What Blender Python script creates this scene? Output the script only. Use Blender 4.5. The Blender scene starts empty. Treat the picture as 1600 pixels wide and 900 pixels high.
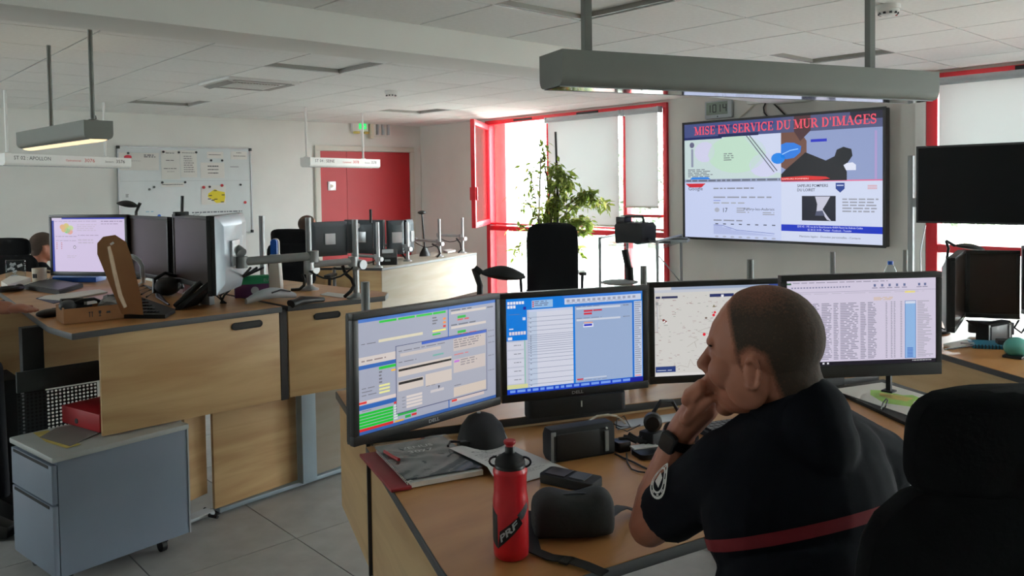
import bpy, bmesh, math, random
from mathutils import Vector, Matrix

SC = bpy.context.scene
COL = SC.collection
random.seed(7)
PI = math.pi
# ------------------------------------------------------------------ camera
FL, CY, H = 1262.75, 334.39, 1.5625
YAW, PITCH, ROLL = (math.radians(a) for a in (47.7227, -2.0167, -0.8558))
_f = Vector((math.cos(YAW) * math.cos(PITCH), math.sin(YAW) * math.cos(PITCH), math.sin(PITCH)))
_r = Vector((math.sin(YAW), -math.cos(YAW), 0)); _u = _r.cross(_f)
CR = _r * math.cos(ROLL) + _u * math.sin(ROLL)
CU = -_r * math.sin(ROLL) + _u * math.cos(ROLL)
CF = _f
EYE = Vector((0, 0, H))
cam_d = bpy.data.cameras.new('camera'); cam = bpy.data.objects.new('camera', cam_d); COL.objects.link(cam)
m3 = Matrix((CR, CU, -CF)).transposed()
cam.matrix_world = Matrix.Translation(EYE) @ m3.to_4x4()
cam_d.sensor_width = 36; cam_d.lens = 36 * FL / 1600; cam_d.shift_y = (CY - 450) / 1600
cam_d.clip_start = 0.05; cam_d.clip_end = 300
SC.camera = cam
# ------------------------------------------------------------------ sky, exposure
w = bpy.data.worlds.new('overcast_sky'); SC.world = w; w.use_nodes = True
bg = w.node_tree.nodes['Background']
bg.inputs['Color'].default_value = (0.87, 0.97, 1.0, 1); bg.inputs['Strength'].default_value = 21.5
vs = SC.view_settings
vs.view_transform = 'Standard'; vs.look = 'None'; vs.exposure = 0.0; vs.gamma = 1.0; vs.use_curve_mapping = False
SC.cycles.max_bounces = 10; SC.cycles.diffuse_bounces = 6; SC.cycles.glossy_bounces = 4
SC.cycles.transparent_max_bounces = 12; SC.cycles.sample_clamp_indirect = 6
SC.cycles.use_denoising = True
SC.cycles.caustics_reflective = False; SC.cycles.caustics_refractive = False

def portal(name, loc, sy, sz, ry=PI / 2):
    l = bpy.data.lights.new(name, 'AREA'); l.shape = 'RECTANGLE'; l.size = sz; l.size_y = sy
    l.cycles.is_portal = True
    o = bpy.data.objects.new(name, l); COL.objects.link(o); o.location = loc
    o.rotation_euler = (0, ry, 0)
portal('window_portal', (6.9, 6.42, 1.2), 2.8, 2.3)
portal('window_portal', (6.9, -0.2, 1.2), 5.3, 2.3)
portal('window_portal', (-4.15, 8.0, 1.85), 2.0, 1.0, -PI / 2)  # daylight portal of the added, unseen left-wall window

# ------------------------------------------------------------------ pixel rays -> points in the room
def ray(x, y): return CF + CR * ((x - 800) / FL) - CU * ((y - CY) / FL)
def Z(x, y, z): d = ray(x, y); return EYE + d * ((z - H) / d.z)
def D(x, y, t): return EYE + ray(x, y) * t
def PXP(x, y, X): d = ray(x, y); return EYE + d * (X / d.x)
def PYP(x, y, Y): d = ray(x, y); return EYE + d * (Y / d.y)
def proj(P): c = Vector(P) - EYE; k = c.dot(CF); return 800 + FL * c.dot(CR) / k, CY - FL * c.dot(CU) / k
def dep(P): return (Vector(P) - EYE).dot(CF)
RH = Vector((_r.x, _r.y, 0)); FH = Vector((math.cos(YAW), math.sin(YAW), 0)); UP = Vector((0, 0, 1))

# ------------------------------------------------------------------ materials
def lin(c):
    c = c / 255.0
    return c / 12.92 if c <= 0.04045 else ((c + 0.055) / 1.055) ** 2.4
def rgb(t): return (lin(t[0]), lin(t[1]), lin(t[2]), 1)
MATS = {}
def mat(name, col, rough=0.6, metal=0.0, spec=0.5, vary=0.0, scale=8.0, bump=0.0, stretch=(1, 1, 1), emit=0.0, coat=0.0):
    """procedural principled material: base colour broken up by object-space noise"""
    m = bpy.data.materials.new(name); m.use_nodes = True
    nt = m.node_tree; b = nt.nodes['Principled BSDF']
    b.inputs['Base Color'].default_value = rgb(col)
    b.inputs['Roughness'].default_value = rough; b.inputs['Metallic'].default_value = metal
    b.inputs['Specular IOR Level'].default_value = spec; b.inputs['Coat Weight'].default_value = coat
    if emit:
        b.inputs['Emission Color'].default_value = rgb(col); b.inputs['Emission Strength'].default_value = emit
    if vary or bump:
        tc = nt.nodes.new('ShaderNodeTexCoord'); mp = nt.nodes.new('ShaderNodeMapping')
        mp.inputs['Scale'].default_value = stretch
        nz = nt.nodes.new('ShaderNodeTexNoise'); nz.inputs['Scale'].default_value = scale; nz.inputs['Detail'].default_value = 4
        nt.links.new(tc.outputs['Object'], mp.inputs[0]); nt.links.new(mp.outputs[0], nz.inputs['Vector'])
        if vary:
            rp = nt.nodes.new('ShaderNodeValToRGB')
            c = rgb(col)
            rp.color_ramp.elements[0].position = 0.3; rp.color_ramp.elements[1].position = 0.7
            rp.color_ramp.elements[0].color = tuple(v * (1 - vary) for v in c[:3]) + (1,)
            rp.color_ramp.elements[1].color = tuple(min(1, v * (1 + vary)) for v in c[:3]) + (1,)
            nt.links.new(nz.outputs[0], rp.inputs[0]); nt.links.new(rp.outputs[0], b.inputs['Base Color'])
        if bump:
            bp = nt.nodes.new('ShaderNodeBump'); bp.inputs['Strength'].default_value = bump; bp.inputs['Distance'].default_value = 0.004
            nt.links.new(nz.outputs[0], bp.inputs['Height']); nt.links.new(bp.outputs[0], b.inputs['Normal'])
    MATS[name] = m
    return m
def wood(name, a, b_, stretch, rough=0.45):
    m = mat(name, a, rough); nt = m.node_tree; b = nt.nodes['Principled BSDF']
    tc = nt.nodes.new('ShaderNodeTexCoord'); mp = nt.nodes.new('ShaderNodeMapping'); mp.inputs['Scale'].default_value = stretch
    nz = nt.nodes.new('ShaderNodeTexNoise'); nz.inputs['Scale'].default_value = 2.2; nz.inputs['Detail'].default_value = 6; nz.inputs['Distortion'].default_value = 0.6
    rp = nt.nodes.new('ShaderNodeValToRGB'); rp.color_ramp.elements[0].color = rgb(b_); rp.color_ramp.elements[1].color = rgb(a)
    rp.color_ramp.elements[0].position = 0.32; rp.color_ramp.elements[1].position = 0.6
    nt.links.new(tc.outputs['Object'], mp.inputs[0]); nt.links.new(mp.outputs[0], nz.inputs['Vector'])
    nt.links.new(nz.outputs[0], rp.inputs[0]); nt.links.new(rp.outputs[0], b.inputs['Base Color'])
    return m
def leafmat(name, col, *a, **k):
    m = mat(name, col, *a, **k); nt = m.node_tree; b = nt.nodes['Principled BSDF']; out = nt.nodes['Material Output']
    tr_ = nt.nodes.new('ShaderNodeBsdfTranslucent'); c = rgb(col); tr_.inputs[0].default_value = (min(1, c[0] * 1.5), min(1, c[1] * 1.6), c[2] * 1.1, 1)
    ad = nt.nodes.new('ShaderNodeMixShader'); ad.inputs[0].default_value = 0.55
    nt.links.new(b.outputs[0], ad.inputs[1]); nt.links.new(tr_.outputs[0], ad.inputs[2]); nt.links.new(ad.outputs[0], out.inputs[0])
    return m
M_WALL = mat('painted_wall', (224, 224, 219), 0.85, vary=0.03, scale=3)
M_WALL_SHADE = mat('shaded_wall_paint', (214, 211, 204), 0.85, vary=0.03, scale=3)  # browner copy of the wall paint: shade on the window wall put into colour
M_CEIL = mat('ceiling_tile_white', (236, 237, 234), 0.9, vary=0.03, scale=40, bump=0.05)
M_GRID = mat('ceiling_grid_enamel', (176, 178, 176), 0.24, metal=0.7, vary=0.02)
M_BEAM = mat('beam_plaster', (230, 231, 226), 0.85, vary=0.02, scale=3)
M_FLOOR = mat('grey_floor_tile', (180, 180, 178), 0.5, vary=0.1, scale=9, bump=0.03)
M_JOINT = mat('dark_floor_joint', (24, 24, 24), 0.9, vary=0.05)
M_RED = mat('red_window_enamel', (196, 24, 38), 0.4, vary=0.03)
M_DOOR = mat('red_door_paint', (166, 12, 24), 0.5, vary=0.04, scale=2)
M_WHITE = mat('white_paint', (226, 226, 220), 0.5, vary=0.02)
M_OFFW = mat('offwhite_frame_paint', (206, 203, 192), 0.6, vary=0.02)
M_BEECH = wood('beech_laminate', (203, 170, 124), (178, 141, 96), (0.6, 0.6, 5.0))
M_TOP = wood('beech_worktop', (184, 132, 78), (166, 114, 63), (0.8, 4.5, 2.0), 0.38)
M_PALE = wood('pale_beech_panel', (160, 152, 140), (150, 141, 127), (0.7, 0.7, 5.0), 0.9)
M_PALE.node_tree.nodes['Principled BSDF'].inputs['Specular IOR Level'].default_value = 0.1
M_EDGE = mat('grey_edging', (66, 67, 69), 0.5, vary=0.05)
M_GAP = mat('dark_gap_profile', (26, 20, 18), 0.6, vary=0.05)
M_STEEL = mat('blue_grey_steel', (142, 156, 164), 0.45, metal=0.2, vary=0.04)
M_PED = mat('blue_grey_pedestal_enamel', (128, 140, 156), 0.5, vary=0.04, scale=4)
M_PEDTOP = mat('pale_grey_pedestal_top', (176, 180, 178), 0.5, vary=0.03)
M_ALU = mat('brushed_aluminium', (176, 178, 180), 0.35, metal=0.75, vary=0.05, scale=30, stretch=(1, 1, 0.1))
M_ALUG = mat('grey_painted_aluminium', (140, 143, 143), 0.45, metal=0.25, vary=0.04)
M_LUM = mat('luminaire_grey_enamel', (108, 111, 105), 0.5, metal=0.1, vary=0.02)
M_LUMW = mat('luminaire_white_enamel', (226, 226, 222), 0.5, vary=0.02)
M_MIRROR = mat('mirror_louvre', (215, 215, 215), 0.06, metal=1.0, vary=0.01)
M_BLK = mat('black_plastic', (16, 16, 17), 0.42, vary=0.1, scale=20)
M_BLKM = mat('black_matt_plastic', (22, 22, 24), 0.7, vary=0.1, scale=20)
M_FAB = mat('black_chair_fabric', (11, 11, 13), 0.95, spec=0.2, vary=0.2, scale=120, bump=0.15)
M_SHELL = mat('charcoal_monitor_shell', (62, 70, 76), 0.45, vary=0.04)
M_SILV = mat('silver_monitor_shell', (176, 186, 196), 0.35, metal=0.3, vary=0.04)
M_OFF = mat('dark_monitor_glass', (58, 48, 45), 0.3, spec=0.2, vary=0.1, scale=3)  # brown base colour stands in for the room reflected in the dark screens
M_TVOFF = mat('black_tv_glass', (10, 10, 11), 0.45, spec=0.12, vary=0.1, scale=3)
M_PAPER = mat('white_paper', (216, 214, 208), 0.8, vary=0.02)
M_INK = mat('printed_ink', (52, 52, 56), 0.8, vary=0.05)
M_INKR = mat('red_print', (196, 62, 62), 0.8, vary=0.05)
M_CARD = mat('brown_cardboard', (150, 106, 68), 0.85, vary=0.06, scale=14)
M_CARDI = mat('torn_cardboard_edge', (186, 164, 140), 0.9, vary=0.08, scale=50)
M_SKIN = mat('skin', (172, 110, 86), 0.5, vary=0.08, scale=14, bump=0.05)
M_HAIR = mat('short_brown_hair', (58, 46, 38), 0.85, vary=0.35, scale=160, bump=0.5)
def cropped_hair():
    m = mat('cropped_hair', (74, 58, 47), 0.9); nt = m.node_tree; b = nt.nodes['Principled BSDF']
    at = nt.nodes.new('ShaderNodeAttribute'); at.attribute_name = 'Density'
    tc = nt.nodes.new('ShaderNodeTexCoord'); nz = nt.nodes.new('ShaderNodeTexNoise'); nz.inputs['Scale'].default_value = 260; nz.inputs['Detail'].default_value = 3
    nt.links.new(tc.outputs['Object'], nz.inputs['Vector'])
    ma = nt.nodes.new('ShaderNodeMath'); ma.operation = 'MULTIPLY_ADD'; ma.inputs[1].default_value = 0.7; ma.inputs[2].default_value = -0.35
    nt.links.new(nz.outputs[0], ma.inputs[0])
    ad = nt.nodes.new('ShaderNodeMath'); ad.operation = 'ADD'; ad.use_clamp = True
    nt.links.new(ma.outputs[0], ad.inputs[0]); nt.links.new(at.outputs['Fac'], ad.inputs[1])
    rp = nt.nodes.new('ShaderNodeValToRGB'); rp.color_ramp.elements[0].color = rgb((172, 110, 86)); rp.color_ramp.elements[1].color = rgb((66, 52, 43))
    nt.links.new(ad.outputs[0], rp.inputs[0]); nt.links.new(rp.outputs[0], b.inputs['Base Color'])
    bp = nt.nodes.new('ShaderNodeBump'); bp.inputs['Strength'].default_value = 0.4; bp.inputs['Distance'].default_value = 0.002
    nt.links.new(nz.outputs[0], bp.inputs['Height']); nt.links.new(bp.outputs[0], b.inputs['Normal'])
    return m
M_CROP = cropped_hair()
M_SHIRT = mat('navy_polo_cotton', (12, 14, 21), 0.95, spec=0.2, vary=0.15, scale=60, bump=0.1)
M_TROUS = mat('navy_trousers', (18, 20, 28), 0.95, vary=0.1, scale=60)
M_BAND = mat('red_shirt_band', (112, 16, 25), 0.85, vary=0.06, scale=60)
M_BOTR = mat('translucent_red_bottle', (200, 22, 34), 0.35, vary=0.03)
M_BLUE = mat('blue_plastic', (20, 92, 190), 0.35, vary=0.04)
M_TEAL = mat('teal_plastic', (80, 160, 150), 0.4, vary=0.05)
M_GREEN = mat('green_print', (20, 130, 84), 0.6, vary=0.03)
M_PURP = mat('purple_print', (82, 32, 84), 0.6, vary=0.03)
M_REDP = mat('red_plastic', (172, 22, 30), 0.5, vary=0.05)
M_MUG = mat('cream_ceramic', (214, 202, 182), 0.35, vary=0.02)
M_LGREY = mat('light_grey_plastic', (178, 184, 188), 0.4, vary=0.03)
M_CREAM = mat('cream_rail', (210, 200, 180), 0.5, vary=0.03)
M_YEL = mat('yellow_print', (220, 200, 40), 0.7, vary=0.03)
M_LIME = mat('lime_print', (150, 190, 90), 0.7, vary=0.1, scale=30)
M_OCH = mat('ochre_print', (196, 176, 92), 0.7, vary=0.15, scale=40)
M_LAMPON = mat('lit_diffuser', (255, 226, 180), 0.5, emit=1.15)
M_EXIT = mat('green_exit_light', (30, 220, 110), 0.5, emit=0.8)
M_LCD = mat('clock_lcd', (120, 134, 120), 0.4, vary=0.02)
M_TROFF = mat('troffer_reflector_grey', (150, 147, 142), 0.45, vary=0.03)
M_LEAFA = leafmat('ficus_leaf_green', (112, 126, 62), 0.5, vary=0.25, scale=20)
M_LEAFB = leafmat('ficus_leaf_variegated', (200, 202, 142), 0.5, vary=0.3, scale=30)
M_STEM = mat('plant_stem', (82, 66, 46), 0.8, vary=0.1)
M_POT = mat('terracotta_pot', (120, 70, 50), 0.8, vary=0.08)
M_SOIL = mat('potting_soil', (44, 34, 26), 1.0, vary=0.3, scale=60)
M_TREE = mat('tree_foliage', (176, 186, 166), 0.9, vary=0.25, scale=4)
M_HEDGE = mat('hedge_leaves', (38, 56, 32), 0.9, vary=0.3, scale=12)
M_BARK = mat('tree_bark', (170, 160, 146), 0.95, vary=0.2)
M_LAWN = mat('pale_gravel_and_lawn', (222, 225, 215), 0.95, vary=0.2, scale=0.3)
M_PINK = mat('glare_pink_reveal', (255, 240, 242), 0.7, vary=0.03)  # near-white pink: glare on the red reveal put into the colour
M_PERF = mat('perforated_sheet', (44, 48, 50), 0.6, metal=0.2, vary=0.05)
# thin window glass: mostly clear with a faint mirror
def glass(name, mixv=0.06, tint=(1, 1, 1, 1)):
    m = bpy.data.materials.new(name); m.use_nodes = True; nt = m.node_tree
    nt.nodes.remove(nt.nodes['Principled BSDF'])
    t = nt.nodes.new('ShaderNodeBsdfTransparent'); t.inputs[0].default_value = tint
    g = nt.nodes.new('ShaderNodeBsdfGlossy'); g.inputs['Roughness'].default_value = 0.03
    lf = nt.nodes.new('ShaderNodeLayerWeight'); lf.inputs[0].default_value = 0.5
    pw = nt.nodes.new('ShaderNodeMath'); pw.operation = 'POWER'; pw.inputs[1].default_value = 4.0
    lw = nt.nodes.new('ShaderNodeMath'); lw.operation = 'MULTIPLY_ADD'; lw.inputs[1].default_value = 0.55; lw.inputs[2].default_value = 0.03
    nt.links.new(lf.outputs['Facing'], pw.inputs[0]); nt.links.new(pw.outputs[0], lw.inputs[0])
    mx = nt.nodes.new('ShaderNodeMixShader')
    nt.links.new(lw.outputs[0], mx.inputs[0]); nt.links.new(t.outputs[0], mx.inputs[1]); nt.links.new(g.outputs[0], mx.inputs[2])
    nt.links.new(mx.outputs[0], nt.nodes['Material Output'].inputs[0])
    return m
M_GLASS = glass('window_glass')
M_CLEAR = glass('clear_plastic', tint=(0.8, 0.86, 0.88, 1))
def blind(name, clear, white, tint):
    m = bpy.data.materials.new(name); m.use_nodes = True; nt = m.node_tree
    nt.nodes.remove(nt.nodes['Principled BSDF'])
    t = nt.nodes.new('ShaderNodeBsdfTransparent'); t.inputs[0].default_value = (clear, clear, clear, 1)
    d = nt.nodes.new('ShaderNodeBsdfTranslucent'); d.inputs[0].default_value = (white * tint[0], white * tint[1], white * tint[2], 1)
    e = nt.nodes.new('ShaderNodeBsdfDiffuse'); e.inputs[0].default_value = (0.3, 0.3, 0.3, 1)
    a = nt.nodes.new('ShaderNodeAddShader'); b = nt.nodes.new('ShaderNodeAddShader')
    nt.links.new(t.outputs[0], a.inputs[0]); nt.links.new(d.outputs[0], a.inputs[1])
    nt.links.new(a.outputs[0], b.inputs[0]); nt.links.new(e.outputs[0], b.inputs[1])
    nt.links.new(b.outputs[0], nt.nodes['Material Output'].inputs[0])
    return m
M_BLIND = blind('screen_blind_fabric', 0.02, 0.20, (1, 1, 0.98))
# lit screen pictures: face colours drive a backlit panel
def screen_mat(name, k):
    m = bpy.data.materials.new(name); m.use_nodes = True; nt = m.node_tree; b = nt.nodes['Principled BSDF']
    b.inputs['Base Color'].default_value = (0.01, 0.01, 0.01, 1); b.inputs['Roughness'].default_value = 0.3; b.inputs['Specular IOR Level'].default_value = 0.2
    a = nt.nodes.new('ShaderNodeVertexColor'); a.layer_name = 'Col'
    nt.links.new(a.outputs[0], b.inputs['Emission Color']); b.inputs['Emission Strength'].default_value = k
    return m
M_SCR = screen_mat('lit_screen', 1.0)
def print_mat(name):
    m = bpy.data.materials.new(name); m.use_nodes = True; nt = m.node_tree; b = nt.nodes['Principled BSDF']
    b.inputs['Roughness'].default_value = 0.7
    a = nt.nodes.new('ShaderNodeVertexColor'); a.layer_name = 'Col'
    nt.links.new(a.outputs[0], b.inputs['Base Color'])
    return m
M_PRINT = print_mat('flat_print')

# ------------------------------------------------------------------ mesh builder
class MB:
    def __init__(s, M=None): s.bm = bmesh.new(); s.M = M; s.mi = 0
    def v(s, p):
        p = Vector(p)
        return s.bm.verts.new(s.M @ p if s.M else p)
    def f(s, vs):
        try:
            fc = s.bm.faces.new(vs); fc.material_index = s.mi; return fc
        except ValueError: return None
    def quad(s, *ps): s.f([s.v(p) for p in ps]); return s
    def box(s, c, d, rz=0, R=None):
        c = Vector(c); R = R or Matrix.Rotation(rz, 3, 'Z')
        vs = [s.v(c + R @ Vector((x * d[0] / 2, y * d[1] / 2, z * d[2] / 2))) for x in (-1, 1) for y in (-1, 1) for z in (-1, 1)]
        for q in ((0, 1, 3, 2), (4, 6, 7, 5), (0, 4, 5, 1), (2, 3, 7, 6), (0, 2, 6, 4), (1, 5, 7, 3)): s.f([vs[i] for i in q])
        return s
    def box2(s, a, b): return s.box([(a[i] + b[i]) / 2 for i in range(3)], [abs(b[i] - a[i]) for i in range(3)])
    def prism(s, poly, z0, z1):
        A = [s.v((p[0], p[1], z0)) for p in poly]; B = [s.v((p[0], p[1], z1)) for p in poly]
        s.f(A[::-1]); s.f(B); n = len(poly)
        for i in range(n): s.f((A[i], A[(i + 1) % n], B[(i + 1) % n], B[i]))
        return s
    def slab(s, a, b, z0, z1, t):      # upright board between two ground points
        a = Vector(a[:2]); b = Vector(b[:2]); n = (b - a).orthogonal().normalized() * t / 2
        return s.prism([a + n, b + n, b - n, a - n], z0, z1)
    def loft(s, rings, cap=True, closed=False):
        rs = [[s.v(p) for p in r] for r in rings]; n = len(rs[0])
        for i in range(len(rs) - (0 if closed else 1)):
            A, B = rs[i], rs[(i + 1) % len(rs)]
            for k in range(n): s.f((A[k], A[(k + 1) % n], B[(k + 1) % n], B[k]))
        if cap and not closed: s.f(rs[0][::-1]); s.f(rs[-1])
        return s
    def tube(s, pts, r, n=8, cap=True, flat=1.0):
        pts = [Vector(p) for p in pts]; rings = []; side = None
        for i, p in enumerate(pts):
            t = (pts[min(i + 1, len(pts) - 1)] - pts[max(i - 1, 0)]).normalized()
            if side is None: side = t.orthogonal().normalized() if abs(t.z) > 0.95 else t.cross(UP).normalized()
            side = (side - t * side.dot(t)).normalized(); up = side.cross(t)
            rr = r[i] if isinstance(r, (list, tuple)) else r
            rings.append([p + side * rr * math.cos(2 * PI * k / n) + up * rr * flat * math.sin(2 * PI * k / n) for k in range(n)])
        return s.loft(rings, cap)
    def cyl(s, a, b, r, n=14, r2=None): return s.tube([a, b], [r, r if r2 is None else r2], n)
    def lathe(s, prof, o=(0, 0, 0), n=24, M=None):
        o = Vector(o); M = M or Matrix.Identity(3)
        rings = [[o + M @ Vector((r * math.cos(2 * PI * k / n), r * math.sin(2 * PI * k / n), z)) for k in range(n)] for r, z in prof]
        return s.loft(rings)
    def ell(s, c, rad, R=None, nu=16, nv=10):
        c = Vector(c); R = R or Matrix.Identity(3)
        rings = []
        for j in range(nv + 1):
            a = -PI / 2 + PI * (0.02 + 0.96 * j / nv)
            rings.append([c + R @ Vector((rad[0] * math.cos(a) * math.cos(2 * PI * k / nu), rad[1] * math.cos(a) * math.sin(2 * PI * k / nu), rad[2] * math.sin(a))) for k in range(nu)])
        return s.loft(rings)
    def cap(s, a, b, r0, r1, flat_end=False):    # tapered capsule
        a = Vector(a); b = Vector(b)
        s.tube([a, b], [r0, r1], 14); s.ell(a, (r0,) * 3, nu=14, nv=8)
        if not flat_end: s.ell(b, (r1,) * 3, nu=14, nv=8)
        return s
    def rbox(s, c, d, r, R=None, n=4):           # box with rounded vertical corners (round in local xy)
        c = Vector(c); R = R or Matrix.Identity(3); pts = []
        for sx, sy, a0 in ((1, 1, 0), (-1, 1, PI / 2), (-1, -1, PI), (1, -1, 1.5 * PI)):
            for k in range(n + 1):
                a = a0 + PI / 2 * k / n
                pts.append((sx * (d[0] / 2 - r) + r * math.cos(a), sy * (d[1] / 2 - r) + r * math.sin(a)))
        return s.loft([[c + R @ Vector((x, y, z * d[2] / 2)) for x, y in pts] for z in (-1, 1)])
    def build(s, name, m, parent=None, smooth=False, bevel=0, seg=2, world=False, rz=0, loc=None, fix=True):
        bm = s.bm
        if world and parent:
            o = parent; M = Matrix.Identity(4)
            while o: M = Matrix.Translation(o.location) @ o.rotation_euler.to_matrix().to_4x4() @ M; o = o.parent
            bmesh.ops.transform(bm, matrix=M.inverted(), verts=bm.verts)
        if fix: bmesh.ops.recalc_face_normals(bm, faces=bm.faces)
        if bevel:
            es = [e for e in bm.edges if len(e.link_faces) == 2 and e.calc_face_angle(0) > 0.6]
            bmesh.ops.bevel(bm, geom=es, offset=bevel, segments=seg, affect='EDGES', clamp_overlap=True, profile=0.6)
        if smooth or bevel:
            for fc in bm.faces: fc.smooth = True
            for e in bm.edges:
                if len(e.link_faces) == 2 and e.calc_face_angle(0) > (0.75 if smooth else 0.55): e.smooth = False
        me = bpy.data.meshes.new(name); bm.to_mesh(me); bm.free()
        for x in (m if isinstance(m, (list, tuple)) else [m]): me.materials.append(x)
        o = bpy.data.objects.new(name, me); COL.objects.link(o)
        if parent: o.parent = parent
        if loc is not None: o.location = loc
        o.rotation_euler = (0, 0, rz)
        return o
def tag(o, label=None, cat=None, group=None, kind=None):
    if label: o['label'] = label
    if cat: o['category'] = cat
    if group: o['group'] = group
    if kind: o['kind'] = kind
    return o
def thing(name, label, cat, loc=(0, 0, 0), rz=0, group=None):
    o = bpy.data.objects.new(name, None); COL.objects.link(o); o.location = loc; o.rotation_euler = (0, 0, rz)
    o.empty_display_size = 0.05
    return tag(o, label, cat, group)
def struct(name, loc=(0, 0, 0)):
    o = bpy.data.objects.new(name, None); COL.objects.link(o); o.location = loc; o['kind'] = 'structure'; return o
def copy_tree(o, parent=None):
    c = o.copy(); COL.objects.link(c)
    if parent: c.parent = parent
    for ch in [x for x in o.children]: copy_tree(ch, c)
    return c
def share(name, me, parent, loc, rz=0):
    o = bpy.data.objects.new(name, me); COL.objects.link(o); o.parent = parent; o.location = loc; o.rotation_euler = (0, 0, rz); return o
TEXTS = {}
def text_mesh(s, bold=0.0):
    k = (s, bold)
    if k in TEXTS: return TEXTS[k]
    cu = bpy.data.curves.new('lettering', 'FONT'); cu.body = s; cu.size = 1.0; cu.offset = bold; cu.resolution_u = 2
    o = bpy.data.objects.new('lettering', cu); COL.objects.link(o)
    dg = bpy.context.evaluated_depsgraph_get(); me = bpy.data.meshes.new_from_object(o.evaluated_get(dg))
    bpy.data.objects.remove(o); bpy.data.curves.remove(cu)
    vs_ = [tuple(v.co[:2]) for v in me.vertices]; fs = [tuple(p.vertices) for p in me.polygons]
    x0 = min(v[0] for v in vs_); x1 = max(v[0] for v in vs_)
    bpy.data.meshes.remove(me)
    TEXTS[k] = (vs_, fs, x0, x1)
    return TEXTS[k]
def text_part(s, parent, m, o, xd, yd, size, width=None, align='l', bold=0.0, name='lettering', n=None):
    """letters as a thin mesh at o (parent space), running along xd with up yd"""
    vs_, fs, x0, x1 = text_mesh(s, bold)
    xd = Vector(xd).normalized(); yd = Vector(yd).normalized(); o = Vector(o)
    kx = size if width is None else width / (x1 - x0)
    off = {'l': x0, 'c': (x0 + x1) / 2, 'r': x1}[align]
    me = bpy.data.meshes.new(name); me.from_pydata([o + xd * ((x - off) * kx) + yd * (y * size) for x, y in vs_], [], fs); me.materials.append(m)
    ob = bpy.data.objects.new(name, me); COL.objects.link(ob); ob.parent = parent
    return ob
class Pic:
    """flat picture (screen or print) on the local plane y=y0, x in [-W/2,W/2], z in [0,H]; u,v from top-left"""
    def __init__(s, W, Hh, y0=0.0, x0=0.0, z0=0.0, step=0.0002):
        s.W, s.H, s.y, s.x0, s.z0, s.step = W, Hh, y0, x0, z0, step; s.vs = []; s.fs = []; s.cs = []; s.l = 0; s.soft = 0
    def p(s, u, v): return (s.x0 + (u - 0.5) * s.W, s.y - s.l * s.step, s.z0 + (1 - v) * s.H)
    def poly(s, uv, col, l=None):
        if l is not None: s.l = l
        i = len(s.vs); s.vs += [s.p(u, v) for u, v in uv]; s.fs.append(tuple(range(i, i + len(uv)))[::-1]); s.cs.append(rgb(col)); return s
    def r(s, u0, v0, u1, v1, col, l=None): return s.poly([(u0, v0), (u1, v0), (u1, v1), (u0, v1)], col, l)
    def ell(s, u, v, a, b, col, l=None, n=14): return s.poly([(u + a * math.cos(2 * PI * k / n), v + b * math.sin(2 * PI * k / n)) for k in range(n)], col, l)
    def words(s, u0, v0, u1, v1, rows, col, l=None, fill=0.48, wl=0.05, ragged=0.3):
        if l is not None: s.l = l
        h = (v1 - v0) / rows; col = tuple(c + (200 - c) * s.soft for c in col)
        for i in range(rows):
            u = u0; end = u1 - random.random() * ragged * (u1 - u0)
            while u < end - 0.004:
                e = min(end, u + wl * random.uniform(0.4, 1.5)); s.r(u, v0 + h * i, e, v0 + h * (i + fill), col); u = e + wl * 0.22
        return s
    def line(s, pts, wd, col, l=None):
        if l is not None: s.l = l
        for (a, b), (c, d) in zip(pts[:-1], pts[1:]):
            du, dv = (c - a) * s.W, (d - b) * s.H; L = math.hypot(du, dv) or 1; nu, nv = -dv / L * wd / s.W / 2, du / L * wd / s.H / 2
            s.poly([(a + nu, b + nv), (c + nu, d + nv), (c - nu, d - nv), (a - nu, b - nv)], col)
        return s
    def text(s, t, u, v, size, col, l=None, width=None, align='l', bold=0.0):
        if l is not None: s.l = l
        vs_, fs, x0, x1 = text_mesh(t, bold); k = size * s.H; kx = k if width is None else width * s.W / (x1 - x0)
        off = {'l': x0, 'c': (x0 + x1) / 2, 'r': x1}[align]; i = len(s.vs); bx, by, bz = s.p(u, v)
        s.vs += [(bx + (x - off) * kx, by, bz + y * k) for x, y in vs_]
        for f in fs: s.fs.append(tuple(i + q for q in f)); s.cs.append(rgb(col))
        return s
    def build(s, name, parent, m=None):
        me = bpy.data.meshes.new(name); me.from_pydata(s.vs, [], s.fs)
        at = me.color_attributes.new('Col', 'FLOAT_COLOR', 'CORNER')
        i = 0; buf = []
        for f, c in zip(s.fs, s.cs): buf += list(c) * len(f)
        at.data.foreach_set('color', buf); me.materials.append(m or M_SCR)
        o = bpy.data.objects.new(name, me); COL.objects.link(o); o.parent = parent; return o
# ================================================================== THE SETTING
XW, YB, ZC = 6.73, 9.30, 2.41
# floor: raised-floor tiles with open dark joints
fl = MB().box2((-4, -4, -0.1), (XW + 0.1, YB + 0.1, -0.012)).build('floor', M_JOINT); fl['kind'] = 'structure'
tb = MB().box2((-0.2975, -0.2975, -0.012), (0.2975, 0.2975, 0)); tile_me = None
FX, FY = 1.067, 3.30
rest = MB()
for i in range(-9, 11):
    for j in range(-13, 11):
        x, y = FX + 0.6 * i - 0.3, FY + 0.6 * j - 0.3
        if x > XW - 0.1 or y > YB - 0.1: continue
        if -3 <= i <= 9 and -3 <= j <= 10:
            if tile_me is None:
                o = tb.build('floor_tile', M_FLOOR, fl, loc=(x, y, 0)); tile_me = o.data
            else: share('floor_tile', tile_me, fl, (x, y, 0))
        else: rest.box2((x - 0.2975, y - 0.2975, -0.012), (x + 0.2975, y + 0.2975, 0))
rest.build('floor_tile_field', M_FLOOR, fl)['kind'] = 'stuff'
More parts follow.
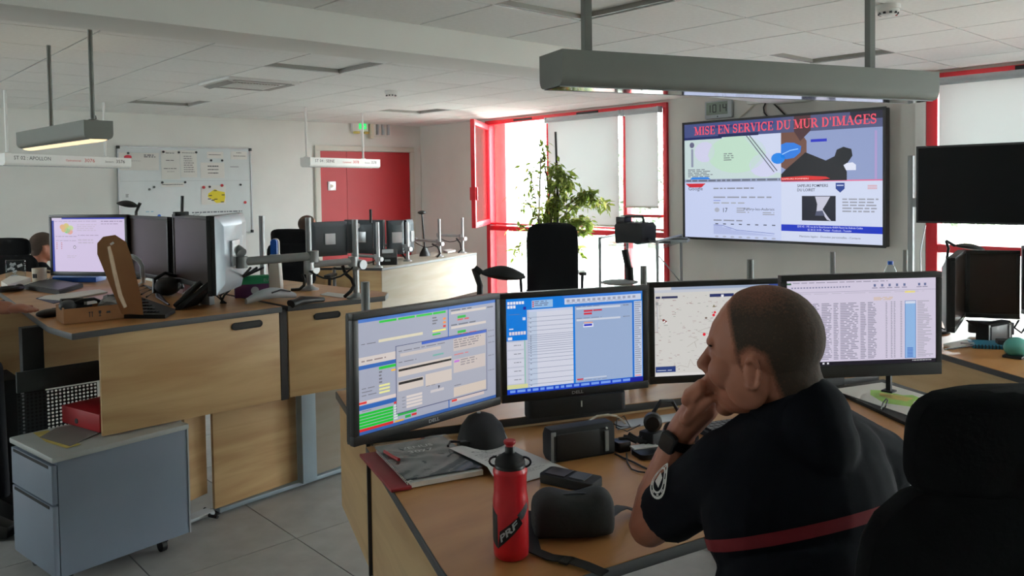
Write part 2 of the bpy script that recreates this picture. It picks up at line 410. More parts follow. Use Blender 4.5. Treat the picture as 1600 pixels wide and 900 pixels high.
# ceiling: square tiles on an exposed grid
ce = MB().box2((-4, -4, ZC + 0.03), (XW + 0.1, YB + 0.1, ZC + 0.1)).build('ceiling', M_CEIL); ce['kind'] = 'structure'
GX = [1.904 + 0.6105 * k for k in range(-10, 9)]
GYn = [3.475 - 0.594 * k for k in range(0, 13)][::-1]
GYf = [3.80] + [4.71 - 0.594 + 0.594 * k for k in range(0, 9)] + [YB]
GYf = [3.80, 4.116] + [4.71 + 0.594 * k for k in range(0, 8)] + [YB]
troffer_cells = {}
def cell_of(p):
    i = max(k for k in range(len(GX)) if GX[k] <= p.x)
    ys = GYn if p.y < 3.475 else GYf
    j = max(k for k in range(len(ys)) if ys[k] <= p.y)
    return (GX[i], GX[i + 1] if i + 1 < len(GX) else XW, ys[j], ys[j + 1])
holes = {}
for nm, px in (('t1', (527, 102)), ('t2', (262, 160)), ('t3', (650, 173)), ('t4', (900, 12)), ('t5', (1290, 83)), ('ac', (373, 128))):
    holes[nm] = cell_of(Z(px[0], px[1], ZC))
hset = {(round(h[0], 3), round(h[2], 3)) for h in holes.values()}
tiles_me = {}; rest = MB(); bars = MB()
for ys in (GYn, GYf):
    for j in range(len(ys) - 1):
        for i in range(len(GX)):
            x0 = GX[i]; x1 = GX[i + 1] if i + 1 < len(GX) else XW
            y0, y1 = ys[j], ys[j + 1]
            if (round(x0, 3), round(y0, 3)) in hset: continue
            cx, cy, sx, sy = (x0 + x1) / 2, (y0 + y1) / 2, x1 - x0 - 0.012, y1 - y0 - 0.012
            p = proj((cx, cy, ZC)); vis = dep((cx, cy, ZC)) > 1 and -150 < p[0] < 1750 and -120 < p[1] < 300
            if vis:
                k = (round(sx, 3), round(sy, 3))
                if k not in tiles_me:
                    o = MB().box2((-sx / 2, -sy / 2, 0), (sx / 2, sy / 2, 0.015)).build('ceiling_tile', M_CEIL, ce, loc=(cx, cy, ZC)); tiles_me[k] = o.data
                else: share('ceiling_tile', tiles_me[k], ce, (cx, cy, ZC))
            else: rest.box2((cx - sx / 2, cy - sy / 2, ZC), (cx + sx / 2, cy + sy / 2, ZC + 0.015))
    for y in ys: bars.box2((-4, y - 0.01, ZC + 0.006), (XW, y + 0.01, ZC + 0.012))
for x in GX: bars.box2((x - 0.01, -4, ZC + 0.0055), (x + 0.01, YB, ZC + 0.0115))
rest.build('ceiling_tile_field', M_CEIL, ce)['kind'] = 'stuff'
bars.build('ceiling_grid', M_GRID, ce)['kind'] = 'stuff'
bm_ = MB().box2((-4, 3.475, 2.2583), (XW - 0.001, 3.80, ZC + 0.03)).build('trim_1', M_BEAM, bevel=0.006); bm_['kind'] = 'structure'
def wallpiece(name, a, b, m, parent=None): 
    o = MB().box2(a, b).build(name, m, parent); o['kind'] = 'structure'; return o
wallpiece('wall_back', (-4.1, YB, -0.05), (XW + 0.12, YB + 0.12, 2.5), M_WALL)
wl = struct('wall_left', (-4, 3, 0))
for nm, a, b in (('wall_section', (-4.1, -0.05), (6.98, 2.5)), ('wall_section', (9.02, -0.05), (YB + .12, 2.5)), ('wall_section', (6.98, -0.05), (9.02, 1.3)), ('wall_header', (6.98, 2.36), (9.02, 2.5))):
    MB().box2((-4.12, a[0], a[1]), (-4, b[0], b[1])).build(nm, M_WALL, wl, world=True)
W3 = struct('added_fill_window', (-4, 8, 0))  # unseen window added to brighten the left part of the back wall
for y in (7.0, 8.0, 9.0): MB().box2((-4.1, y - .03, 1.3), (-4.02, y + .03, 2.36)).build('window_frame', M_RED, W3, world=True)
for y in (7.03, 8.03): MB().box2((-4.06, y, 1.3), (-4.054, y + .94, 2.36)).build('window_pane', M_GLASS, W3, world=True)
wallpiece('wall_front', (-4.1, -4.12, -0.05), (XW + 0.12, -4, 2.5), M_WALL)
wr = struct('wall_right', (XW, 4, 0))
for nm, y0, y1, z0, z1 in (('wall_section', 7.86, YB, -0.05, 2.5), ('wall_section', 2.57, 5.02, -0.05, 2.5), ('wall_section', -4.1, -2.8, -0.05, 2.5), ('wall_header', 5.02, 7.86, 2.385, 2.5), ('wall_header', -2.8, 2.57, 2.385, 2.5)):
    MB().box2((XW, y0, z0), (XW + 0.14, y1, z1)).build(nm, M_WALL_SHADE, wr, world=True)
# red double door in its pale frame
d = struct('door_1', (5.83, YB, 0))
fr = MB()
for a, b in (((5.07, YB - 0.035, 0), (5.14, YB, 2.045)), ((6.53, YB - 0.035, 0), (6.6, YB, 2.045)), ((5.07, YB - 0.035, 2.045), (6.6, YB, 2.112))): fr.box2(a, b)
fr.build('door_frame', M_OFFW, d, world=True, bevel=0.004)
MB().box2((5.143, YB - 0.016, 0.01), (5.527, YB - 0.002, 2.04)).build('door_leaf', M_DOOR, d, world=True)
MB().box2((5.531, YB - 0.016, 0.01), (6.527, YB - 0.002, 2.04)).build('door_leaf', M_DOOR, d, world=True)
pl = MB().box2((5.245, YB - 0.026, 1.535), (5.36, YB - 0.016, 1.65)).build('access_plate', M_ALU, d, world=True, bevel=0.003)
mb = MB()
for dx, dz in ((0, 0), (0.035, 0.03), (-0.035, 0.035), (0.035, -0.035), (-0.03, -0.035)): mb.cyl((5.302 + dx, YB - 0.03, 1.592 + dz), (5.302 + dx, YB - 0.026, 1.592 + dz), 0.006 if dx else 0.022, 10)
mb.build('screw', M_CREAM, pl, world=True)
for z in (0.0,):
    MB().box2((5.6, YB - 0.06, 1.0), (5.63, YB - 0.016, 1.03)).build('door_handle', M_ALU, d, world=True)
wallpiece('baseboard_back', (-4, YB - 0.012, 0), (5.07, YB, 0.07), M_EDGE)
wallpiece('baseboard_right', (XW - 0.012, 2.57, 0), (XW, 5.02, 0.07), M_EDGE)

# ------------------------------------------------------------------ windows
def bar(y0, y1, z0, z1, x0=6.70, x1=6.80): return ((x0, y0, z0), (x1, y1, z1))
def window(name, y0, y1, posts, head=2.335, tr=(1.0, 1.06)):
    wn = struct(name, (XW, (y0 + y1) / 2, 0))
    def P(n, a, b, m=M_RED, bev=0.004): return MB().box2(a, b).build(n, m, wn, world=True, bevel=bev)
    P('window_frame', *bar(y0, y1, head, 2.385)); P('window_frame', *bar(y0, y1, 0.0, 0.06))
    for y, wd in posts: P('window_frame', *bar(y - wd / 2, y + wd / 2, 0.06, head))
    return wn, P
def pane(wn, y0, y1, z0, z1, x=6.75): 
    MB().box2((x, y0, z0), (x + 0.006, y1, z1)).build('window_pane', M_GLASS, wn, world=True)
W1, P = window('window_1', 5.02, 7.86, ((7.82, 0.07), (6.73, 0.05), (5.572, 0.05), (5.045, 0.05)))
for a, b in ((7.785, 6.755), (6.705, 5.597), (5.547, 5.07)):
    P('transom', *bar(b, a, 1.0, 1.055)); P('transom', *bar(b, a, 1.075, 1.095))
    pane(W1, b, a, 0.06, 1.0)
pane(W1, 5.597, 6.705, 1.095, 2.335)
pane(W1, 5.07, 5.547, 1.24, 2.335); pane(W1, 5.07, 5.547, 1.095, 1.21)
P('opening_rail', *bar(5.09, 5.547, 1.21, 1.24, 6.69, 6.79))
for y in (7.15, 6.1): 
    MB().box2((6.69, y - 0.16, 2.35), (6.70, y + 0.16, 2.372)).build('trickle_vent', M_BLKM, W1, world=True)
# the casement that stands open into the room
hinge = Vector((6.69, 7.80)); best = None
for k in range(0, 1800):
    th = math.radians(90 + k / 10.0); e = hinge + Vector((math.cos(th), math.sin(th))) * 1.02
    if e.y > 9.2: continue
    q = proj((e.x, e.y, 2.2)); s_ = abs(q[0] - 738)
    if best is None or s_ < best[0]: best = (s_, th)
th = best[1]; sd = Vector((math.cos(th), math.sin(th), 0)); ang = th
sash = MB()
def sb(u0, u1, z0, z1, t=0.05):
    c = Vector((hinge.x, hinge.y, 0)) + sd * ((u0 + u1) / 2); return (c.x, c.y, (z0 + z1) / 2), (u1 - u0, t, z1 - z0)
for a in ((0, 0.065, 1.08, 2.33), (0.955, 1.02, 1.08, 2.33), (0.065, 0.955, 1.08, 1.145), (0.065, 0.955, 2.265, 2.33)):
    c, s_ = sb(*a); sash.box(c, s_, ang)
so = sash.build('open_casement', M_RED, W1, world=True, bevel=0.005)
c, s_ = sb(0.065, 0.955, 1.145, 2.265, 0.012); MB().box(c, s_, ang).build('window_pane', M_GLASS, so, world=True)
c, s_ = sb(0.975, 1.0, 1.40, 1.55, 0.09); MB().box(c, s_, ang).build('window_handle', M_RED, so, world=True, bevel=0.004)
# red reveal outside the open bay, overexposed glare put into its colour
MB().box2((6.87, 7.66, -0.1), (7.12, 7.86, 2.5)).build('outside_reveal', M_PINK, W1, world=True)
W2, P = window('window_2', -2.8, 2.57, ((2.475, 0.085), (1.3, 0.05), (0.1, 0.05), (-1.2, 0.05), (-2.5, 0.05)))
ys = [2.43, 1.325, 1.275, 0.125, 0.075, -1.175, -1.225, -2.475]
for k in range(0, 8, 2):
    P('transom', *bar(ys[k + 1], ys[k], 0.99, 1.055)); pane(W2, ys[k + 1], ys[k], 0.06, 0.99); pane(W2, ys[k + 1], ys[k], 1.055, 2.335)
MB().box2((6.69, -0.6, 2.345), (6.70, 1.9, 2.378)).build('trickle_vent', M_BLKM, W2, world=True)
wallpiece('trim_2', (6.70, 2.52, 0), (6.80, 2.60, 2.385), M_WHITE)
def roller(label, y0, y1, ztop, zbot, x=6.66):
    r = thing('roller_blind', label, 'blind', (x, (y0 + y1) / 2, ztop), group='screen roller blinds')
    MB().cyl((x, y0, ztop - 0.03), (x, y1, ztop - 0.03), 0.03, 16).build('roller_tube', M_LGREY, r, world=True, smooth=True)
    MB().box2((x - 0.001, y0 + 0.02, zbot), (x + 0.001, y1 - 0.02, ztop - 0.03)).build('blind_fabric', M_BLIND, r, world=True)
    MB().box2((x - 0.01, y0 + 0.02, zbot - 0.02), (x + 0.01, y1 - 0.02, zbot)).build('bottom_bar', M_WHITE, r, world=True, bevel=0.003)
    for y in (y0, y1): MB().box2((x - 0.035, y - 0.012, ztop - 0.065), (x + 0.04, y + 0.012, ztop)).build('bracket', M_LGREY, r, world=True, bevel=0.003)
    return r
roller('pale screen blind pulled down to the transom behind the ficus plant', 5.60, 6.70, 2.345, 1.12)
roller('narrow pale screen blind beside the wall of the video screen', 5.08, 5.545, 2.345, 1.33)
roller('wide pale screen blind behind the switched-off black television', 1.33, 2.425, 2.345, 1.30)
roller('unseen pale blind added to cut daylight in the second window, next bay beyond the black television', 0.13, 1.27, 2.345, 0.5)  # out of view, added to dim daylight on the foreground desk
roller('unseen pale blind added to cut daylight in the second window, third bay from the red post', -1.17, 0.07, 2.345, 0.9)  # also out of view, lowered only to hold back daylight

# ------------------------------------------------------------------ outdoors
g = MB().box2((XW + 0.3, -40, -0.6), (90, 60, -0.5)).build('ground', M_LAWN); g['kind'] = 'structure'
def tree(px, py_top, dpt, rad, label, conifer=False):
    p = D(px, py_top, dpt); hgt = p.z + 0.5
    t = thing('tree', label, 'tree', (p.x, p.y, -0.5), group='trees beyond the windows')
    MB().tube([(0, 0, 0), (0.05, 0, hgt * 0.4), (0, 0.03, hgt * 0.85)], [0.16, 0.11, 0.04], 8).build('trunk', M_BARK, t, smooth=True)
    mb = MB(); rnd = random.Random(int(px))
    for k in range(1500):
        u = rnd.random(); a = rnd.uniform(0, 2 * PI)
        if conifer: z = hgt * (0.12 + 0.88 * u); rr = rad * (1 - u) ** 0.8 * rnd.uniform(0.3, 1)
        else:
            q = rnd.random() ** 0.4; ph = math.acos(rnd.uniform(-1, 1)); z = hgt * 0.62 + hgt * 0.38 * math.cos(ph) * q; rr = rad * math.sin(ph) * q * (0.85 + 0.15 * math.sin(5 * a))
        c = Vector((rr * math.cos(a), rr * math.sin(a), z)); s_ = rnd.uniform(0.12, 0.28)
        e1 = Vector((rnd.gauss(0, 1), rnd.gauss(0, 1), rnd.gauss(0, .6))).normalized() * s_; e2 = Vector((rnd.gauss(0, 1), rnd.gauss(0, 1), rnd.gauss(0, .6))).normalized() * s_
        mb.f([mb.v(c + e1), mb.v(c + e2), mb.v(c - e1 * 0.8), mb.v(c - e2 * 0.8)])
    mb.build('crown', M_TREE, t, fix=False)
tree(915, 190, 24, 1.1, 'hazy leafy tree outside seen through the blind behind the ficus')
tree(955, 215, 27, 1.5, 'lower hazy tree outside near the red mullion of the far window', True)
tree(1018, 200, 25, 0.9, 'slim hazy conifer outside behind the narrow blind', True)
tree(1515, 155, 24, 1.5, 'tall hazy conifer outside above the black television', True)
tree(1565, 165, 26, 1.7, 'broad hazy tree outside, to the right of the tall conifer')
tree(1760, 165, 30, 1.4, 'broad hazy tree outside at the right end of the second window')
MB().box2((16.5, -5, -0.5), (17.3, 2.6, 0.75)).build('hedge', M_HEDGE); tag(bpy.data.objects['hedge'], 'low pale clipped hedge outside the second window', 'hedge')
# ================================================================== CEILING FIXTURES
def troffer(h, label):
    x0, x1, y0, y1 = h; cx, cy = (x0 + x1) / 2, (y0 + y1) / 2; sx, sy = (x1 - x0) - 0.02, (y1 - y0) - 0.02
    t = thing('recessed_light', label, 'ceiling light', (cx, cy, ZC + 0.02), group='unlit recessed lights in the ceiling grid')
    w_ = 0.012
    for a, b in (((-sx / 2, -sy / 2), (sx / 2, -sy / 2 + w_)), ((-sx / 2, sy / 2 - w_), (sx / 2, sy / 2)), ((-sx / 2, -sy / 2 + w_), (-sx / 2 + w_, sy / 2 - w_)), ((sx / 2 - w_, -sy / 2 + w_), (sx / 2, sy / 2 - w_))):
        MB().box2((a[0], a[1], -0.014), (b[0], b[1], 0.1)).build('side_wall', M_TROFF, t)
    MB().box2((-sx / 2, -sy / 2, 0.1), (sx / 2, sy / 2, 0.105)).build('back_plate', M_TROFF, t)
    for s in (0,):        # one curved light basket along y between two dark recesses
        rings = []
        for yy in (-sy / 2 + 0.02, sy / 2 - 0.02):
            rings.append([(s * sx * 0.2 + 0.09 * math.cos(PI * k / 12), yy, 0.098 - 0.075 * math.sin(PI * k / 12)) for k in range(13)])
        MB().loft(rings).build('reflector', M_LUMW, t, smooth=True)
    return t
troffer(holes['t1'], 'unlit recessed light just behind the ceiling beam, left of the smoke detector')
troffer(holes['t2'], 'unlit recessed light above the whiteboard near the back wall')
troffer(holes['t3'], 'small far recessed light above the door and window corner')
troffer(holes['t4'], 'large near recessed light behind the left rod of the big grey luminaire')
troffer(holes['t5'], 'recessed light above the big grey luminaire, right of its middle')
h = holes['ac']; cx, cy = (h[0] + h[1]) / 2, (h[2] + h[3]) / 2
t = thing('air_conditioner_cassette', 'square ceiling air conditioner cassette with a brown grille and open flap', 'air conditioner', (cx, cy, ZC + 0.02))
MB().rbox((0, 0, -0.02), (0.6, 0.585, 0.035), 0.03).build('housing', M_LUMW, t, bevel=0.004)
gr = MB()
for k in range(14): gr.box((-0.16 + 0.0246 * k, 0, -0.042), (0.012, 0.3, 0.008))
gr.build('intake_grille', M_LUMW, t)['kind'] = 'stuff'
MB().box2((-0.17, -0.16, -0.041), (0.18, 0.16, -0.0385)).build('filter', mat('filter_brown', (128, 118, 108), 0.8, vary=0.1, scale=40), t)
for a, sz in (((-0.25, 0, -0.052), (0.05, 0.46, 0.004)), ((0.25, 0, -0.040), (0.05, 0.46, 0.004)), ((0, -0.245, -0.040), (0.46, 0.05, 0.004)), ((0, 0.245, -0.040), (0.46, 0.05, 0.004))):
    MB().box(a, sz, R=Matrix.Rotation(0.25 if a[2] < -0.05 else 0.0, 3, 'Y')).build('air_flap', M_TROFF, t)
def detector(px, py, label):
    p = Z(px, py, ZC); t = thing('smoke_detector', label, 'smoke detector', (p.x, p.y, ZC), group='ceiling smoke detectors')
    MB().lathe([(0.03, 0), (0.055, 0), (0.056, -0.022), (0.03, -0.023)]).build('base', M_LUMW, t, smooth=True)
    b = MB().lathe([(0.02, -0.022), (0.05, -0.022), (0.05, -0.033), (0.036, -0.048), (0.01, -0.052)]).build('head', M_LUMW, t, smooth=True)
    sl = MB()
    for k in range(10): sl.box((0.0435 * math.cos(k * PI / 5), 0.0435 * math.sin(k * PI / 5), -0.0405), (0.006, 0.012, 0.012), k * PI / 5)
    sl.build('vent_slot', M_BLK, b)['kind'] = 'stuff'
    MB().cyl((0.02, -0.03, -0.05), (0.02, -0.03, -0.053), 0.005, 8).build('indicator', M_REDP, b)
detector(611, 142, 'far white smoke detector on the ceiling above the red door')
detector(1388, 8, 'near white smoke detector behind the right rod of the big grey luminaire')

def luminaire(label, a, b, z, ZT, rods, mat_, lit=False, depth=0.142, hgt=0.10, group='suspended linear luminaires', sgn=1, mirror=False):
    a = Vector(a); b = Vector(b); L = (b - a).length; rz = math.atan2(b.y - a.y, b.x - a.x)
    t = thing('linear_luminaire', label, 'hanging lamp', (a.x, a.y, z), rz, group)
    # section: y from 0 (face towards the viewer) to depth*sgn, rounded bottom corners
    prof = [(0, 0), (0, -hgt * 0.68)] + [(depth * 0.16 * (1 - math.cos(k * PI / 10)), -hgt * 0.68 - hgt * 0.28 * math.sin(k * PI / 10)) for k in range(1, 6)]
    prof2 = prof + [(depth - y, zz) for y, zz in prof[::-1]]
    inner = [(y + (0.004 if y < depth / 2 else -0.004), zz - 0.004 if zz > -0.02 else zz) for y, zz in prof2][::-1]
    ring = prof2 + inner
    MB().loft([[(x, sgn * y, zz) for y, zz in ring] for x in (0.003, L - 0.003)]).build('housing', mat_, t, smooth=True)
    for x in (0, L - 0.003): MB().loft([[(x + q, sgn * y, zz) for y, zz in prof2] for q in (0, 0.003)]).build('end_cap', mat_, t)
    zb = -hgt * 0.96
    if lit:
        MB().loft([[(x, sgn * (depth * .5 + depth * .33 * math.cos(PI * k / 8)), zb + .006 - .02 * math.sin(PI * k / 8)) for k in range(9)] for x in (.012, L - .012)]).build('diffuser', M_LAMPON, t, smooth=True)
    elif mirror:
        MB().box2((0.01, sgn * depth * 0.17, zb - 0.002), (L - 0.01, sgn * depth * 0.83, zb + 0.004)).build('mirror_reflector', M_MIRROR, t)
    else:
        lv = MB(); n = int(L / 0.05)
        for k in range(n): lv.box((L * (k + 0.5) / n, sgn * depth / 2, zb + 0.014), (0.003, depth * 0.64, 0.03))
        lv.build('louvre', M_LUMW, t)['kind'] = 'stuff'
        MB().cyl((0.05, sgn * depth / 2, -0.045), (L - 0.05, sgn * depth / 2, -0.045), 0.012, 10).build('tube', M_WHITE, t, smooth=True)
    rm = MB()
    for y in (0.17, 0.83): rm.box2((0.004, sgn * (depth * y - 0.002), zb - 0.003), (L - 0.004, sgn * (depth * y + 0.002), zb + 0.006))
    rm.build('rim', M_ALUG, t)
    for u, sq in rods:
        p = Vector((u, sgn * depth / 2, 0))
        if sq: MB().box2((u - 0.0115, p.y - 0.0115, 0), (u + 0.0115, p.y + 0.0115, ZC - z)).build('rod', mat_, t)
        else: MB().cyl(p, p + UP * (ZC - z), 0.0115, 12).build('rod', mat_, t, smooth=True)
        MB().lathe([(0.01, 0), (0.03, 0), (0.03, 0.006), (0.014, 0.012)], (u, p.y, 0), 12).build('rod_foot', M_BLKM if sq else mat_, t, smooth=True)
    return t, L
luminaire('big dark grey linear luminaire hanging over the foreground desk', (1.583, 1.53), (2.958, 1.068), 1.93, ZC, ((0.115, True), (1.205, True)), M_LUM, mirror=True)
lt, L = luminaire('grey luminaire at upper left with a glowing warm underside', (1.17, 4.515), (1.091, 5.672), 1.93, ZC, ((0.08, False), (0.74, False)), M_LUM, lit=True, sgn=-1)
MB().tube([(0.09, -0.075, 0.0), (0.10, -0.09, 0.03), (0.12, -0.1, 0.02), (0.16, -0.09, 0.001)], 0.005, 6).build('power_cable', M_BLK, lt)
t, L = luminaire('white luminaire sign lettered ST 02 : APOLLON at upper left', (1.38, 7.62), (2.587, 8.386), 1.886, ZC, ((0.09, False), (1.17, False)), M_LUMW)
def signtext(t, L, s1, s2, s3, n2, n3):
    e = -0.0015; X = (1, 0, 0); Zu = (0, 0, 1)
    text_part(s1, t, M_INK, (L * 0.06, e, -0.048), X, Zu, 0.044, L * 0.26, name='lettering')
    text_part(s2, t, M_INKR, (L * 0.435, e, -0.05), X, Zu, 0.026, L * 0.13, name='lettering')
    text_part(n2, t, M_INKR, (L * 0.585, e, -0.052), X, Zu, 0.046, L * 0.085, name='lettering')
    text_part(s3, t, M_INK, (L * 0.76, e, -0.05), X, Zu, 0.026, L * 0.085, name='lettering')
    text_part(n3, t, M_INK, (L * 0.858, e, -0.052), X, Zu, 0.046, L * 0.08, name='lettering')
signtext(t, L, 'ST 02 : APOLLON', 'Opérationnel :', 'Secours :', '3076', '3576')
t, L = luminaire('white luminaire sign lettered ST 04 : SEINE in front of the red door', (4.10, 7.60), (5.18, 7.95), 1.886, ZC, ((0.02, False), (0.92, False)), M_LUMW)
signtext(t, L, 'ST 04 : SEINE', 'Opérationnel :', 'Secours :', '3078', '3578')

# exit sign and wall grilles above the door
p = PYP(560, 200, YB)
t = thing('exit_sign', 'small green lit emergency exit sign high on the back wall', 'exit sign', (p.x, YB - 0.03, p.z))
MB().box((0, 0, 0.01), (0.24, 0.05, 0.12)).build('housing', M_LUMW, t, bevel=0.006)
MB().box((0.03, -0.028, 0.02), (0.11, 0.006, 0.075)).build('lit_panel', M_EXIT, t)
e = MB(); e.box((0.02, -0.032, 0.022), (0.02, 0.002, 0.04)); e.box((0.05, -0.032, 0.018), (0.035, 0.002, 0.012)); e.ell((0.02, -0.032, 0.048), (0.008, 0.002, 0.008)); e.build('running_figure', M_LUMW, t)
for x in (-0.07, 0.075): MB().box((x, -0.035, -0.065), (0.07, 0.06, 0.03)).build('emergency_lamp', M_OCH, t, bevel=0.008)
p = PYP(580, 203, YB); q = PYP(603, 205, YB)
t = thing('wall_box', 'white wall box with three upright ribs beside the exit sign', 'wall box', ((p.x + q.x) / 2, YB - 0.04, p.z))
MB().box((0.02, 0.02, 0), (0.32, 0.04, 0.16)).build('housing', M_WALL, t, bevel=0.005)
MB().box((-0.15, -0.01, -0.02), (0.05, 0.06, 0.2)).build('side_cover', M_CREAM, t, bevel=0.004)
for k in range(3): MB().rbox((-0.05 + 0.085 * k, -0.01, 0.01), (0.03, 0.05, 0.15), 0.012).build('rib', M_LGREY, t)

# ------------------------------------------------------------------ whiteboard
t = thing('whiteboard', 'large whiteboard on the back wall covered with notices and magnets', 'whiteboard', (3.47, YB - 0.02, 1.05))
MB().box2((-0.745, -0.004, 0.005), (0.745, 0.018, 0.995)).build('board', mat('whiteboard_enamel', (206, 212, 212), 0.25, vary=0.02), t)
fr = MB()
for a, b in (((-0.75, -0.012, 0), (0.75, 0.02, 0.012)), ((-0.75, -0.012, 0.988), (0.75, 0.02, 1.0)), ((-0.75, -0.012, 0.012), (-0.738, 0.02, 0.988)), ((0.738, -0.012, 0.012), (0.75, 0.02, 0.988))): fr.box2(a, b)
fr.build('frame', M_ALU, t)
for x in (-0.74, 0.74):
    for z in (0.012, 0.988): MB().box((x, -0.004, z), (0.034, 0.034, 0.034)).build('corner_cap', M_BLK, t, bevel=0.006)
MB().box2((-0.72, -0.0052, 0.62), (0.72, -0.004, 0.622)).build('ruled_line', M_ALUG, t)
wp = Pic(1.44, 0.96, -0.0052, 0, 0.02)
wp.text('POSTE DE CHATILLON S/LOIRE', 0.01, 0.075, 0.035, (40, 40, 46), width=0.25)
wp.line([(0.53, 0.78), (0.55, 0.77), (0.57, 0.785), (0.59, 0.765)], 0.004, (60, 60, 70)); wp.words(0.52, 0.745, 0.94, 0.775, 1, (92, 96, 104), wl=0.03, ragged=0.05)
wp.words(0.84, 0.2, 0.93, 0.225, 1, (150, 152, 156)); wp.words(0.03, 0.52, 0.055, 0.56, 3, (50, 50, 50)); wp.words(0.17, 0.72, 0.23, 0.74, 1, (120, 170, 190))
wp.build('handwriting', t, M_PRINT)
def sheet(x0, z0, x1, z1, label, pic=None, group='sheets pinned to the whiteboard'):
    s = thing('notice_sheet', label, 'paper', (3.47 + (x0 + x1) / 2, YB - 0.0265, 1.05 + z0), group=group)
    MB().box2((-(x1 - x0) / 2, -0.0006, 0), ((x1 - x0) / 2, 0.0006, z1 - z0)).build('sheet', M_PAPER, s)
    pc = Pic(x1 - x0, z1 - z0, -0.0011); pic(pc); pc.build('print', s, M_PRINT); return s
K = (58, 58, 62)
sheet(-0.735, 0.74, -0.32, 0.93, 'glossy pocketed notice at top left of the whiteboard, beside the APOLLON sign', lambda q: (q.ell(0.22, 0.25, 0.1, 0.12, (190, 40, 60)), q.words(0.62, 0.1, 0.95, 0.3, 2, K, wl=0.1), q.words(0.3, 0.45, 0.6, 0.5, 1, (150, 150, 150))))
sheet(-0.295, 0.64, -0.09, 0.965, 'left of the two tall notices at the top of the whiteboard', lambda q: (q.words(0.25, 0.09, 0.7, 0.13, 1, K, wl=.15, ragged=0), q.words(0.25, 0.34, 0.7, 0.38, 1, K, wl=.15, ragged=0), q.words(0.12, 0.62, 0.8, 0.66, 1, K, wl=.15, ragged=0), q.words(0.3, 0.73, 0.7, 0.76, 1, (120, 120, 120), wl=.1)))
sheet(-0.085, 0.66, 0.10, 0.965, 'right of the two tall notices at the top of the whiteboard', lambda q: (q.words(0.1, 0.08, 0.9, 0.12, 1, K, wl=.1, ragged=0), q.words(0.2, 0.2, 0.85, 0.85, 8, (150, 146, 146), wl=.12)))
sheet(0.14, 0.65, 0.42, 0.83, 'notice with three lines of phone numbers on the whiteboard', lambda q: [q.words(0.3, 0.2 + 0.22 * k, 0.75, 0.32 + 0.22 * k, 1, (40, 40, 44), wl=.06, ragged=0) for k in range(3)])
sheet(0.22, 0.88, 0.41, 0.955, 'small heading strip above the phone number notice', lambda q: q.words(0.1, 0.4, 0.85, 0.6, 1, K, wl=.08, ragged=0))
sheet(0.50, 0.87, 0.70, 0.965, 'small notice at the top right corner of the whiteboard', lambda q: (q.words(0.35, 0.15, 0.65, 0.3, 1, K, wl=.1, ragged=0), q.words(0.15, 0.55, 0.9, 0.7, 1, K, wl=.08, ragged=0)))
sheet(-0.30, 0.555, -0.05, 0.60, 'narrow caption strip under the tall notices', lambda q: q.words(0.04, 0.35, 0.96, 0.65, 1, K, wl=.06, ragged=0))
def ymap(q):
    q.poly([(0.28, 0.42), (0.42, 0.3), (0.55, 0.2), (0.72, 0.3), (0.95, 0.36), (0.97, 0.62), (0.92, 0.9), (0.6, 0.93), (0.42, 0.72), (0.26, 0.6)], (216, 196, 40))
    for u, v in ((0.5, 0.25), (0.3, 0.5), (0.82, 0.48), (0.26, 0.68), (0.4, 0.75), (0.52, 0.7), (0.78, 0.85)): q.r(u, v, u + 0.13, v + 0.05, (70, 60, 30), 1)
sheet(0.14, 0.345, 0.43, 0.565, 'white sheet with a yellow district map on the whiteboard', ymap)
mags = [(-0.27, 0.945, 'k'), (-0.1, 0.942, 'k'), (0.095, 0.945, 'k'), (0.265, 0.855, 'k'), (0.395, 0.855, 'k'), (-0.64, 0.925, 'k'), (-0.29, 0.605, 'k'), (-0.04, 0.605, 'k'), (-0.38, 0.555, 'k'), (-0.43, 0.53, 'k'), (0.17, 0.545, 'r'), (0.385, 0.565, 'r'), (-0.335, 0.235, 'b'), (0.66, 0.36, 'r'), (0.61, 0.57, 'k'), (0.24, 0.55, 'k')]
nm = {'k': 'black', 'r': 'red', 'b': 'blue'}
cnt = {}
mm = {'k': M_BLK, 'r': M_REDP, 'b': M_BLUE}
mlab = {(-0.38, 0.555): 'upper of the two black magnets in the empty left half of the whiteboard', (-0.43, 0.53): 'lower of the two black magnets in the empty left half of the whiteboard', (0.17, 0.545): 'red magnet on the left corner of the yellow map sheet', (0.385, 0.565): 'red magnet on the right corner of the yellow map sheet', (-0.335, 0.235): 'single blue magnet low on the whiteboard', (0.66, 0.36): 'red magnet alone near the right edge of the whiteboard', (0.61, 0.57): 'black magnet alone on the right part of the whiteboard', (0.24, 0.55): 'small black magnet between the two red ones on the map sheet', (-0.64, 0.925): 'black magnet on the glossy pocketed notice', (-0.27, 0.945): 'black magnet at the left top of the tall notices', (-0.1, 0.942): 'black magnet where the two tall notices meet', (0.095, 0.945): 'black magnet at the right top of the tall notices', (0.265, 0.855): 'left black magnet above the phone number notice', (0.395, 0.855): 'right black magnet above the phone number notice', (-0.29, 0.605): 'black magnet at the left end of the caption strip', (-0.04, 0.605): 'black magnet at the right end of the caption strip'}
for x, z, c in mags:
    o = MB().cyl((0, 0, 0), (0, -0.008, 0), 0.013 if c == 'k' else 0.017, 14).build('magnet', mm[c], None, loc=(3.47 + x, YB - 0.0278, 1.05 + z)); tag(o, mlab[(x, z)], 'magnet', 'round magnets on the whiteboard')

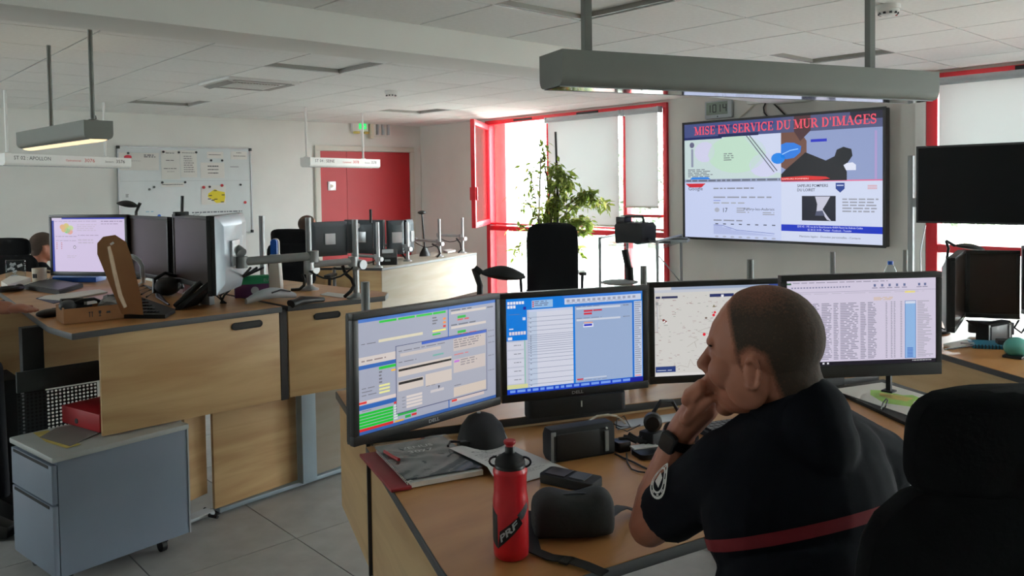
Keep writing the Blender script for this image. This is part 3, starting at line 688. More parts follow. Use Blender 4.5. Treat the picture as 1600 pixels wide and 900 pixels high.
# ------------------------------------------------------------------ clock, trunking and cables over the screen wall
t = thing('wall_clock', 'grey digital wall clock showing 10 14', 'clock', (XW - 0.02, 4.41, 2.26), -PI / 2)
MB().box((0, 0, 0), (0.30, 0.04, 0.17)).build('case', M_LGREY, t, bevel=0.012)
MB().box((-0.01, -0.021, 0.012), (0.235, 0.004, 0.12)).build('display', M_LCD, t)
def seg(digit, x, z, w_, h_):
    on = {'0': 'abcdef', '1': 'bc', '4': 'bcfg'}[digit]; m = MB(); q = 0.0095
    S = {'a': ((0, h_ / 2), (w_, q)), 'd': ((0, -h_ / 2), (w_, q)), 'g': ((0, 0), (w_, q)), 'f': ((-w_ / 2, h_ / 4), (q, h_ / 2)), 'b': ((w_ / 2, h_ / 4), (q, h_ / 2)), 'e': ((-w_ / 2, -h_ / 4), (q, h_ / 2)), 'c': ((w_ / 2, -h_ / 4), (q, h_ / 2))}
    for k in on: (cx, cz), (a, b) = S[k]; m.box((x + cx, -0.0238, z + cz), (a, 0.001, b))
    m.build('digit', M_BLK, t)
for dg, x in (('1', -0.10), ('0', -0.035), ('1', 0.012), ('4', 0.078)): seg(dg, x, 0.012, 0.034, 0.07)
MB().cyl((0, -0.021, -0.066), (0, -0.024, -0.066), 0.006, 10).build('button', M_BLKM, t)
p = PXP(1172, 158, XW); q = PXP(1275, 150, XW)
t = thing('cable_trunking', 'short white cable trunking box on the wall above the big video screen', 'cable trunking', (XW - 0.03, (p.y + q.y) / 2, 2.305))
MB().box((0, 0, 0), (0.06, abs(p.y - q.y), 0.05)).build('cover', M_WHITE, t, bevel=0.004)
def wcable(label, pts, m, r=0.007, X=XW - 0.02):
    ps = [PXP(x, y, X) for x, y in pts]
    o = MB().tube(ps, r, 8).build('wall_cable', m, None, smooth=True); tag(o, label, 'cable', 'cables above the big screen')
wcable('black curved cable dropping from the trunking behind the big screen', [(1196, 161), (1193, 168), (1194, 176), (1200, 183), (1206, 188)], M_BLK)
wcable('black straight cable slanting down to the big screen', [(1208, 161), (1218, 171), (1230, 183)], M_BLK)
wcable('thin white cable slanting down left from the trunking', [(1180, 162), (1168, 173), (1153, 186)], M_CREAM, 0.005)

# ------------------------------------------------------------------ big video screen
def tv(label, a, b, z0, z1, th=0.06, bez=0.022):
    """a,b: left and right ground points of the front face as seen from the room"""
    a = Vector(a[:2]); b = Vector(b[:2]); L = (b - a).length; rz = math.atan2(b.y - a.y, b.x - a.x); c = (a + b) / 2
    t = thing('television', label, 'television', (c.x, c.y, z0), rz); hh = z1 - z0
    MB().box2((-L / 2 + 0.004, 0.012, 0.004), (L / 2 - 0.004, th, hh - 0.004)).build('back_shell', M_BLK, t, bevel=0.008)
    fr = MB()
    for p, q in (((-L / 2, -0.006, 0), (L / 2, 0.014, bez)), ((-L / 2, -0.006, hh - bez), (L / 2, 0.014, hh)), ((-L / 2, -0.006, bez), (-L / 2 + bez, 0.014, hh - bez)), ((L / 2 - bez, -0.006, bez), (L / 2, 0.014, hh - bez))): fr.box2(p, q)
    fr.build('bezel', M_BLK, t)
    return t, L, hh
X0 = XW - 0.13
A = PXP(1067, 282, X0); B = PXP(1384, 280, X0)
zt, zb = PXP(1067, 192, X0).z, PXP(1067, 373, X0).z
t, L, hh = tv('huge video-wall television showing maps, a webcam and web pages', A, B, zb, zt, 0.09)
MB().box2((-0.3, 0.09, 0.3), (0.3, 0.13, 0.75)).build('wall_mount', M_BLK, t)
s = Pic(L - 0.044, hh - 0.044, 0.002, 0, 0.022, 0.0004); s.soft = .4
s.r(0, 0, 1, 1, (196, 206, 236))
# map
s.r(0, 0.0, 0.535, 0.505, (196, 214, 214), 1); s.ell(0.3, 0.28, 0.16, 0.16, (190, 220, 200), 2, 24); s.ell(0.12, 0.25, 0.06, 0.09, (206, 206, 232), 2); s.ell(0.45, 0.38, 0.08, 0.1, (206, 208, 236), 2)
s.poly([(0.33, 0.12), (0.535, 0.12), (0.535, 0.45), (0.50, 0.44)], (204, 212, 236), 2)
s.line([(0.355, 0.13), (0.5, 0.44)], 0.008, (70, 70, 90), 3); s.line([(0.372, 0.13), (0.515, 0.43)], 0.008, (70, 70, 90), 3)
s.ell(0.52, 0.33, 0.035, 0.045, (20, 130, 230), 4); s.words(0.23, 0.27, 0.29, 0.34, 4, (70, 90, 90), 3, wl=0.03); s.words(0.02, 0.40, 0.17, 0.475, 5, (50, 60, 80), 3, wl=.03)
s.ell(0.045, 0.185, 0.014, 0.025, (100, 100, 130), 3); s.r(0.04, 0.22, 0.053, 0.38, (140, 146, 170), 3)
s.poly([(0.03, 0.49), (0.045, 0.47), (0.14, 0.47), (0.155, 0.49)], (40, 130, 230), 3)
s.r(0, 0.488, 0.535, 0.515, (150, 160, 190), 4); s.words(0.01, 0.493, 0.53, 0.508, 1, (40, 50, 80), 5, wl=.035, ragged=0, fill=1)
# weather page
s.r(0, 0.515, 0.535, 1, (196, 206, 238), 1); s.poly([(0.005, 0.525), (0.125, 0.525), (0.1, 0.56), (0.03, 0.56)], (206, 40, 56), 2); s.text('Google', 0.065, 0.585, 0.045, (60, 60, 80), 3, align='c', width=0.085)
s.words(0.17, 0.565, 0.42, 0.575, 1, (80, 84, 100), 2, fill=1, wl=.03); s.words(0.17, 0.64, 0.5, 0.652, 1, (110, 116, 140), 2, fill=1, ragged=.1); s.r(0.17, 0.672, 0.21, 0.676, (60, 90, 200), 2); s.words(0.17, 0.69, 0.38, 0.70, 1, (140, 146, 160), 2, fill=1)
s.text('17', 0.225, 0.775, 0.055, (40, 44, 60), 2); s.ell(0.19, 0.755, 0.014, 0.02, (170, 174, 190), 2); s.words(0.3, 0.735, 0.38, 0.785, 3, (120, 124, 140), 2)
s.text('Fleury-les-Aubrais', 0.5, 0.755, 0.03, (60, 64, 80), 2, align='r', width=0.16); s.words(0.44, 0.77, 0.5, 0.80, 2, (120, 124, 140), 2); s.words(0.17, 0.84, 0.34, 0.85, 1, (90, 96, 120), 2, fill=1)
s.poly([(0.17, 0.885), (0.22, 0.885), (0.22, 0.905), (0.27, 0.905), (0.27, 0.925), (0.4, 0.945), (0.5, 0.96), (0.5, 0.965), (0.17, 0.965)], (176, 186, 226), 2)
s.line([(0.17, 0.885), (0.22, 0.888), (0.27, 0.91), (0.3, 0.925), (0.5, 0.945)], 0.005, (110, 124, 190), 3)
for k in range(8): s.r(0.18 + 0.044 * k, 0.872, 0.197 + 0.044 * k, 0.88, (60, 64, 80), 3); s.ell(0.188 + 0.044 * k, 0.985, 0.011, 0.008, (170, 176, 200), 3, 8)
# webcam
s.r(0.535, 0, 1, 0.515, (140, 154, 196), 1)
s.r(0.965, 0.15, 0.975, 0.515, (170, 150, 200), 2)
s.poly([(0.535, 0.12), (0.62, 0.1), (0.66, 0.2), (0.66, 0.32), (0.6, 0.46), (0.535, 0.4)], (110, 74, 62), 2)
s.poly([(0.535, 0.515), (0.535, 0.46), (0.56, 0.42), (0.655, 0.29), (0.75, 0.36), (0.79, 0.33), (0.8, 0.28), (0.83, 0.26), (0.865, 0.28), (0.87, 0.33), (0.85, 0.38), (0.83, 0.4), (0.845, 0.45), (0.845, 0.515)], (14, 14, 22), 3)
s.poly([(0.535, 0.22), (0.56, 0.205), (0.6, 0.21), (0.635, 0.24), (0.63, 0.29), (0.6, 0.33), (0.56, 0.34), (0.535, 0.32)], (40, 120, 220), 4)
s.line([(0.54, 0.3), (0.58, 0.27), (0.62, 0.26)], 0.008, (150, 200, 250), 5)
s.poly([(0.535, 0.485), (0.66, 0.475), (0.75, 0.485), (0.77, 0.5), (0.72, 0.51), (0.535, 0.51)], (214, 40, 40), 4)
s.text('SAPEURS POMPIERS', 0.54, 0.503, 0.016, (250, 220, 220), 5, width=0.13)
s.r(0.68, 0.19, 0.755, 0.212, (30, 40, 190), 4); s.poly([(0.82, 0.41), (0.845, 0.385), (0.87, 0.38), (0.885, 0.4), (0.885, 0.44), (0.82, 0.44)], (220, 224, 240), 2)
# web page
s.r(0.535, 0.515, 1, 1, (206, 214, 238), 1); s.r(0.535, 0.512, 1, 0.522, (220, 110, 150), 2)
s.text('SAPEURS POMPIERS', 0.615, 0.565, 0.032, (40, 44, 70), 2, width=0.145, bold=0.01); s.text('DU LOIRET', 0.615, 0.598, 0.032, (40, 44, 70), 2, width=0.085, bold=0.01)
s.poly([(0.795, 0.535), (0.835, 0.535), (0.835, 0.58), (0.815, 0.61), (0.795, 0.58)], (30, 60, 140), 2); s.r(0.8, 0.55, 0.83, 0.558, (200, 210, 240), 3)
s.words(0.935, 0.555, 0.975, 0.59, 3, (220, 110, 120), 2, wl=.1, ragged=0)
s.r(0.637, 0.635, 0.795, 0.83, (24, 24, 40), 2); s.poly([(0.70, 0.64), (0.77, 0.64), (0.75, 0.7), (0.735, 0.74), (0.76, 0.8), (0.775, 0.83), (0.755, 0.82), (0.73, 0.76), (0.705, 0.78), (0.71, 0.7)], (196, 196, 214), 3); s.poly([(0.705, 0.755), (0.735, 0.75), (0.745, 0.79), (0.70, 0.79)], (80, 84, 110), 4)
s.words(0.825, 0.655, 0.985, 0.77, 5, (120, 126, 150), 2, wl=.03, ragged=.1)
s.r(0.535, 0.865, 1, 0.918, (20, 50, 190), 2)
s.text('SDIS 45 - 195 rue de la Gourdonnerie 45404 Fleury les Aubrais Cedex', 0.765, 0.886, 0.022, (220, 226, 250), 3, width=0.3, align='c'); s.text('02 38 52 10 00 - Twitter - Facebook - Youtube', 0.765, 0.91, 0.022, (220, 226, 250), 3, width=0.2, align='c')
s.text('Mentions légales - Données personnelles - Contacts', 0.765, 0.963, 0.022, (80, 86, 110), 3, width=0.28, align='c')
# ticker band
s.r(0, 0, 1, 0.125, (66, 78, 130), 6); s.r(0.535, 0, 1, 0.125, (78, 84, 122), 7); s.r(0.86, 0.0, 1, 0.06, (34, 36, 54), 8); s.r(0.2, 0.105, 0.42, 0.13, (26, 34, 84), 8); s.r(0, 0.118, 0.22, 0.14, (30, 40, 96), 8); s.r(0.1, 0.03, 0.5, 0.05, (40, 48, 110), 8)
s.poly([(0.6, 0.0), (0.68, 0.0), (0.68, 0.12), (0.63, 0.2), (0.6, 0.12)], (74, 46, 50), 8)
def serif_line(s, t, u0, u1, v, hgt, col):
    """bold book letters: thick stems, thin hairlines, slab serifs; cell 0..1 by 0..1"""
    K, k, q = .2, .07, .07
    def arc(cx, cy, rx, ry, a0, a1, n=9): return [(cx + rx * math.cos(math.radians(a0 + (a1 - a0) * i / n)), cy + ry * math.sin(math.radians(a0 + (a1 - a0) * i / n))) for i in range(n + 1)]
    st = lambda x, y0=0, y1=1: [((x, y0), (x, y1), K)]
    sf = lambda x, y: [((x - .19, y), (x + .19, y), q)]
    G = {'I': (.46, st(.23) + sf(.23, .03) + sf(.23, .97)), 'E': (.82, st(.23) + [((.05, .03), (.74, .03), q), ((.05, .97), (.74, .97), q), ((.23, .5), (.56, .5), k), ((.72, 0), (.72, .24), .09), ((.72, .76), (.72, 1), .09), ((.56, .38), (.56, .62), .07)]),
         'N': (1.0, [((.2, 0), (.2, 1), k), ((.2, .97), (.8, .03), K), ((.8, 0), (.8, 1), k)] + sf(.2, .03) + sf(.14, .97) + sf(.8, .97)), 'M': (1.16, [((.2, 0), (.2, 1), k), ((.2, .97), (.56, .05), K), ((.56, .05), (.92, .97), k), ((.94, 0), (.94, 1), K)] + sf(.2, .03) + sf(.14, .97) + sf(.94, .03) + sf(.97, .97)),
         'V': (.92, [((.16, .97), (.47, .03), K), ((.47, .03), (.78, .97), k)] + sf(.15, .97) + sf(.78, .97)), 'A': (.94, [((.14, .03), (.46, .97), k), ((.46, .97), (.78, .03), K), ((.27, .34), (.66, .34), k)] + sf(.15, .03) + sf(.78, .03)),
         'U': (.94, [((.22, 1), (.22, .3), K), ((.76, 1), (.76, .3), k)] + [(a, b, .13) for a, b in zip(arc(.49, .3, .27, .26, 180, 360)[:-1], arc(.49, .3, .27, .26, 180, 360)[1:])] + sf(.22, .97) + sf(.76, .97)),
         'D': (.94, st(.22) + [((.05, .03), (.5, .03), q), ((.05, .97), (.5, .97), q)] + [(a, b, .17) for a, b in zip(arc(.46, .5, .32, .44, -90, 90)[:-1], arc(.46, .5, .32, .44, -90, 90)[1:])]),
         'C': (.88, [(a, b, .16) for a, b in zip(arc(.48, .5, .36, .45, 40, 320)[:-1], arc(.48, .5, .36, .45, 40, 320)[1:])] + [((.76, .66), (.76, 1), .08)]),
         'G': (.96, [(a, b, .16) for a, b in zip(arc(.48, .5, .36, .45, 40, 310)[:-1], arc(.48, .5, .36, .45, 40, 310)[1:])] + [((.76, .66), (.76, 1), .08), ((.74, .06), (.74, .45), K * .9), ((.56, .44), (.92, .44), q)]),
         'S': (.74, [(a, b, .14) for a, b in zip(arc(.36, .72, .24, .24, 20, 250)[:-1], arc(.36, .72, .24, .24, 20, 250)[1:])] + [((.22, .56), (.5, .44), .19)] + [(a, b, .14) for a, b in zip(arc(.36, .28, .26, .25, 70, -160)[:-1], arc(.36, .28, .26, .25, 70, -160)[1:])] + [((.6, .68), (.6, 1), .07), ((.1, 0), (.1, .32), .07)]),
         'R': (.96, st(.22) + sf(.22, .03) + [((.05, .97), (.5, .97), q), ((.22, .5), (.5, .5), k)] + [(a, b, .16) for a, b in zip(arc(.46, .735, .24, .225, -90, 90)[:-1], arc(.46, .735, .24, .225, -90, 90)[1:])] + [((.46, .5), (.8, .03), K), ((.74, .03), (.94, .03), q)]), "'": (.3, [((.14, .66), (.14, 1), .12)]), ' ': (.36, [])}
    tot = sum(G[c][0] for c in t); sc = (u1 - u0) / tot; u = u0
    for c in t:
        w_, strokes = G[c]
        for (ax, ay), (bx, by), th in strokes:
            du, dv = (bx - ax) * sc * s.W, (by - ay) * hgt * s.H; L = math.hypot(du, dv) or 1e-6; t2 = th * sc * s.W / 2
            if abs(du) > abs(dv) * 3: t2 = th * hgt * s.H / 2
            nu, nv = -dv / L * t2 / s.W, du / L * t2 / s.H
            A_ = (u + ax * sc, v - ay * hgt); B_ = (u + bx * sc, v - by * hgt)
            s.poly([(A_[0] + nu, A_[1] - nv), (B_[0] + nu, B_[1] - nv), (B_[0] - nu, B_[1] + nv), (A_[0] - nu, A_[1] + nv)], col)
        u += w_ * sc
s.l = 10
serif_line(s, "MISE EN SERVICE DU MUR D'IMAGES", 0.06, 0.975, 0.098, 0.072, (238, 84, 104))
s.build('screen', t)
A = Vector((6.40, 2.33)); 
pA = PXP(1432, 290, 6.40); ztop, zbot = PXP(1432, 229, 6.40).z, PXP(1432, 348, 6.40).z
t, L, hh = tv('switched-off black television on a post before the right-hand window', pA, pA + Vector((0.0, -1.38, 0)), zbot, ztop, 0.07, 0.014)
MB().box2((-L / 2 + 0.014, -0.004, 0.014), (L / 2 - 0.014, 0.004, hh - 0.014)).build('screen', M_TVOFF, t)
p = PXP(1426, 300, 6.5)
t = thing('steel_post', 'slim grey steel upright beside the black television', 'post', (6.55, p.y + 0.03, 0))
MB().box2((-0.02, -0.02, 0.012), (0.02, 0.02, PXP(1426, 243, 6.53).z)).build('upright', M_ALUG, t, bevel=0.003)
MB().box2((-0.12, -0.1, 0), (0.12, 0.1, 0.012)).build('foot_plate', M_ALUG, t)
MB().box2((-0.05, -0.5, 1.35), (-0.02, -0.03, 1.42)).build('bracket', M_ALUG, t)
pts = [D(x, y, 6.6) for x, y in ((1432, 318), (1420, 318), (1408, 328), (1404, 340), (1408, 350), (1420, 356), (1434, 354))]
tag(MB().tube(pts, 0.005, 6).build('loose_cable', M_LGREY, None, smooth=True), 'thin grey cable looping out beside the black television', 'cable')
pts = [PXP(x, y, 6.6) for x, y in ((1446, 352), (1442, 372), (1438, 392), (1439, 440))]
tag(MB().tube(pts, 0.005, 6).build('hanging_cable', M_LGREY, None, smooth=True), 'thin grey cable hanging below the black television by the red post', 'cable')

# ================================================================== MONITORS
def monitor(label, l, r, ztop, hgt=0.36, scr=None, shell=None, bez=0.019, chin=0.026, group=None, back=False, th=0.045, logo=None, tilt=0.0):
    """l, r: world points (x,y) of the left and right edge as its user sees it"""
    l = Vector(l[:2]); r = Vector(r[:2]); W = (r - l).length; c = (l + r) / 2; rz = math.atan2(r.y - l.y, r.x - l.x)
    t = thing('monitor', label, 'monitor', (c.x, c.y, ztop - hgt), rz, group)
    if tilt: t.rotation_euler = (0, tilt, rz)
    shell = shell or M_BLK
    MB().rbox((0, 0.014 + th * 0.22, hgt / 2), (W - 0.004, th * 0.44, hgt - 0.004), 0.006).build('front_frame', M_BLK, t)
    # tapered back
    k = 0.05
    MB().loft([[(sx * (W / 2 - e), y, hgt / 2 + sz * (hgt / 2 - e)) for sx, sz in ((-1, -1), (1, -1), (1, 1), (-1, 1))] for y, e in ((0.014 + th * 0.42, 0.002), (0.014 + th * 0.55, 0.012), (0.014 + th, k))]).build('back_shell', shell, t, bevel=0.004)
    fr = MB()
    for p, q in (((-W / 2, -0.004, 0), (W / 2, 0.016, chin)), ((-W / 2, -0.004, hgt - bez), (W / 2, 0.016, hgt)), ((-W / 2, -0.004, chin), (-W / 2 + bez, 0.016, hgt - bez)), ((W / 2 - bez, -0.004, chin), (W / 2, 0.016, hgt - bez))): fr.box2(p, q)
    fr.build('bezel', M_BLK, t, bevel=0.0025)
    if logo: text_part(logo, t, M_ALU, (0, -0.0048, chin * 0.3), (1, 0, 0), (0, 0, 1), 0.014, 0.042, 'c', 0.02)
    MB().box2((-0.06, 0.014 + th, hgt / 2 - 0.06), (0.06, 0.026 + th, hgt / 2 + 0.06)).build('mounting_plate', M_ALU if shell is not M_BLK else M_BLKM, t, bevel=0.003)
    if scr:
        s = Pic(W - 2 * bez, hgt - bez - chin, 0.0, 0, chin); s.soft = .25; scr(s); s.build('screen', t)
    else:
        MB().quad((-W / 2 + bez, 0, chin), (W / 2 - bez, 0, chin), (W / 2 - bez, 0, hgt - bez), (-W / 2 + bez, 0, hgt - bez)).build('screen', M_OFF, t)
    return t
GR = (150, 158, 178); BL = (40, 96, 176)
def scr_a(s):    # fire service dispatch, green rows
    s.r(0, 0, 1, 1, (160, 164, 182)); s.r(0, 0, 1, 0.03, (60, 110, 190), 1); s.r(0, 0.97, 1, 1, (50, 90, 160), 1)
    for k in range(3): s.r(0.135 + 0.125 * k, 0.035, 0.25 + 0.125 * k, 0.055, (20, 190, 50), 2)
    s.r(0.505, 0.035, 0.6, 0.055, (20, 190, 50), 2)
    for k, c in enumerate(((236, 140, 60), (236, 140, 60), (216, 40, 30))): s.r(0.58, 0.1 + 0.035 * k, 0.6, 0.12 + 0.035 * k, c, 2)
    s.r(0.5, 0.205, 0.6, 0.22, (236, 230, 110), 2); s.r(0.5, 0.235, 0.56, 0.25, (20, 190, 50), 2)
    s.r(0.13, 0.2, 0.43, 0.225, (214, 206, 180), 2); s.words(0.02, 0.215, 0.12, 0.228, 1, (70, 70, 80), 2); s.words(0.5, 0.08, 0.54, 0.16, 3, (80, 80, 90), 2)
    s.r(0.615, 0, 0.622, 1, BL, 3)
    for y in (0.07, 0.21): s.words(0.64, y - 0.03, 0.86, y - 0.018, 1, (70, 74, 90), 2, fill=1); s.r(0.64, y - 0.012, 0.92, y + 0.012, (206, 196, 190), 2)
    for y in (0.105, 0.25): s.r(0.69, y, 0.755, y + 0.025, (30, 176, 60), 2); s.words(0.69, y + 0.03, 0.78 if y < .2 else 0.84, y + 0.06, 1, (214, 50, 50), 2, wl=.05, ragged=0)
    s.words(0.93, 0.06, 0.99, 0.09, 1, (90, 94, 110), 2)
    s.r(0, 0.33, 0.3, 0.40, (206, 196, 192), 1); s.words(0.02, 0.36, 0.2, 0.385, 1, (120, 100, 100), 2)
    s.r(0, 0.40, 0.25, 0.435, BL, 2); s.r(0.13, 0.44, 0.25, 0.465, (20, 190, 50), 3); s.r(0.21, 0.485, 0.24, 0.5, (240, 180, 40), 3); s.words(0.13, 0.48, 0.15, 0.6, 4, (80, 80, 90), 3)
    for k, y in enumerate((0.60, 0.63, 0.66)): s.r(0.13, y, 0.2, y + 0.018, (226, 224, 150), 3); s.words(0.02, y, 0.12, y + 0.014, 1, (80, 80, 90), 3)
    s.r(0.0, 0.71, 0.3, 0.74, (214, 200, 196), 2); s.r(0.0, 0.715, 0.05, 0.735, (216, 50, 50), 3)
    s.r(0, 0.745, 0.25, 0.785, BL, 3); s.words(0.02, 0.795, 0.1, 0.805, 1, (70, 70, 80), 3)
    for k in range(5): s.r(0, 0.815 + 0.027 * k, 0.22, 0.837 + 0.027 * k, (20, 190, 50), 3)
    s.r(0, 0.95 - 0.002, 0.22, 0.972, (206, 40, 40), 3); s.r(0.225, 0.78, 0.25, 0.8, (206, 40, 40), 4)
    for k in range(6): s.r(0.225, 0.81 + 0.023 * k, 0.25, 0.825 + 0.023 * k, (206, 220, 210), 4)
    s.r(0.23, 0.955, 0.29, 0.97, (226, 170, 60), 4); s.r(0.3, 0.93, 0.34, 0.955, (40, 170, 70), 4); s.r(0.345, 0.93, 0.38, 0.95, (206, 40, 40), 4); s.r(0.24, 0.9, 0.38, 0.92, (40, 170, 70), 3)
    s.r(0.64, 0.9, 0.9, 0.93, (206, 190, 186), 2); s.r(0.64, 0.905, 0.68, 0.925, (216, 50, 50), 3)
    # dialog
    s.r(0.24, 0.285, 0.925, 0.90, (60, 66, 110), 4); s.r(0.244, 0.29, 0.921, 0.893, (166, 168, 182), 5); s.r(0.42, 0.29, 0.921, 0.315, (50, 90, 190), 6)
    s.r(0.27, 0.36, 0.56, 0.39, (198, 188, 184), 6); s.words(0.26, 0.335, 0.6, 0.35, 1, (80, 80, 96), 6); s.words(0.26, 0.435, 0.42, 0.45, 1, (80, 80, 96), 6); s.r(0.5, 0.43, 0.58, 0.445, (110, 170, 160), 6)
    s.r(0.255, 0.48, 0.64, 0.57, (206, 194, 186), 6); s.r(0.258, 0.50, 0.638, 0.52, (26, 22, 22), 7)
    s.r(0.255, 0.61, 0.43, 0.70, (206, 194, 186), 6); s.r(0.258, 0.617, 0.425, 0.64, (26, 22, 22), 7); s.r(0.445, 0.60, 0.64, 0.71, (206, 194, 186), 6)
    for k in range(4): s.r(0.31, 0.755 + 0.03 * k, 0.42, 0.777 + 0.03 * k, (214, 204, 200), 6); s.words(0.28, 0.76 + 0.03 * k, 0.305, 0.77 + 0.03 * k, 1, (80, 80, 90), 6)
    s.r(0.48, 0.76, 0.58, 0.785, (200, 194, 196), 6); s.words(0.45, 0.71, 0.53, 0.72, 1, (80, 80, 90), 6)
    s.r(0.655, 0.32, 0.91, 0.44, (196, 184, 180), 6); s.words(0.66, 0.33, 0.88, 0.42, 4, (120, 110, 116), 7, wl=.04, ragged=.6); s.words(0.66, 0.47, 0.8, 0.49, 1, (214, 90, 90), 6); s.r(0.655, 0.52, 0.91, 0.65, (198, 186, 182), 6); s.r(0.66, 0.53, 0.7, 0.55, (190, 110, 210), 7); s.words(0.71, 0.53, 0.86, 0.6, 3, (130, 120, 126), 7)
    s.r(0.655, 0.79, 0.915, 0.88, (206, 192, 180), 6); s.words(0.66, 0.77, 0.73, 0.782, 1, (70, 70, 80), 6)
    s.poly([(0.535, 0.73), (0.55, 0.735), (0.54, 0.765)], (40, 40, 60), 8)
    for y in (0.3, 0.36, 0.42, 0.55, 0.7): s.words(0.935, y, 0.99, y + 0.02, 1, (110, 114, 130), 6, wl=.02, ragged=0)
def scr_b(s):
    s.r(0, 0, 1, 1, (18, 120, 214)); s.r(0, 0.95, 1, 1, (20, 60, 190), 1); s.words(0.02, 0.958, 0.9, 0.99, 1, (90, 140, 240), 2, wl=.06, ragged=0, fill=.8); s.r(0.9, 0.95, 1, 1, (20, 30, 150), 2)
    for k in range(6): s.r(0.01 + 0.02 * k, 0.03, 0.026 + 0.02 * k, 0.06, (226, 226, 236), 1); s.r(0.02 + 0.02 * k, 0.345, 0.036 + 0.02 * k, 0.38, (214, 206, 216), 1)
    for k in range(3): s.r(0.01 + 0.02 * k, 0.07, 0.026 + 0.02 * k, 0.1, (226, 226, 236), 1)
    s.r(0.115, 0.20, 0.135, 0.23, (206, 216, 236), 1); s.r(0.12, 0.09, 0.14, 0.12, (40, 40, 150), 1); s.words(0.02, 0.31, 0.06, 0.335, 1, (220, 220, 236), 1); s.words(0.02, 0.16, 0.12, 0.18, 1, (30, 90, 180), 1); s.r(0.01, 0.4, 0.04, 0.43, (226, 226, 236), 1)
    s.r(0, 0.44, 0.145, 0.9, (186, 190, 206), 1)
    for k in range(5): s.r(0.005, 0.455 + 0.09 * k, 0.12, 0.53 + 0.09 * k, (204, 206, 220), 2); s.words(0.05, 0.485 + 0.09 * k, 0.1, 0.50 + 0.09 * k, 1, (90, 94, 110), 3, ragged=0, wl=.02)
    s.r(0.125, 0.44, 0.13, 0.9, (110, 190, 160), 2); s.r(0, 0.9, 0.145, 0.945, (206, 206, 150), 1)
    s.r(0.18, 0.03, 0.33, 0.11, (150, 186, 224), 1); s.words(0.2, 0.04, 0.31, 0.1, 3, (70, 90, 140), 2)
    for k in range(3): s.r(0.185, 0.04 + 0.022 * k, 0.195, 0.055 + 0.022 * k, (210, 60, 70), 2)
    s.r(0.4, 0.0, 1, 0.025, (60, 120, 210), 1); s.r(0.415, 0.03, 0.99, 0.095, (196, 204, 224), 1)
    for k in range(14): s.r(0.43 + 0.038 * k, 0.045, 0.452 + 0.038 * k, 0.072, (150, 156, 180), 2)
    s.words(0.43, 0.078, 0.97, 0.088, 1, (130, 136, 160), 2)
    s.r(0.145, 0.125, 0.475, 0.945, (206, 208, 222), 1); s.r(0.145, 0.125, 0.475, 0.15, (190, 200, 226), 2); s.r(0.145, 0.125, 0.16, 0.945, (176, 184, 206), 2); s.r(0.16, 0.15, 0.215, 0.93, (186, 198, 218), 2)
    for v in (0.205, 0.25, 0.3, 0.345, 0.39, 0.41, 0.43, 0.45, 0.475, 0.5, 0.52, 0.545, 0.57, 0.6, 0.64, 0.68, 0.745, 0.80, 0.86, 0.91): s.r(0.15, v, 0.475, v + 0.004, (120, 130, 160), 3); s.r(0.165, v + 0.01, 0.175, v + 0.016, (70, 76, 100), 3)
    s.r(0.49, 0.12, 0.92, 0.945, (150, 170, 204), 1); s.r(0.49, 0.105, 0.92, 0.125, (50, 110, 200), 2)
    for v, c in ((0.14, 0), (0.265, 1)): s.r(0.5, v, 0.83, v + 0.02, (200, 206, 220), 2); s.words(0.5, v - 0.012, 0.72, v - 0.002, 1, (80, 90, 120), 2); s.words(0.85, v, 0.9, v + 0.018, 1, (90, 96, 120), 2, wl=.015, ragged=0)
    s.r(0.555, 0.17, 0.62, 0.19, (206, 50, 70), 3); s.r(0.625, 0.17, 0.69, 0.187, (190, 60, 80), 3); s.r(0.555, 0.2, 0.615, 0.22, (206, 50, 70), 3); s.r(0.555, 0.30, 0.62, 0.312, (230, 160, 130), 3); s.r(0.55, 0.318, 0.625, 0.355, (220, 224, 240), 3); s.r(0.555, 0.322, 0.615, 0.342, (30, 40, 190), 4)
    s.r(0.5, 0.905, 0.545, 0.92, (206, 50, 60), 3); s.r(0.55, 0.9, 0.72, 0.912, (196, 204, 220), 3); s.words(0.51, 0.925, 0.8, 0.937, 1, (100, 110, 140), 3)
    s.r(0.935, 0.11, 0.995, 0.945, (190, 198, 218), 1); s.words(0.94, 0.12, 0.99, 0.92, 34, (120, 130, 156), 2, wl=.06, ragged=.1); s.r(0.94, 0.925, 0.985, 0.94, (226, 150, 160), 3); s.r(0.922, 0.11, 0.932, 0.945, (40, 110, 200), 2)
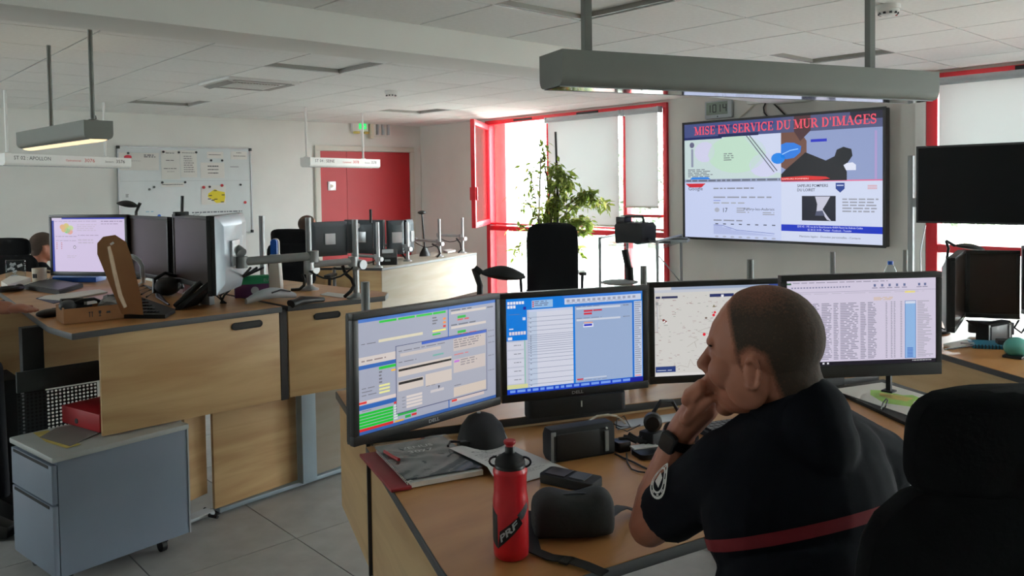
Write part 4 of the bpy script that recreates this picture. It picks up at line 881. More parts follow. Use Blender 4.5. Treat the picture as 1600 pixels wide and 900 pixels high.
def scr_c(s):
    s.r(0, 0, 1, 1, (204, 202, 198)); s.r(0, 0, 1, 0.03, (150, 164, 190), 1); s.r(0, 0.0, 0.13, 0.03, (206, 204, 206), 2); s.r(0, 0.03, 1, 0.06, (190, 194, 204), 1); s.r(0.9, 0, 1, 0.03, (60, 80, 150), 2)
    rnd = random.Random(5)
    for k in range(260):
        u, v = rnd.random(), rnd.uniform(0.1, 0.95); s.r(u, v, u + rnd.uniform(0.004, 0.03), v + rnd.uniform(0.003, 0.008), rnd.choice(((170, 150, 150), (150, 156, 150), (186, 176, 180), (160, 130, 130))), 2)
    for k in range(9):
        p = [(rnd.random(), rnd.uniform(0.1, .95))]
        for q in range(5): p.append((p[-1][0] + rnd.uniform(-.08, .1), p[-1][1] + rnd.uniform(-.09, .1)))
        s.line([(min(.99, max(.01, a)), min(.95, max(.1, b))) for a, b in p], 0.0015, (176, 170, 164), 1)
    s.ell(0.1, 0.4, 0.0, 0.0, (0, 0, 0), 1); s.r(0.01, 0.1, 0.045, 0.125, (50, 54, 90), 3); s.r(0.055, 0.1, 0.18, 0.125, (50, 54, 90), 3)
    s.ell(0.02, 0.18, 0.012, 0.02, (150, 150, 150), 3); s.r(0.018, 0.2, 0.026, 0.5, (180, 180, 184), 3)
    s.r(0.43, 0.09, 0.62, 0.125, (40, 50, 100), 3); s.r(0.52, 0.1, 0.54, 0.13, (230, 230, 236), 4)
    for u, v, a in ((0.46, 0.33, 0.011), (0.385, 0.545, 0.012), (0.35, 0.88, 0.011), (0.345, 0.91, 0.011), (0.35, 0.895, 0.008), (0.47, 0.3, 0.009), (0.77, 0.4, 0.012), (0.8, 0.7, 0.01)): s.ell(u, v, a, a * 1.5, (220, 36, 56), 4)
    for u, v in ((0.07, 0.37), (0.085, 0.385)): s.ell(u, v, 0.01, 0.014, (120, 40, 40), 4); s.r(u, v + .005, u + .012, v + .02, (240, 240, 240), 5)
    s.poly([(0.45, 0.24), (0.462, 0.21), (0.474, 0.24)], (120, 110, 80), 4); s.ell(0.4, 0.36, 0.01, 0.01, (110, 90, 80), 4)
    s.r(0.005, 0.89, 0.16, 0.955, (40, 60, 120), 4); s.words(0.015, 0.93, 0.13, 0.945, 1, (200, 206, 226), 5, ragged=0); s.r(0, 0.97, 1, 1, (214, 212, 210), 3)
def scr_d(s):
    s.r(0, 0, 1, 1, (206, 198, 218)); s.r(0, 0.955, 1, 1, (26, 22, 34), 1); s.r(0.0, 0.025, 0.03, 0.045, (40, 90, 60), 2)
    for u in (0.2, 0.235, 0.265): s.r(u, 0.965, u + 0.013, 0.985, (220, 220, 226), 2)
    s.words(0.84, 0.967, 0.97, 0.985, 1, (200, 200, 206), 2, wl=.015, ragged=0)
    s.words(0.04, 0.02, 0.7, 0.03, 1, (130, 124, 150), 2, wl=.05, fill=1); 
    for k in range(20): s.r(0.03 + 0.02 * k, 0.075, 0.042 + 0.02 * k, 0.09, (130, 130, 160), 2)
    for u in (0.58, 0.63, 0.68, 0.73, 0.78, 0.88, 0.92): s.r(u, 0.06, u + 0.015, 0.09, (100, 110, 150), 2); s.r(u - 0.01, 0.1, u + 0.025, 0.11, (140, 136, 160), 2)
    s.r(0, 0.135, 1, 0.139, (150, 144, 170), 2); s.r(0.79, 0.15, 0.86, 0.17, (236, 220, 120), 2); s.words(0.02, 0.155, 0.98, 0.163, 1, (150, 146, 168), 2, wl=.1)
    s.words(0.58, 0.215, 0.71, 0.255, 3, (210, 170, 110), 2, wl=.06, ragged=.1)
    for u0, u1, wl in ((0.17, 0.22, .05), (0.23, 0.3, .06), (0.31, 0.345, .04), (0.355, 0.48, .06), (0.49, 0.53, .05), (0.54, 0.6, .05)):
        s.words(u0, 0.27, u1, 0.94, 34, (120, 116, 142), 2, wl=wl, ragged=0.25, fill=.5)
    for u in (0.66, 0.695, 0.715, 0.76): s.words(u, 0.27, u + 0.012, 0.94, 34, (130, 126, 150), 2, wl=.02, ragged=.1, fill=.5)
    s.r(0.79, 0.265, 0.865, 0.945, (60, 110, 180), 2); s.r(0.793, 0.27, 0.862, 0.30, (206, 214, 232), 3); s.r(0.793, 0.30, 0.862, 0.94, (140, 178, 222), 3)
    for k in range(7): s.r(0.805, 0.82 + 0.017 * k, 0.845, 0.829 + 0.017 * k, (50, 100, 190), 4)
    s.words(0.875, 0.27, 0.985, 0.94, 34, (150, 146, 166), 2, wl=.09, ragged=.7, fill=.45)
MG = 'monitors lined up on the foreground desk'
def P2(x, dpt): p = D(x, 560, dpt); return p
M1 = monitor('first foreground monitor, nearest the left, with green and red list rows', P2(549, 2.165), P2(780, 2.6), 1.222, 0.36, scr_a, group=MG, logo='DELL', tilt=0.012)
M2 = monitor('second foreground monitor with a bright blue desktop and grey windows', P2(783, 2.62), P2(1012, 2.8), 1.213, 0.358, scr_b, group=MG, logo='DELL')
M3 = monitor('third foreground monitor with a pale map, partly behind the man\'s head', P2(1015, 2.83), P2(1229, 2.9), 1.217, 0.358, scr_c, group=MG)
M4 = monitor('fourth foreground monitor with a spreadsheet, right of the man\'s head', P2(1221, 2.68), P2(1471, 2.72), 1.253, 0.347, scr_d, group=MG, bez=0.02, chin=0.042, tilt=-0.004)
t = thing('sound_bar', 'black sound bar hanging under the blue second monitor', 'speaker', (0, 0, 0)); a = D(824, 632, 2.66); b = D(978, 616, 2.76); zz = 0.835
t.location = ((a.x + b.x) / 2, (a.y + b.y) / 2, 0.80); t.rotation_euler.z = math.atan2(b.y - a.y, b.x - a.x); Lb = (b - a).to_2d().length
MB().rbox((0, 0.02, 0.025), (Lb, 0.06, 0.06), 0.022).build('case', M_BLKM, t, bevel=0.004)
MB().box((0.01, -0.0115, 0.03), (0.004, 0.002, 0.02)).build('status_light', M_WHITE, t)
# ================================================================== DESKS
def top(mb_name, poly, z, t, parent, m=M_TOP, edge=M_EDGE, th=0.028):
    """worktop with a grey edge band: top laminate + edging as two parts"""
    pz = [(p[0], p[1]) for p in poly]
    MB().prism(pz, z - th, z - 0.0015).build('edging', edge, parent, world=True, bevel=0.003)
    c = Vector((sum(p[0] for p in pz) / len(pz), sum(p[1] for p in pz) / len(pz)))
    ins = [c + (Vector(p) - c) * (1 - 0.004 / max(0.05, (Vector(p) - c).length)) for p in pz]
    return MB().prism([tuple(p) for p in ins], z - 0.004, z).build('worktop', m, parent, world=True)
def board(name, a, b, z0, z1, parent, m, t=0.02): return MB().slab(a, b, z0, z1, t).build(name, m, parent, world=True, bevel=0.002)
def leg(parent, p, z1, rz, L=0.6, m=M_STEEL):
    MB().box((p[0], p[1], (z1 + 0.06) / 2), (0.07, 0.05, z1 - 0.06), rz).build('leg', m, parent, world=True, bevel=0.004)
    f = MB().box((p[0], p[1], 0.035), (0.07, L, 0.05), rz).build('foot', m, parent, world=True, bevel=0.006)
def slot(parent, a, b, z, nrm, wd=0.034):
    """oval cable-entry slot with raised rim on an upright board; a,b ground ends"""
    a = Vector(a[:2]); b = Vector(b[:2]); d = (b - a).normalized(); n = Vector(nrm).normalized(); L = (b - a).length
    def ov(r, L_): return [(L_ / 2 * s + r * math.cos(t), r * math.sin(t)) for s, t0 in ((1, -PI / 2), (-1, PI / 2)) for t in [t0 + PI * k / 8 for k in range(9)]]
    c = (a + b) / 2
    def P(q, off): return (c.x + d.x * q[0] + n.x * off, c.y + d.y * q[0] + n.y * off, z + q[1])
    o = MB().loft([[P(q, off) for q in ov(wd / 2, L - wd)] for off in (0.0, 0.004)]).build('cable_slot', M_BLK, parent, world=True)
    MB().loft([[P(q, off) for q in ov(r, L - wd)] for r, off in ((wd / 2, 0.0), (wd / 2, 0.007), (wd / 2 - 0.005, 0.007), (wd / 2 - 0.005, 0.004))], cap=False).build('slot_rim', M_BLKM, o, world=True)

# ---------- foreground desk
P1, P2_, PB = Z(571, 698, .76), Z(688, 888, .76), Z(524, 611, .79)
P3, P4 = Z(900, 902, .76), Z(1105, 838, .76)
e1 = Vector((math.cos(math.radians(-22.1)), math.sin(math.radians(-22.1)), 0)); e2 = Vector((-e1.y, e1.x, 0))
FD = thing('work_desk', 'beech-topped foreground desk where the man leans on his elbow', 'desk', (P1.x, P1.y, 0))
A5, A6, A7 = Z(722, 935, .76), Z(850, 940, .76), P4 + (P4 - P3).normalized() * 0.75
A8 = P1 + e1 * 2.05 - e2 * 0.42; A9 = P1 + e1 * 2.05
top('worktop', [P1, P2_, A5, A6, P3, P4, A7, A8, A9][::-1], .76, .028, FD)
dv = (P2_ - P1).normalized(); nin = Vector((-dv.y, dv.x, 0))
board('side_panel', P1 + nin * 0.025 + dv * 0.008, P2_ + nin * 0.025, 0.345, 0.731, FD, M_BEECH)
board('side_panel', P2_ + nin * 0.025, A5 + nin * 0.02, 0.345, 0.731, FD, M_BEECH)
for k, (u, v) in enumerate(((0.35, -0.25), (1.75, -0.22))): 
    q = P1 + e1 * u + e2 * v; leg(FD, q, 0.73, math.radians(-22.1))
RD = thing('screen_desk', 'raised rear desk section behind the foreground monitors', 'desk', (PB.x, PB.y, 0))
s0 = P1 + e2 * 0.012 + UP * 0.03
B3 = P1 + e1 * 2.05 + e2 * 0.012; B4 = P1 + e1 * 1.75 + e2 * 0.66
top('worktop', [s0, B3, B4, PB], .79, .028, RD)
dvb = (P1 - PB).normalized(); nb = Vector((-dvb.y, dvb.x, 0))
board('side_panel', PB + nb * 0.025, P1 + nb * 0.025 + e2 * 0.012, 0.345, 0.76, RD, M_BEECH)
board('back_panel', PB + nb * 0.03 + dvb * 0.02, B4, 0.345, 0.76, RD, M_BEECH)
MB().slab(s0 + nb * 0.016, s0 + nb * 0.016 - dvb * 0.012, 0.345, 0.76, 0.02).build('gap_profile', M_GAP, RD, world=True)
for u in (0.3, 1.6):
    q = P1 + e1 * u + e2 * 0.35; leg(RD, q, 0.762, math.radians(-22.1), 0.45)

# ---------- left station (raised sit-stand pair)
LZ = 1.0
FC = Z(441, 479, LZ); l1 = FC - Z(205, 508, LZ); l1.normalize(); l2 = Vector((-l1.y, l1.x, 0))                                  # front right corner of the first worktop
def onfront(px):                                      # along the front edge line, at a given image x
    best = None
    for k in range(-200, 140):
        q = FC + l1 * (k / 100.0)
        if dep(q) > 0.5:
            e = abs(proj(q)[0] - px)
            if best is None or e < best[0]: best = (e, q)
    return best[1]
LD = thing('work_desk', 'raised beech desk at left with a rounded corner, a cardboard box on it', 'desk', (FC.x, FC.y, 0))
c0 = onfront(205); c1 = Z(112, 521, LZ); c2 = Z(75, 510, LZ); c3 = Z(50, 493, LZ); c4 = Z(12, 465, LZ); c5 = Z(-30, 437, LZ)
top('worktop', [FC, FC + l2 * 1.3, FC + l2 * 2.3 - l1 * 0.2, c5 + l1 * 0.3 + l2 * 0.5, c5, c4, c3, c2, c1, c0], LZ, .028, LD)
pa = onfront(158) + l2 * 0.02; pb = FC + l2 * 0.02 - l1 * 0.012
board('front_panel', pa, pb, 0.552, LZ - 0.029, LD, M_BEECH)
slot(LD, onfront(361) + l2 * 0.009, onfront(409) + l2 * 0.009, LZ - 0.029 - 0.038, -l2)
bz = math.atan2(l1.y, l1.x)
board('back_panel', pa + l2 * 1.2 - l1 * 0.3, pb + l2 * 1.2, 0.62, LZ - 0.029, LD, M_BEECH)
pe = onfront(96) + l2 * 0.5
MB().box((pe.x, pe.y, 0.5), (0.085, 0.06, 0.94), bz).build('leg', M_BLKM, LD, world=True, bevel=0.004)
MB().box((pe.x, pe.y + 0.1, 0.03), (0.08, 0.7, 0.04), bz).build('foot', M_BLKM, LD, world=True, bevel=0.004)
q0 = onfront(60) + l2 * 0.42; q1 = onfront(200) + l2 * 0.42
# perforated steel modesty panel, real round-ish holes
def perforated(parent, a, b, z0, z1, pitch=0.016):
    a = Vector(a[:2]); b = Vector(b[:2]); d = (b - a).normalized(); n_ = int((b - a).length / pitch); m_ = int((z1 - z0) / pitch); mb = MB()
    for i in range(n_):
        for j in range(m_):
            c = a + d * ((i + 0.5) * pitch); cz = z0 + (j + 0.5) * pitch; hp = pitch / 2
            out = [(1, 0), (1, 1), (0, 1), (-1, 1), (-1, 0), (-1, -1), (0, -1), (1, -1)]
            O = [mb.v((c.x + d.x * u * hp, c.y + d.y * u * hp, cz + v * hp)) for u, v in out]
            I = [mb.v((c.x + d.x * 0.33 * pitch * math.cos(PI / 4 * k), c.y + d.y * 0.33 * pitch * math.cos(PI / 4 * k), cz + 0.33 * pitch * math.sin(PI / 4 * k))) for k in range(8)]
            for k in range(8): mb.f((O[k], O[(k + 1) % 8], I[(k + 1) % 8], I[k]))
    bmesh.ops.remove_doubles(mb.bm, verts=mb.bm.verts, dist=0.0002)
    return mb.build('perforated_panel', M_PERF, parent, world=True, fix=False)
perforated(LD, q0, q1, 0.42, 0.70)
board('modesty_rail', q0, q1, 0.70, 0.79, LD, M_PERF, 0.02)
cq0, cq1 = Z(15, 690, 0.0), Z(118, 668, 0.0)
ca = onfront(50) + l2 * 1.1; cb_ = onfront(116) + l2 * 1.1
t = thing('added_shade_block', 'dark block added for the darkness under the raised left desk', 'shade block', (ca.x, ca.y, 0))  # dark body added to stand for the darkness beneath the desk
board('body', ca, cb_, 0.03, 0.66, t, M_BLKM, 0.35); board('plinth', ca, cb_, 0.0, 0.03, t, M_BLK, 0.3); board('door', ca - l2 * .186, (ca + cb_) / 2 - l2 * .186, .05, .64, t, M_BLKM, .016)
# second desk of the pair, carrying the screen poles
SD = thing('screen_desk', 'tapered beech screen desk at left carrying the silver poles', 'desk', (FC.x + .3, FC.y, 0))
g0 = FC + l1 * 0.03; g1 = Z(602, 462, LZ); g2 = Z(607, 457, LZ); g3 = Z(440, 437, LZ); 
top('worktop', [g0, g1, g2, g3, FC + l1 * 0.02 + l2 * 1.1], LZ, .028, SD)
board('front_panel', g0 + l2 * 0.02 + l1 * 0.006, Vector((g1.x, g1.y, 0)) + l2 * 0.02 - l1 * 0.02, 0.552, LZ - 0.029, SD, M_BEECH)
MB().slab(FC + l2 * 0.02 - l1 * 0.006, FC + l2 * 0.02 + l1 * 0.03, 0.545, LZ - 0.02, 0.012).build('gap_profile', M_GAP, SD, world=True)
bd = Vector((g1.x - g0.x, g1.y - g0.y, 0)).normalized(); bn_ = Vector((-bd.y, bd.x, 0)); bo0 = Vector((g0.x, g0.y, 0)) + l2 * 0.02 + l1 * 0.006
slot(SD, bo0 + bd * 0.13 - bn_ * 0.0105, bo0 + bd * 0.27 - bn_ * 0.0105, LZ - 0.029 - 0.04, -bn_)
# floor-standing boards, leg and foot rail behind the hanging panels
r0, r1 = Z(338, 798, .03), Z(467, 752, .03)
rd = (r1 - r0).normalized(); rn = Vector((-rd.y, rd.x, 0))
board('lower_panel', r0 + rn * 0.02, r1 + rn * 0.02, 0.035, 0.9, SD, M_BEECH)
r2 = Z(300, 790, .1)
board('lower_panel', Vector((r2.x, r2.y, 0)) + rn * 0.06, r0 + rn * 0.08 - rd * 0.004, 0.1, 0.9, SD, M_BEECH)
r3, r4 = Z(497, 745, .03), Z(540, 732, .03)
board('lower_panel', r3 + rn * 0.03, r4 + rn * 0.05 + rd * 0.2, 0.035, 0.9, SD, M_PALE)
lg = Z(482, 752, .03)
MB().box((lg.x, lg.y + 0.01, 0.47), (0.09, 0.05, 0.88), math.atan2(rd.y, rd.x)).build('leg', M_STEEL, SD, world=True, bevel=0.004)
ra, rb = Z(338, 803, 0), Z(560, 728, 0)
MB().slab(ra, rb, 0.012, 0.034, 0.07).build('foot', M_STEEL, SD, world=True, bevel=0.006)
rc, rd_ = Z(285, 822, 0), Z(330, 805, 0)
MB().slab(rc, rd_, 0.012, 0.03, 0.07).build('foot', M_LGREY, LD, world=True, bevel=0.006)
MB().tube([Z(320, 795, .02), Z(328, 806, .02), Z(340, 808, .02)], 0.008, 8).build('levelling_strap', M_BLKM, SD, world=True)
for q in (ra, rb): MB().cyl((q.x, q.y, 0), (q.x, q.y, 0.012), 0.02, 12).build('levelling_foot', M_BLK, SD, world=True)

# ---------- far station by the door
FZ = .74
f0, f1, f2, f3 = Z(597, 419, FZ), Z(745, 395, FZ), Z(524, 418, FZ), Z(440, 418, FZ)
XD = thing('screen_desk', 'far pale screen desk by the window carrying five slim poles', 'desk', (f0.x, f0.y, 0))
fn = (f1 - f0).normalized(); fb = Vector((-fn.y, fn.x, 0))
top('worktop', [f0, f1, f1 + fb * 0.62, f0 + fb * 0.62 + fn * 0.3, f2 + fb * 0.3 + fn * 0.2, f2 + fn * 0.02], FZ, .028, XD, M_PALE)
board('front_panel', f0 + fb * 0.015, f1 + fb * 0.015, 0.26, FZ - 0.029, XD, M_PALE)
board('end_panel', f2 + fn * 0.015, f0 + fb * 0.012 + fn * 0.006, 0.26, FZ - 0.029, XD, M_BEECH)
for u in (0.35, 1.5): leg(XD, f0 + fn * u + fb * 0.3, 0.71, math.atan2(fn.y, fn.x), 0.5, M_LGREY)
YD = thing('work_desk', 'far beech work desk below the red door, half hidden by silver poles', 'desk', (f3.x, f3.y, 0))
fd = (f2 - f3).normalized(); fp = Vector((-fd.y, fd.x, 0))
y0 = f2 - fd * 0.04
top('worktop', [f3, y0, y0 + fp * 0.8, f3 + fp * 0.8], FZ, .028, YD, M_TOP)
board('end_panel', f3 + fp * 0.012, y0 + fp * 0.012, 0.26, FZ - 0.029, YD, M_BEECH)
slot(YD, f3 + fd * 0.28 + fp * 0.001, f3 + fd * 0.4 + fp * 0.001, FZ - 0.07, -fp)
for u in (0.1, 0.4): leg(YD, f3 + fd * u + fp * 0.4, 0.71, math.atan2(fd.y, fd.x), 0.5, M_LGREY)

# ---------- right station
w0, w1 = Z(1320, 508, FZ), Z(1700, 620, FZ)
wd = (w1 - w0).normalized(); wn = Vector((-wd.y, wd.x, 0))
if wn.dot(RH) < 0: wn = -wn
QD = thing('work_desk', 'beech desk at the right edge holding dark monitors and a speaker', 'desk', (w0.x, w0.y, 0))
top('worktop', [w0, w1, w1 + wn * 1.0, w0 + wn * 1.5], FZ, .028, QD, M_TOP)
board('front_panel', w0 + wn * 0.02, w1 + wn * 0.02, 0.26, FZ - 0.029, QD, M_BEECH)
for u in (0.3, 1.2): leg(QD, w0 + wd * u + wn * 0.5, 0.71, math.atan2(wd.y, wd.x))

# ---------- far left station (behind the lit monitor)
h0 = Z(25, 470, 0)
HD = thing('work_desk', 'far left beech desk seen only below the raised desk', 'desk', (1.2, 7.6, 0))
top('worktop', [(0.2, 7.2), (2.5, 7.35), (2.5, 8.1), (0.2, 7.95)], .74, .028, HD, M_TOP)
board('front_panel', (0.2, 7.22), (2.5, 7.37), 0.26, 0.71, HD, M_BEECH)
for x in (0.4, 2.3): leg(HD, (x, 7.6), 0.71, 0)

# ---------- drawer pedestal
PH = .545
ax, bx, cx_ = Z(82, 715, PH), Z(297, 661, PH), Z(17, 680, PH)
pd1 = (bx - ax).normalized(); rz = math.atan2(pd1.y, pd1.x); LX = 0.55; LYd = 0.43
t = thing('drawer_pedestal', 'blue-grey steel drawer pedestal on castors at lower left', 'drawer unit', (ax.x, ax.y, 0), rz)
MB().box2((-0.005, -0.005, PH - .024), (LX + 0.005, LYd, PH)).build('top_panel', M_PEDTOP, t, bevel=0.008)
MB().box2((0.02, 0.008, 0.062), (LX, LYd - 0.01, PH - .024)).build('body', M_PED, t, bevel=0.003)
for z0, z1 in ((0.355, 0.507), (0.07, 0.348)):
    dr = MB().box2((-0.002, 0.01, z0), (0.019, LYd - 0.012, z1)).build('drawer', M_PED, t, bevel=0.004)
    MB().box2((-0.004, 0.04, z1 - 0.014), (0.006, LYd - 0.04, z1 - 0.003)).build('grip', M_BLKM, dr)
MB().box2((LX - 0.002, 0.004, 0.062), (LX + 0.004, 0.012, PH - .022)).build('edge_strip', M_LGREY, t)
for x in (0.06, LX - 0.10):
    for y in (0.06, LYd - 0.07):
        k = MB().cyl((x - 0.011, y, 0.028), (x + 0.011, y, 0.028), 0.028, 18).build('castor', M_BLK, t, smooth=True)
        MB().box((x, y, 0.054), (0.03, 0.05, 0.018)).build('castor_fork', M_BLKM, k)
for k, (label, pts, m, z) in enumerate((('grey folded paper lying on the drawer pedestal', [(88, 668), (130, 662), (155, 676), (110, 697), (62, 683)], mat('grey_folder_paper', (128, 122, 118), 0.85, vary=0.05), .5495), ('yellow envelope edge under the grey paper on the pedestal', [(52, 676), (75, 672), (126, 694), (104, 700), (72, 690)], M_OCH, .5482))):
    ps = [Z(x, y, z) for x, y in pts]; o = MB().prism([(p.x, p.y) for p in ps], z - 0.0012, z).build('loose_paper', m); tag(o, label, 'paper', 'papers on the drawer pedestal')
ps = [Z(x, y, .57) for x, y in ((96, 636), (157, 622), (160, 672), (134, 662))]
rr = thing('lever_file', 'red box file lying on the drawer pedestal under the desk', 'box file', (ps[0].x, ps[0].y, PH + .006))
qa, qb = Z(97, 660, PH + .006), Z(157, 677, PH + .006)
dd = (qb - qa); dd.z = 0; dd.normalize(); dn = Vector((-dd.y, dd.x, 0))
A_ = Vector((qa.x, qa.y, 0)); Bq = A_ + dd * 0.30
MB().prism([tuple(A_.to_2d()), tuple(Bq.to_2d()), tuple((Bq + dn * 0.3).to_2d()), tuple((A_ + dn * 0.3).to_2d())], PH + .006, PH + .083).build('cover', M_REDP, rr, world=True, bevel=0.004)
MB().cyl(A_ + dd * 0.12 - dn * 0.002 + UP * (PH + .03), A_ + dd * 0.12 + dn * 0.004 + UP * (PH + .03), 0.012, 12).build('finger_hole', M_BLK, rr, world=True)

# ================================================================== MONITOR POLES AND ARMS
def pole(label, base, zb, hgt, r=0.0175, m=M_ALU, arms=(), collars=(), group='monitor poles'):
    t = thing('monitor_pole', label, 'monitor stand', (base.x, base.y, zb), 0, group)
    MB().cyl((0, 0, 0.008), (0, 0, hgt), r, 18).build('post', m, t, smooth=True)
    MB().lathe([(0.02, 0), (0.05, 0), (0.05, 0.008), (0.03, 0.016), (r, 0.03)], n=20).build('foot', m, t, smooth=True)
    for z in collars:
        c = MB().lathe([(r, z - 0.028), (r + 0.014, z - 0.024), (r + 0.014, z + 0.024), (r, z + 0.028)], n=18).build('collar', m, t, smooth=True)
        d_ = (Vector((EYE.x, EYE.y, 0)) - Vector((base.x, base.y, 0))).normalized(); s_ = RH * 0.02
        MB().cyl(s_ + UP * z, s_ * 2.0 + UP * z + d_ * 0.02, 0.024, 14).build('clamp_knob', m, c, smooth=True)
    for k, pts in enumerate(arms):
        loc = [Vector(p) - t.location for p in pts]; mb = MB()
        mb.tube(loc, 0.02, 12, flat=0.85)
        o = mb.build('arm', m, t, smooth=True)
        for p in (loc[0], loc[-1]): MB().cyl(p - UP * 0.026, p + UP * 0.024, 0.026, 16).build('arm_joint', m, o, smooth=True)
        if k == 0:
            a, b = loc[0], loc[-1]; mb = MB(); mb.tube([a + (b - a) * u + UP * (-0.03 - 0.05 * math.sin(PI * u) ) for u in (0, .15, .3, .5, .7, .85, 1)], 0.005, 6); mb.build('arm_cable', M_BLK, o, smooth=True)
    return t
# foreground poles
def back_of(mo, hgt, dx=0.0): return mo.location + Matrix.Rotation(mo.rotation_euler.z, 3, 'Z') @ Vector((dx, .09, hgt / 2))
def arm_to(base, mo, hgt, m=M_ALUG):
    q = back_of(mo, hgt); a = Vector((base.x, base.y, q.z)); mid = a.lerp(q, .5) + e2 * .12; return [[a, mid], [mid, q]]
pole('grey pole rising behind the first foreground monitor', D(573, 560, 3.05), .79, D(573, 440, 3.05).z - .79, 0.0165, M_ALUG, arm_to(D(573, 560, 3.05), M1, 0.36), group='grey poles of the foreground screen desk')
pole('grey pole between the second and third foreground monitors', D(1007, 560, 3.15), .79, D(1007, 415, 3.15).z - .79, 0.0135, M_ALUG, arm_to(D(1007, 560, 3.15), M2, 0.358), group='grey poles of the foreground screen desk')
pole('grey pole rising above the third foreground monitor', D(1173, 560, 3.2), .79, D(1173, 405, 3.2).z - .79, 0.0135, M_ALUG, arm_to(D(1173, 560, 3.2), M3, 0.358), group='grey poles of the foreground screen desk')
pole('thin grey pole above the spreadsheet monitor', D(1301, 520, 4.35), FZ, D(1301, 393, 4.35).z - FZ, 0.0135, M_ALUG, group='grey poles of the right station')
pole('thin grey pole beside the water bottle', D(1414, 520, 4.9), FZ, D(1414, 390, 4.9).z - FZ, 0.0145, M_ALUG, group='grey poles of the right station')
# left station: three silver poles and the long arm
B1 = Z(557, 466, LZ); B2 = Z(484, 453, LZ); B3_ = D(411, 430, 4.6)
j0 = D(552, 408, dep(B1) - .03); j1 = D(483, 414, 3.98); j2 = D(489, 400, 3.98); j3 = D(378, 409, 3.85)
pole('right-hand silver pole of the left station, with the long monitor arm', B1, LZ, D(557, 343, dep(B1)).z - LZ, 0.0155, M_ALU, [[j0, j1]], [D(557, 413, dep(B1)).z - LZ], 'silver poles of the left station')
pole('middle silver pole of the left station', B2, LZ, D(481, 340, dep(B2)).z - LZ, 0.016, M_ALU, [], [D(483, 421, dep(B2)).z - LZ], 'silver poles of the left station')
pole('leftmost silver pole, beside the blue-topped white stand', B3_, LZ, D(411, 337, 4.6).z - LZ, 0.016, M_ALU, [], [], 'silver poles of the left station')
t = thing('articulated_arm', 'long grey monitor arm reaching to the back of the silver monitor', 'monitor stand', j2)
MB().tube([Vector(), j3 - j2], 0.023, 12, flat=0.9).build('arm', M_ALUG, t, smooth=True)
for p in (Vector(), j3 - j2): MB().cyl(p - UP * 0.03, p + UP * 0.025, 0.028, 16).build('arm_joint', M_ALUG, t, smooth=True)
kk = D(367, 396, 3.88) - j2
MB().tube([j3 - j2 + UP * 0.04, (j3 - j2 + kk) / 2 + UP * 0.036, kk], 0.026, 12).build('tilt_knuckle', M_ALUG, t, smooth=True)
cb = MB()
for s_ in range(3): cb.tube([j3 - j2 + UP * -0.03 + RH * (0.04 + .03 * s_), D(372 - 4 * s_, 440, 4.05) - j2, D(350 - 6 * s_, 462, 4.02) - j2, D(345 + 4 * s_, 474, 4.0) - j2], 0.006, 6)
cb.build('cable_bundle', M_BLK, t, smooth=True)
# far station
fps = [(591, 418, 347, 405), (637, 408, 347, 389), (687, 401, 342, 381), (723, 395, 340, 373)]
labs = ['first slim silver pole on the far pale desk, nearest the left', 'second slim silver pole on the far pale desk, by the red cables', 'third slim silver pole on the far pale desk, right of the desk lamp', 'last slim silver pole on the far pale desk, at its right end']
for (x, yb, yt, yc), lb in zip(fps, labs):
    b = Z(x, yb, FZ); dp = dep(b)
    q = [D(x - 3, yc - 4, dp), D(x - 38, yc - 6, dp + .12)]
    pole(lb, b, FZ, D(x, yt, dp).z - FZ, 0.018, M_ALU, [q], [D(x, yc, dp).z - FZ], 'slim silver poles on the far screen desk')

# ================================================================== OTHER MONITORS
LG = 'monitors of the left station'
def scr_l(s):
    s.r(0, 0, 1, 1, (206, 192, 222)); s.r(0, 0, 1, 0.025, (50, 60, 170), 1); s.r(0, 0, 0.14, 0.025, (206, 196, 220), 2); s.r(0, 0.05, 0.03, 1, (60, 70, 150), 1)
    for u, v, c in ((0.15, 0.17, (216, 170, 130)), (0.2, 0.15, (206, 190, 120)), (0.23, 0.2, (150, 206, 150)), (0.17, 0.22, (216, 180, 130)), (0.26, 0.19, (190, 206, 150)), (0.25, 0.26, (216, 160, 150)), (0.21, 0.24, (130, 200, 140))): s.ell(u, v, 0.04, 0.05, c, 2)
    s.words(0.04, 0.06, 0.65, 0.07, 1, (150, 130, 170), 2, ragged=.1, fill=1); s.words(0.68, 0.06, 0.97, 0.075, 1, (120, 100, 140), 2, fill=1, ragged=0); s.words(0.68, 0.11, 0.97, 0.12, 1, (120, 100, 140), 2, fill=1, ragged=.3)
    s.words(0.35, 0.12, 0.65, 0.26, 4, (190, 172, 204), 2); s.words(0.05, 0.34, 0.34, 0.35, 1, (140, 120, 160), 2, fill=1, ragged=0); s.words(0.36, 0.32, 0.64, 0.33, 1, (140, 120, 160), 2, fill=1, ragged=0); s.words(0.05, 0.42, 0.34, 0.43, 1, (150, 130, 170), 2, fill=1, ragged=0)
    s.words(0.055, 0.46, 0.075, 0.6, 4, (190, 110, 130), 2); s.words(0.12, 0.46, 0.14, 0.6, 4, (190, 110, 130), 2); s.words(0.36, 0.4, 0.6, 0.5, 2, (186, 170, 200), 2); s.words(0.2, 0.7, 0.35, 0.76, 2, (190, 174, 204), 2)
    s.ell(0.31, 0.545, 0.018, 0.03, (70, 60, 90), 3); s.ell(0.31, 0.545, 0.012, 0.02, (226, 216, 236), 4)
zt = D(140, 335.5, 4.9).z
monitor('lit monitor at far left showing a small coloured map', D(78, 380, 5.0), D(200, 380, 4.86), zt, 0.375, scr_l, group=LG)
monitor('dark monitor right next to the lit map monitor', D(201, 380, 4.9), D(263, 380, 4.45), D(232, 338, 4.6).z, 0.36, group=LG)
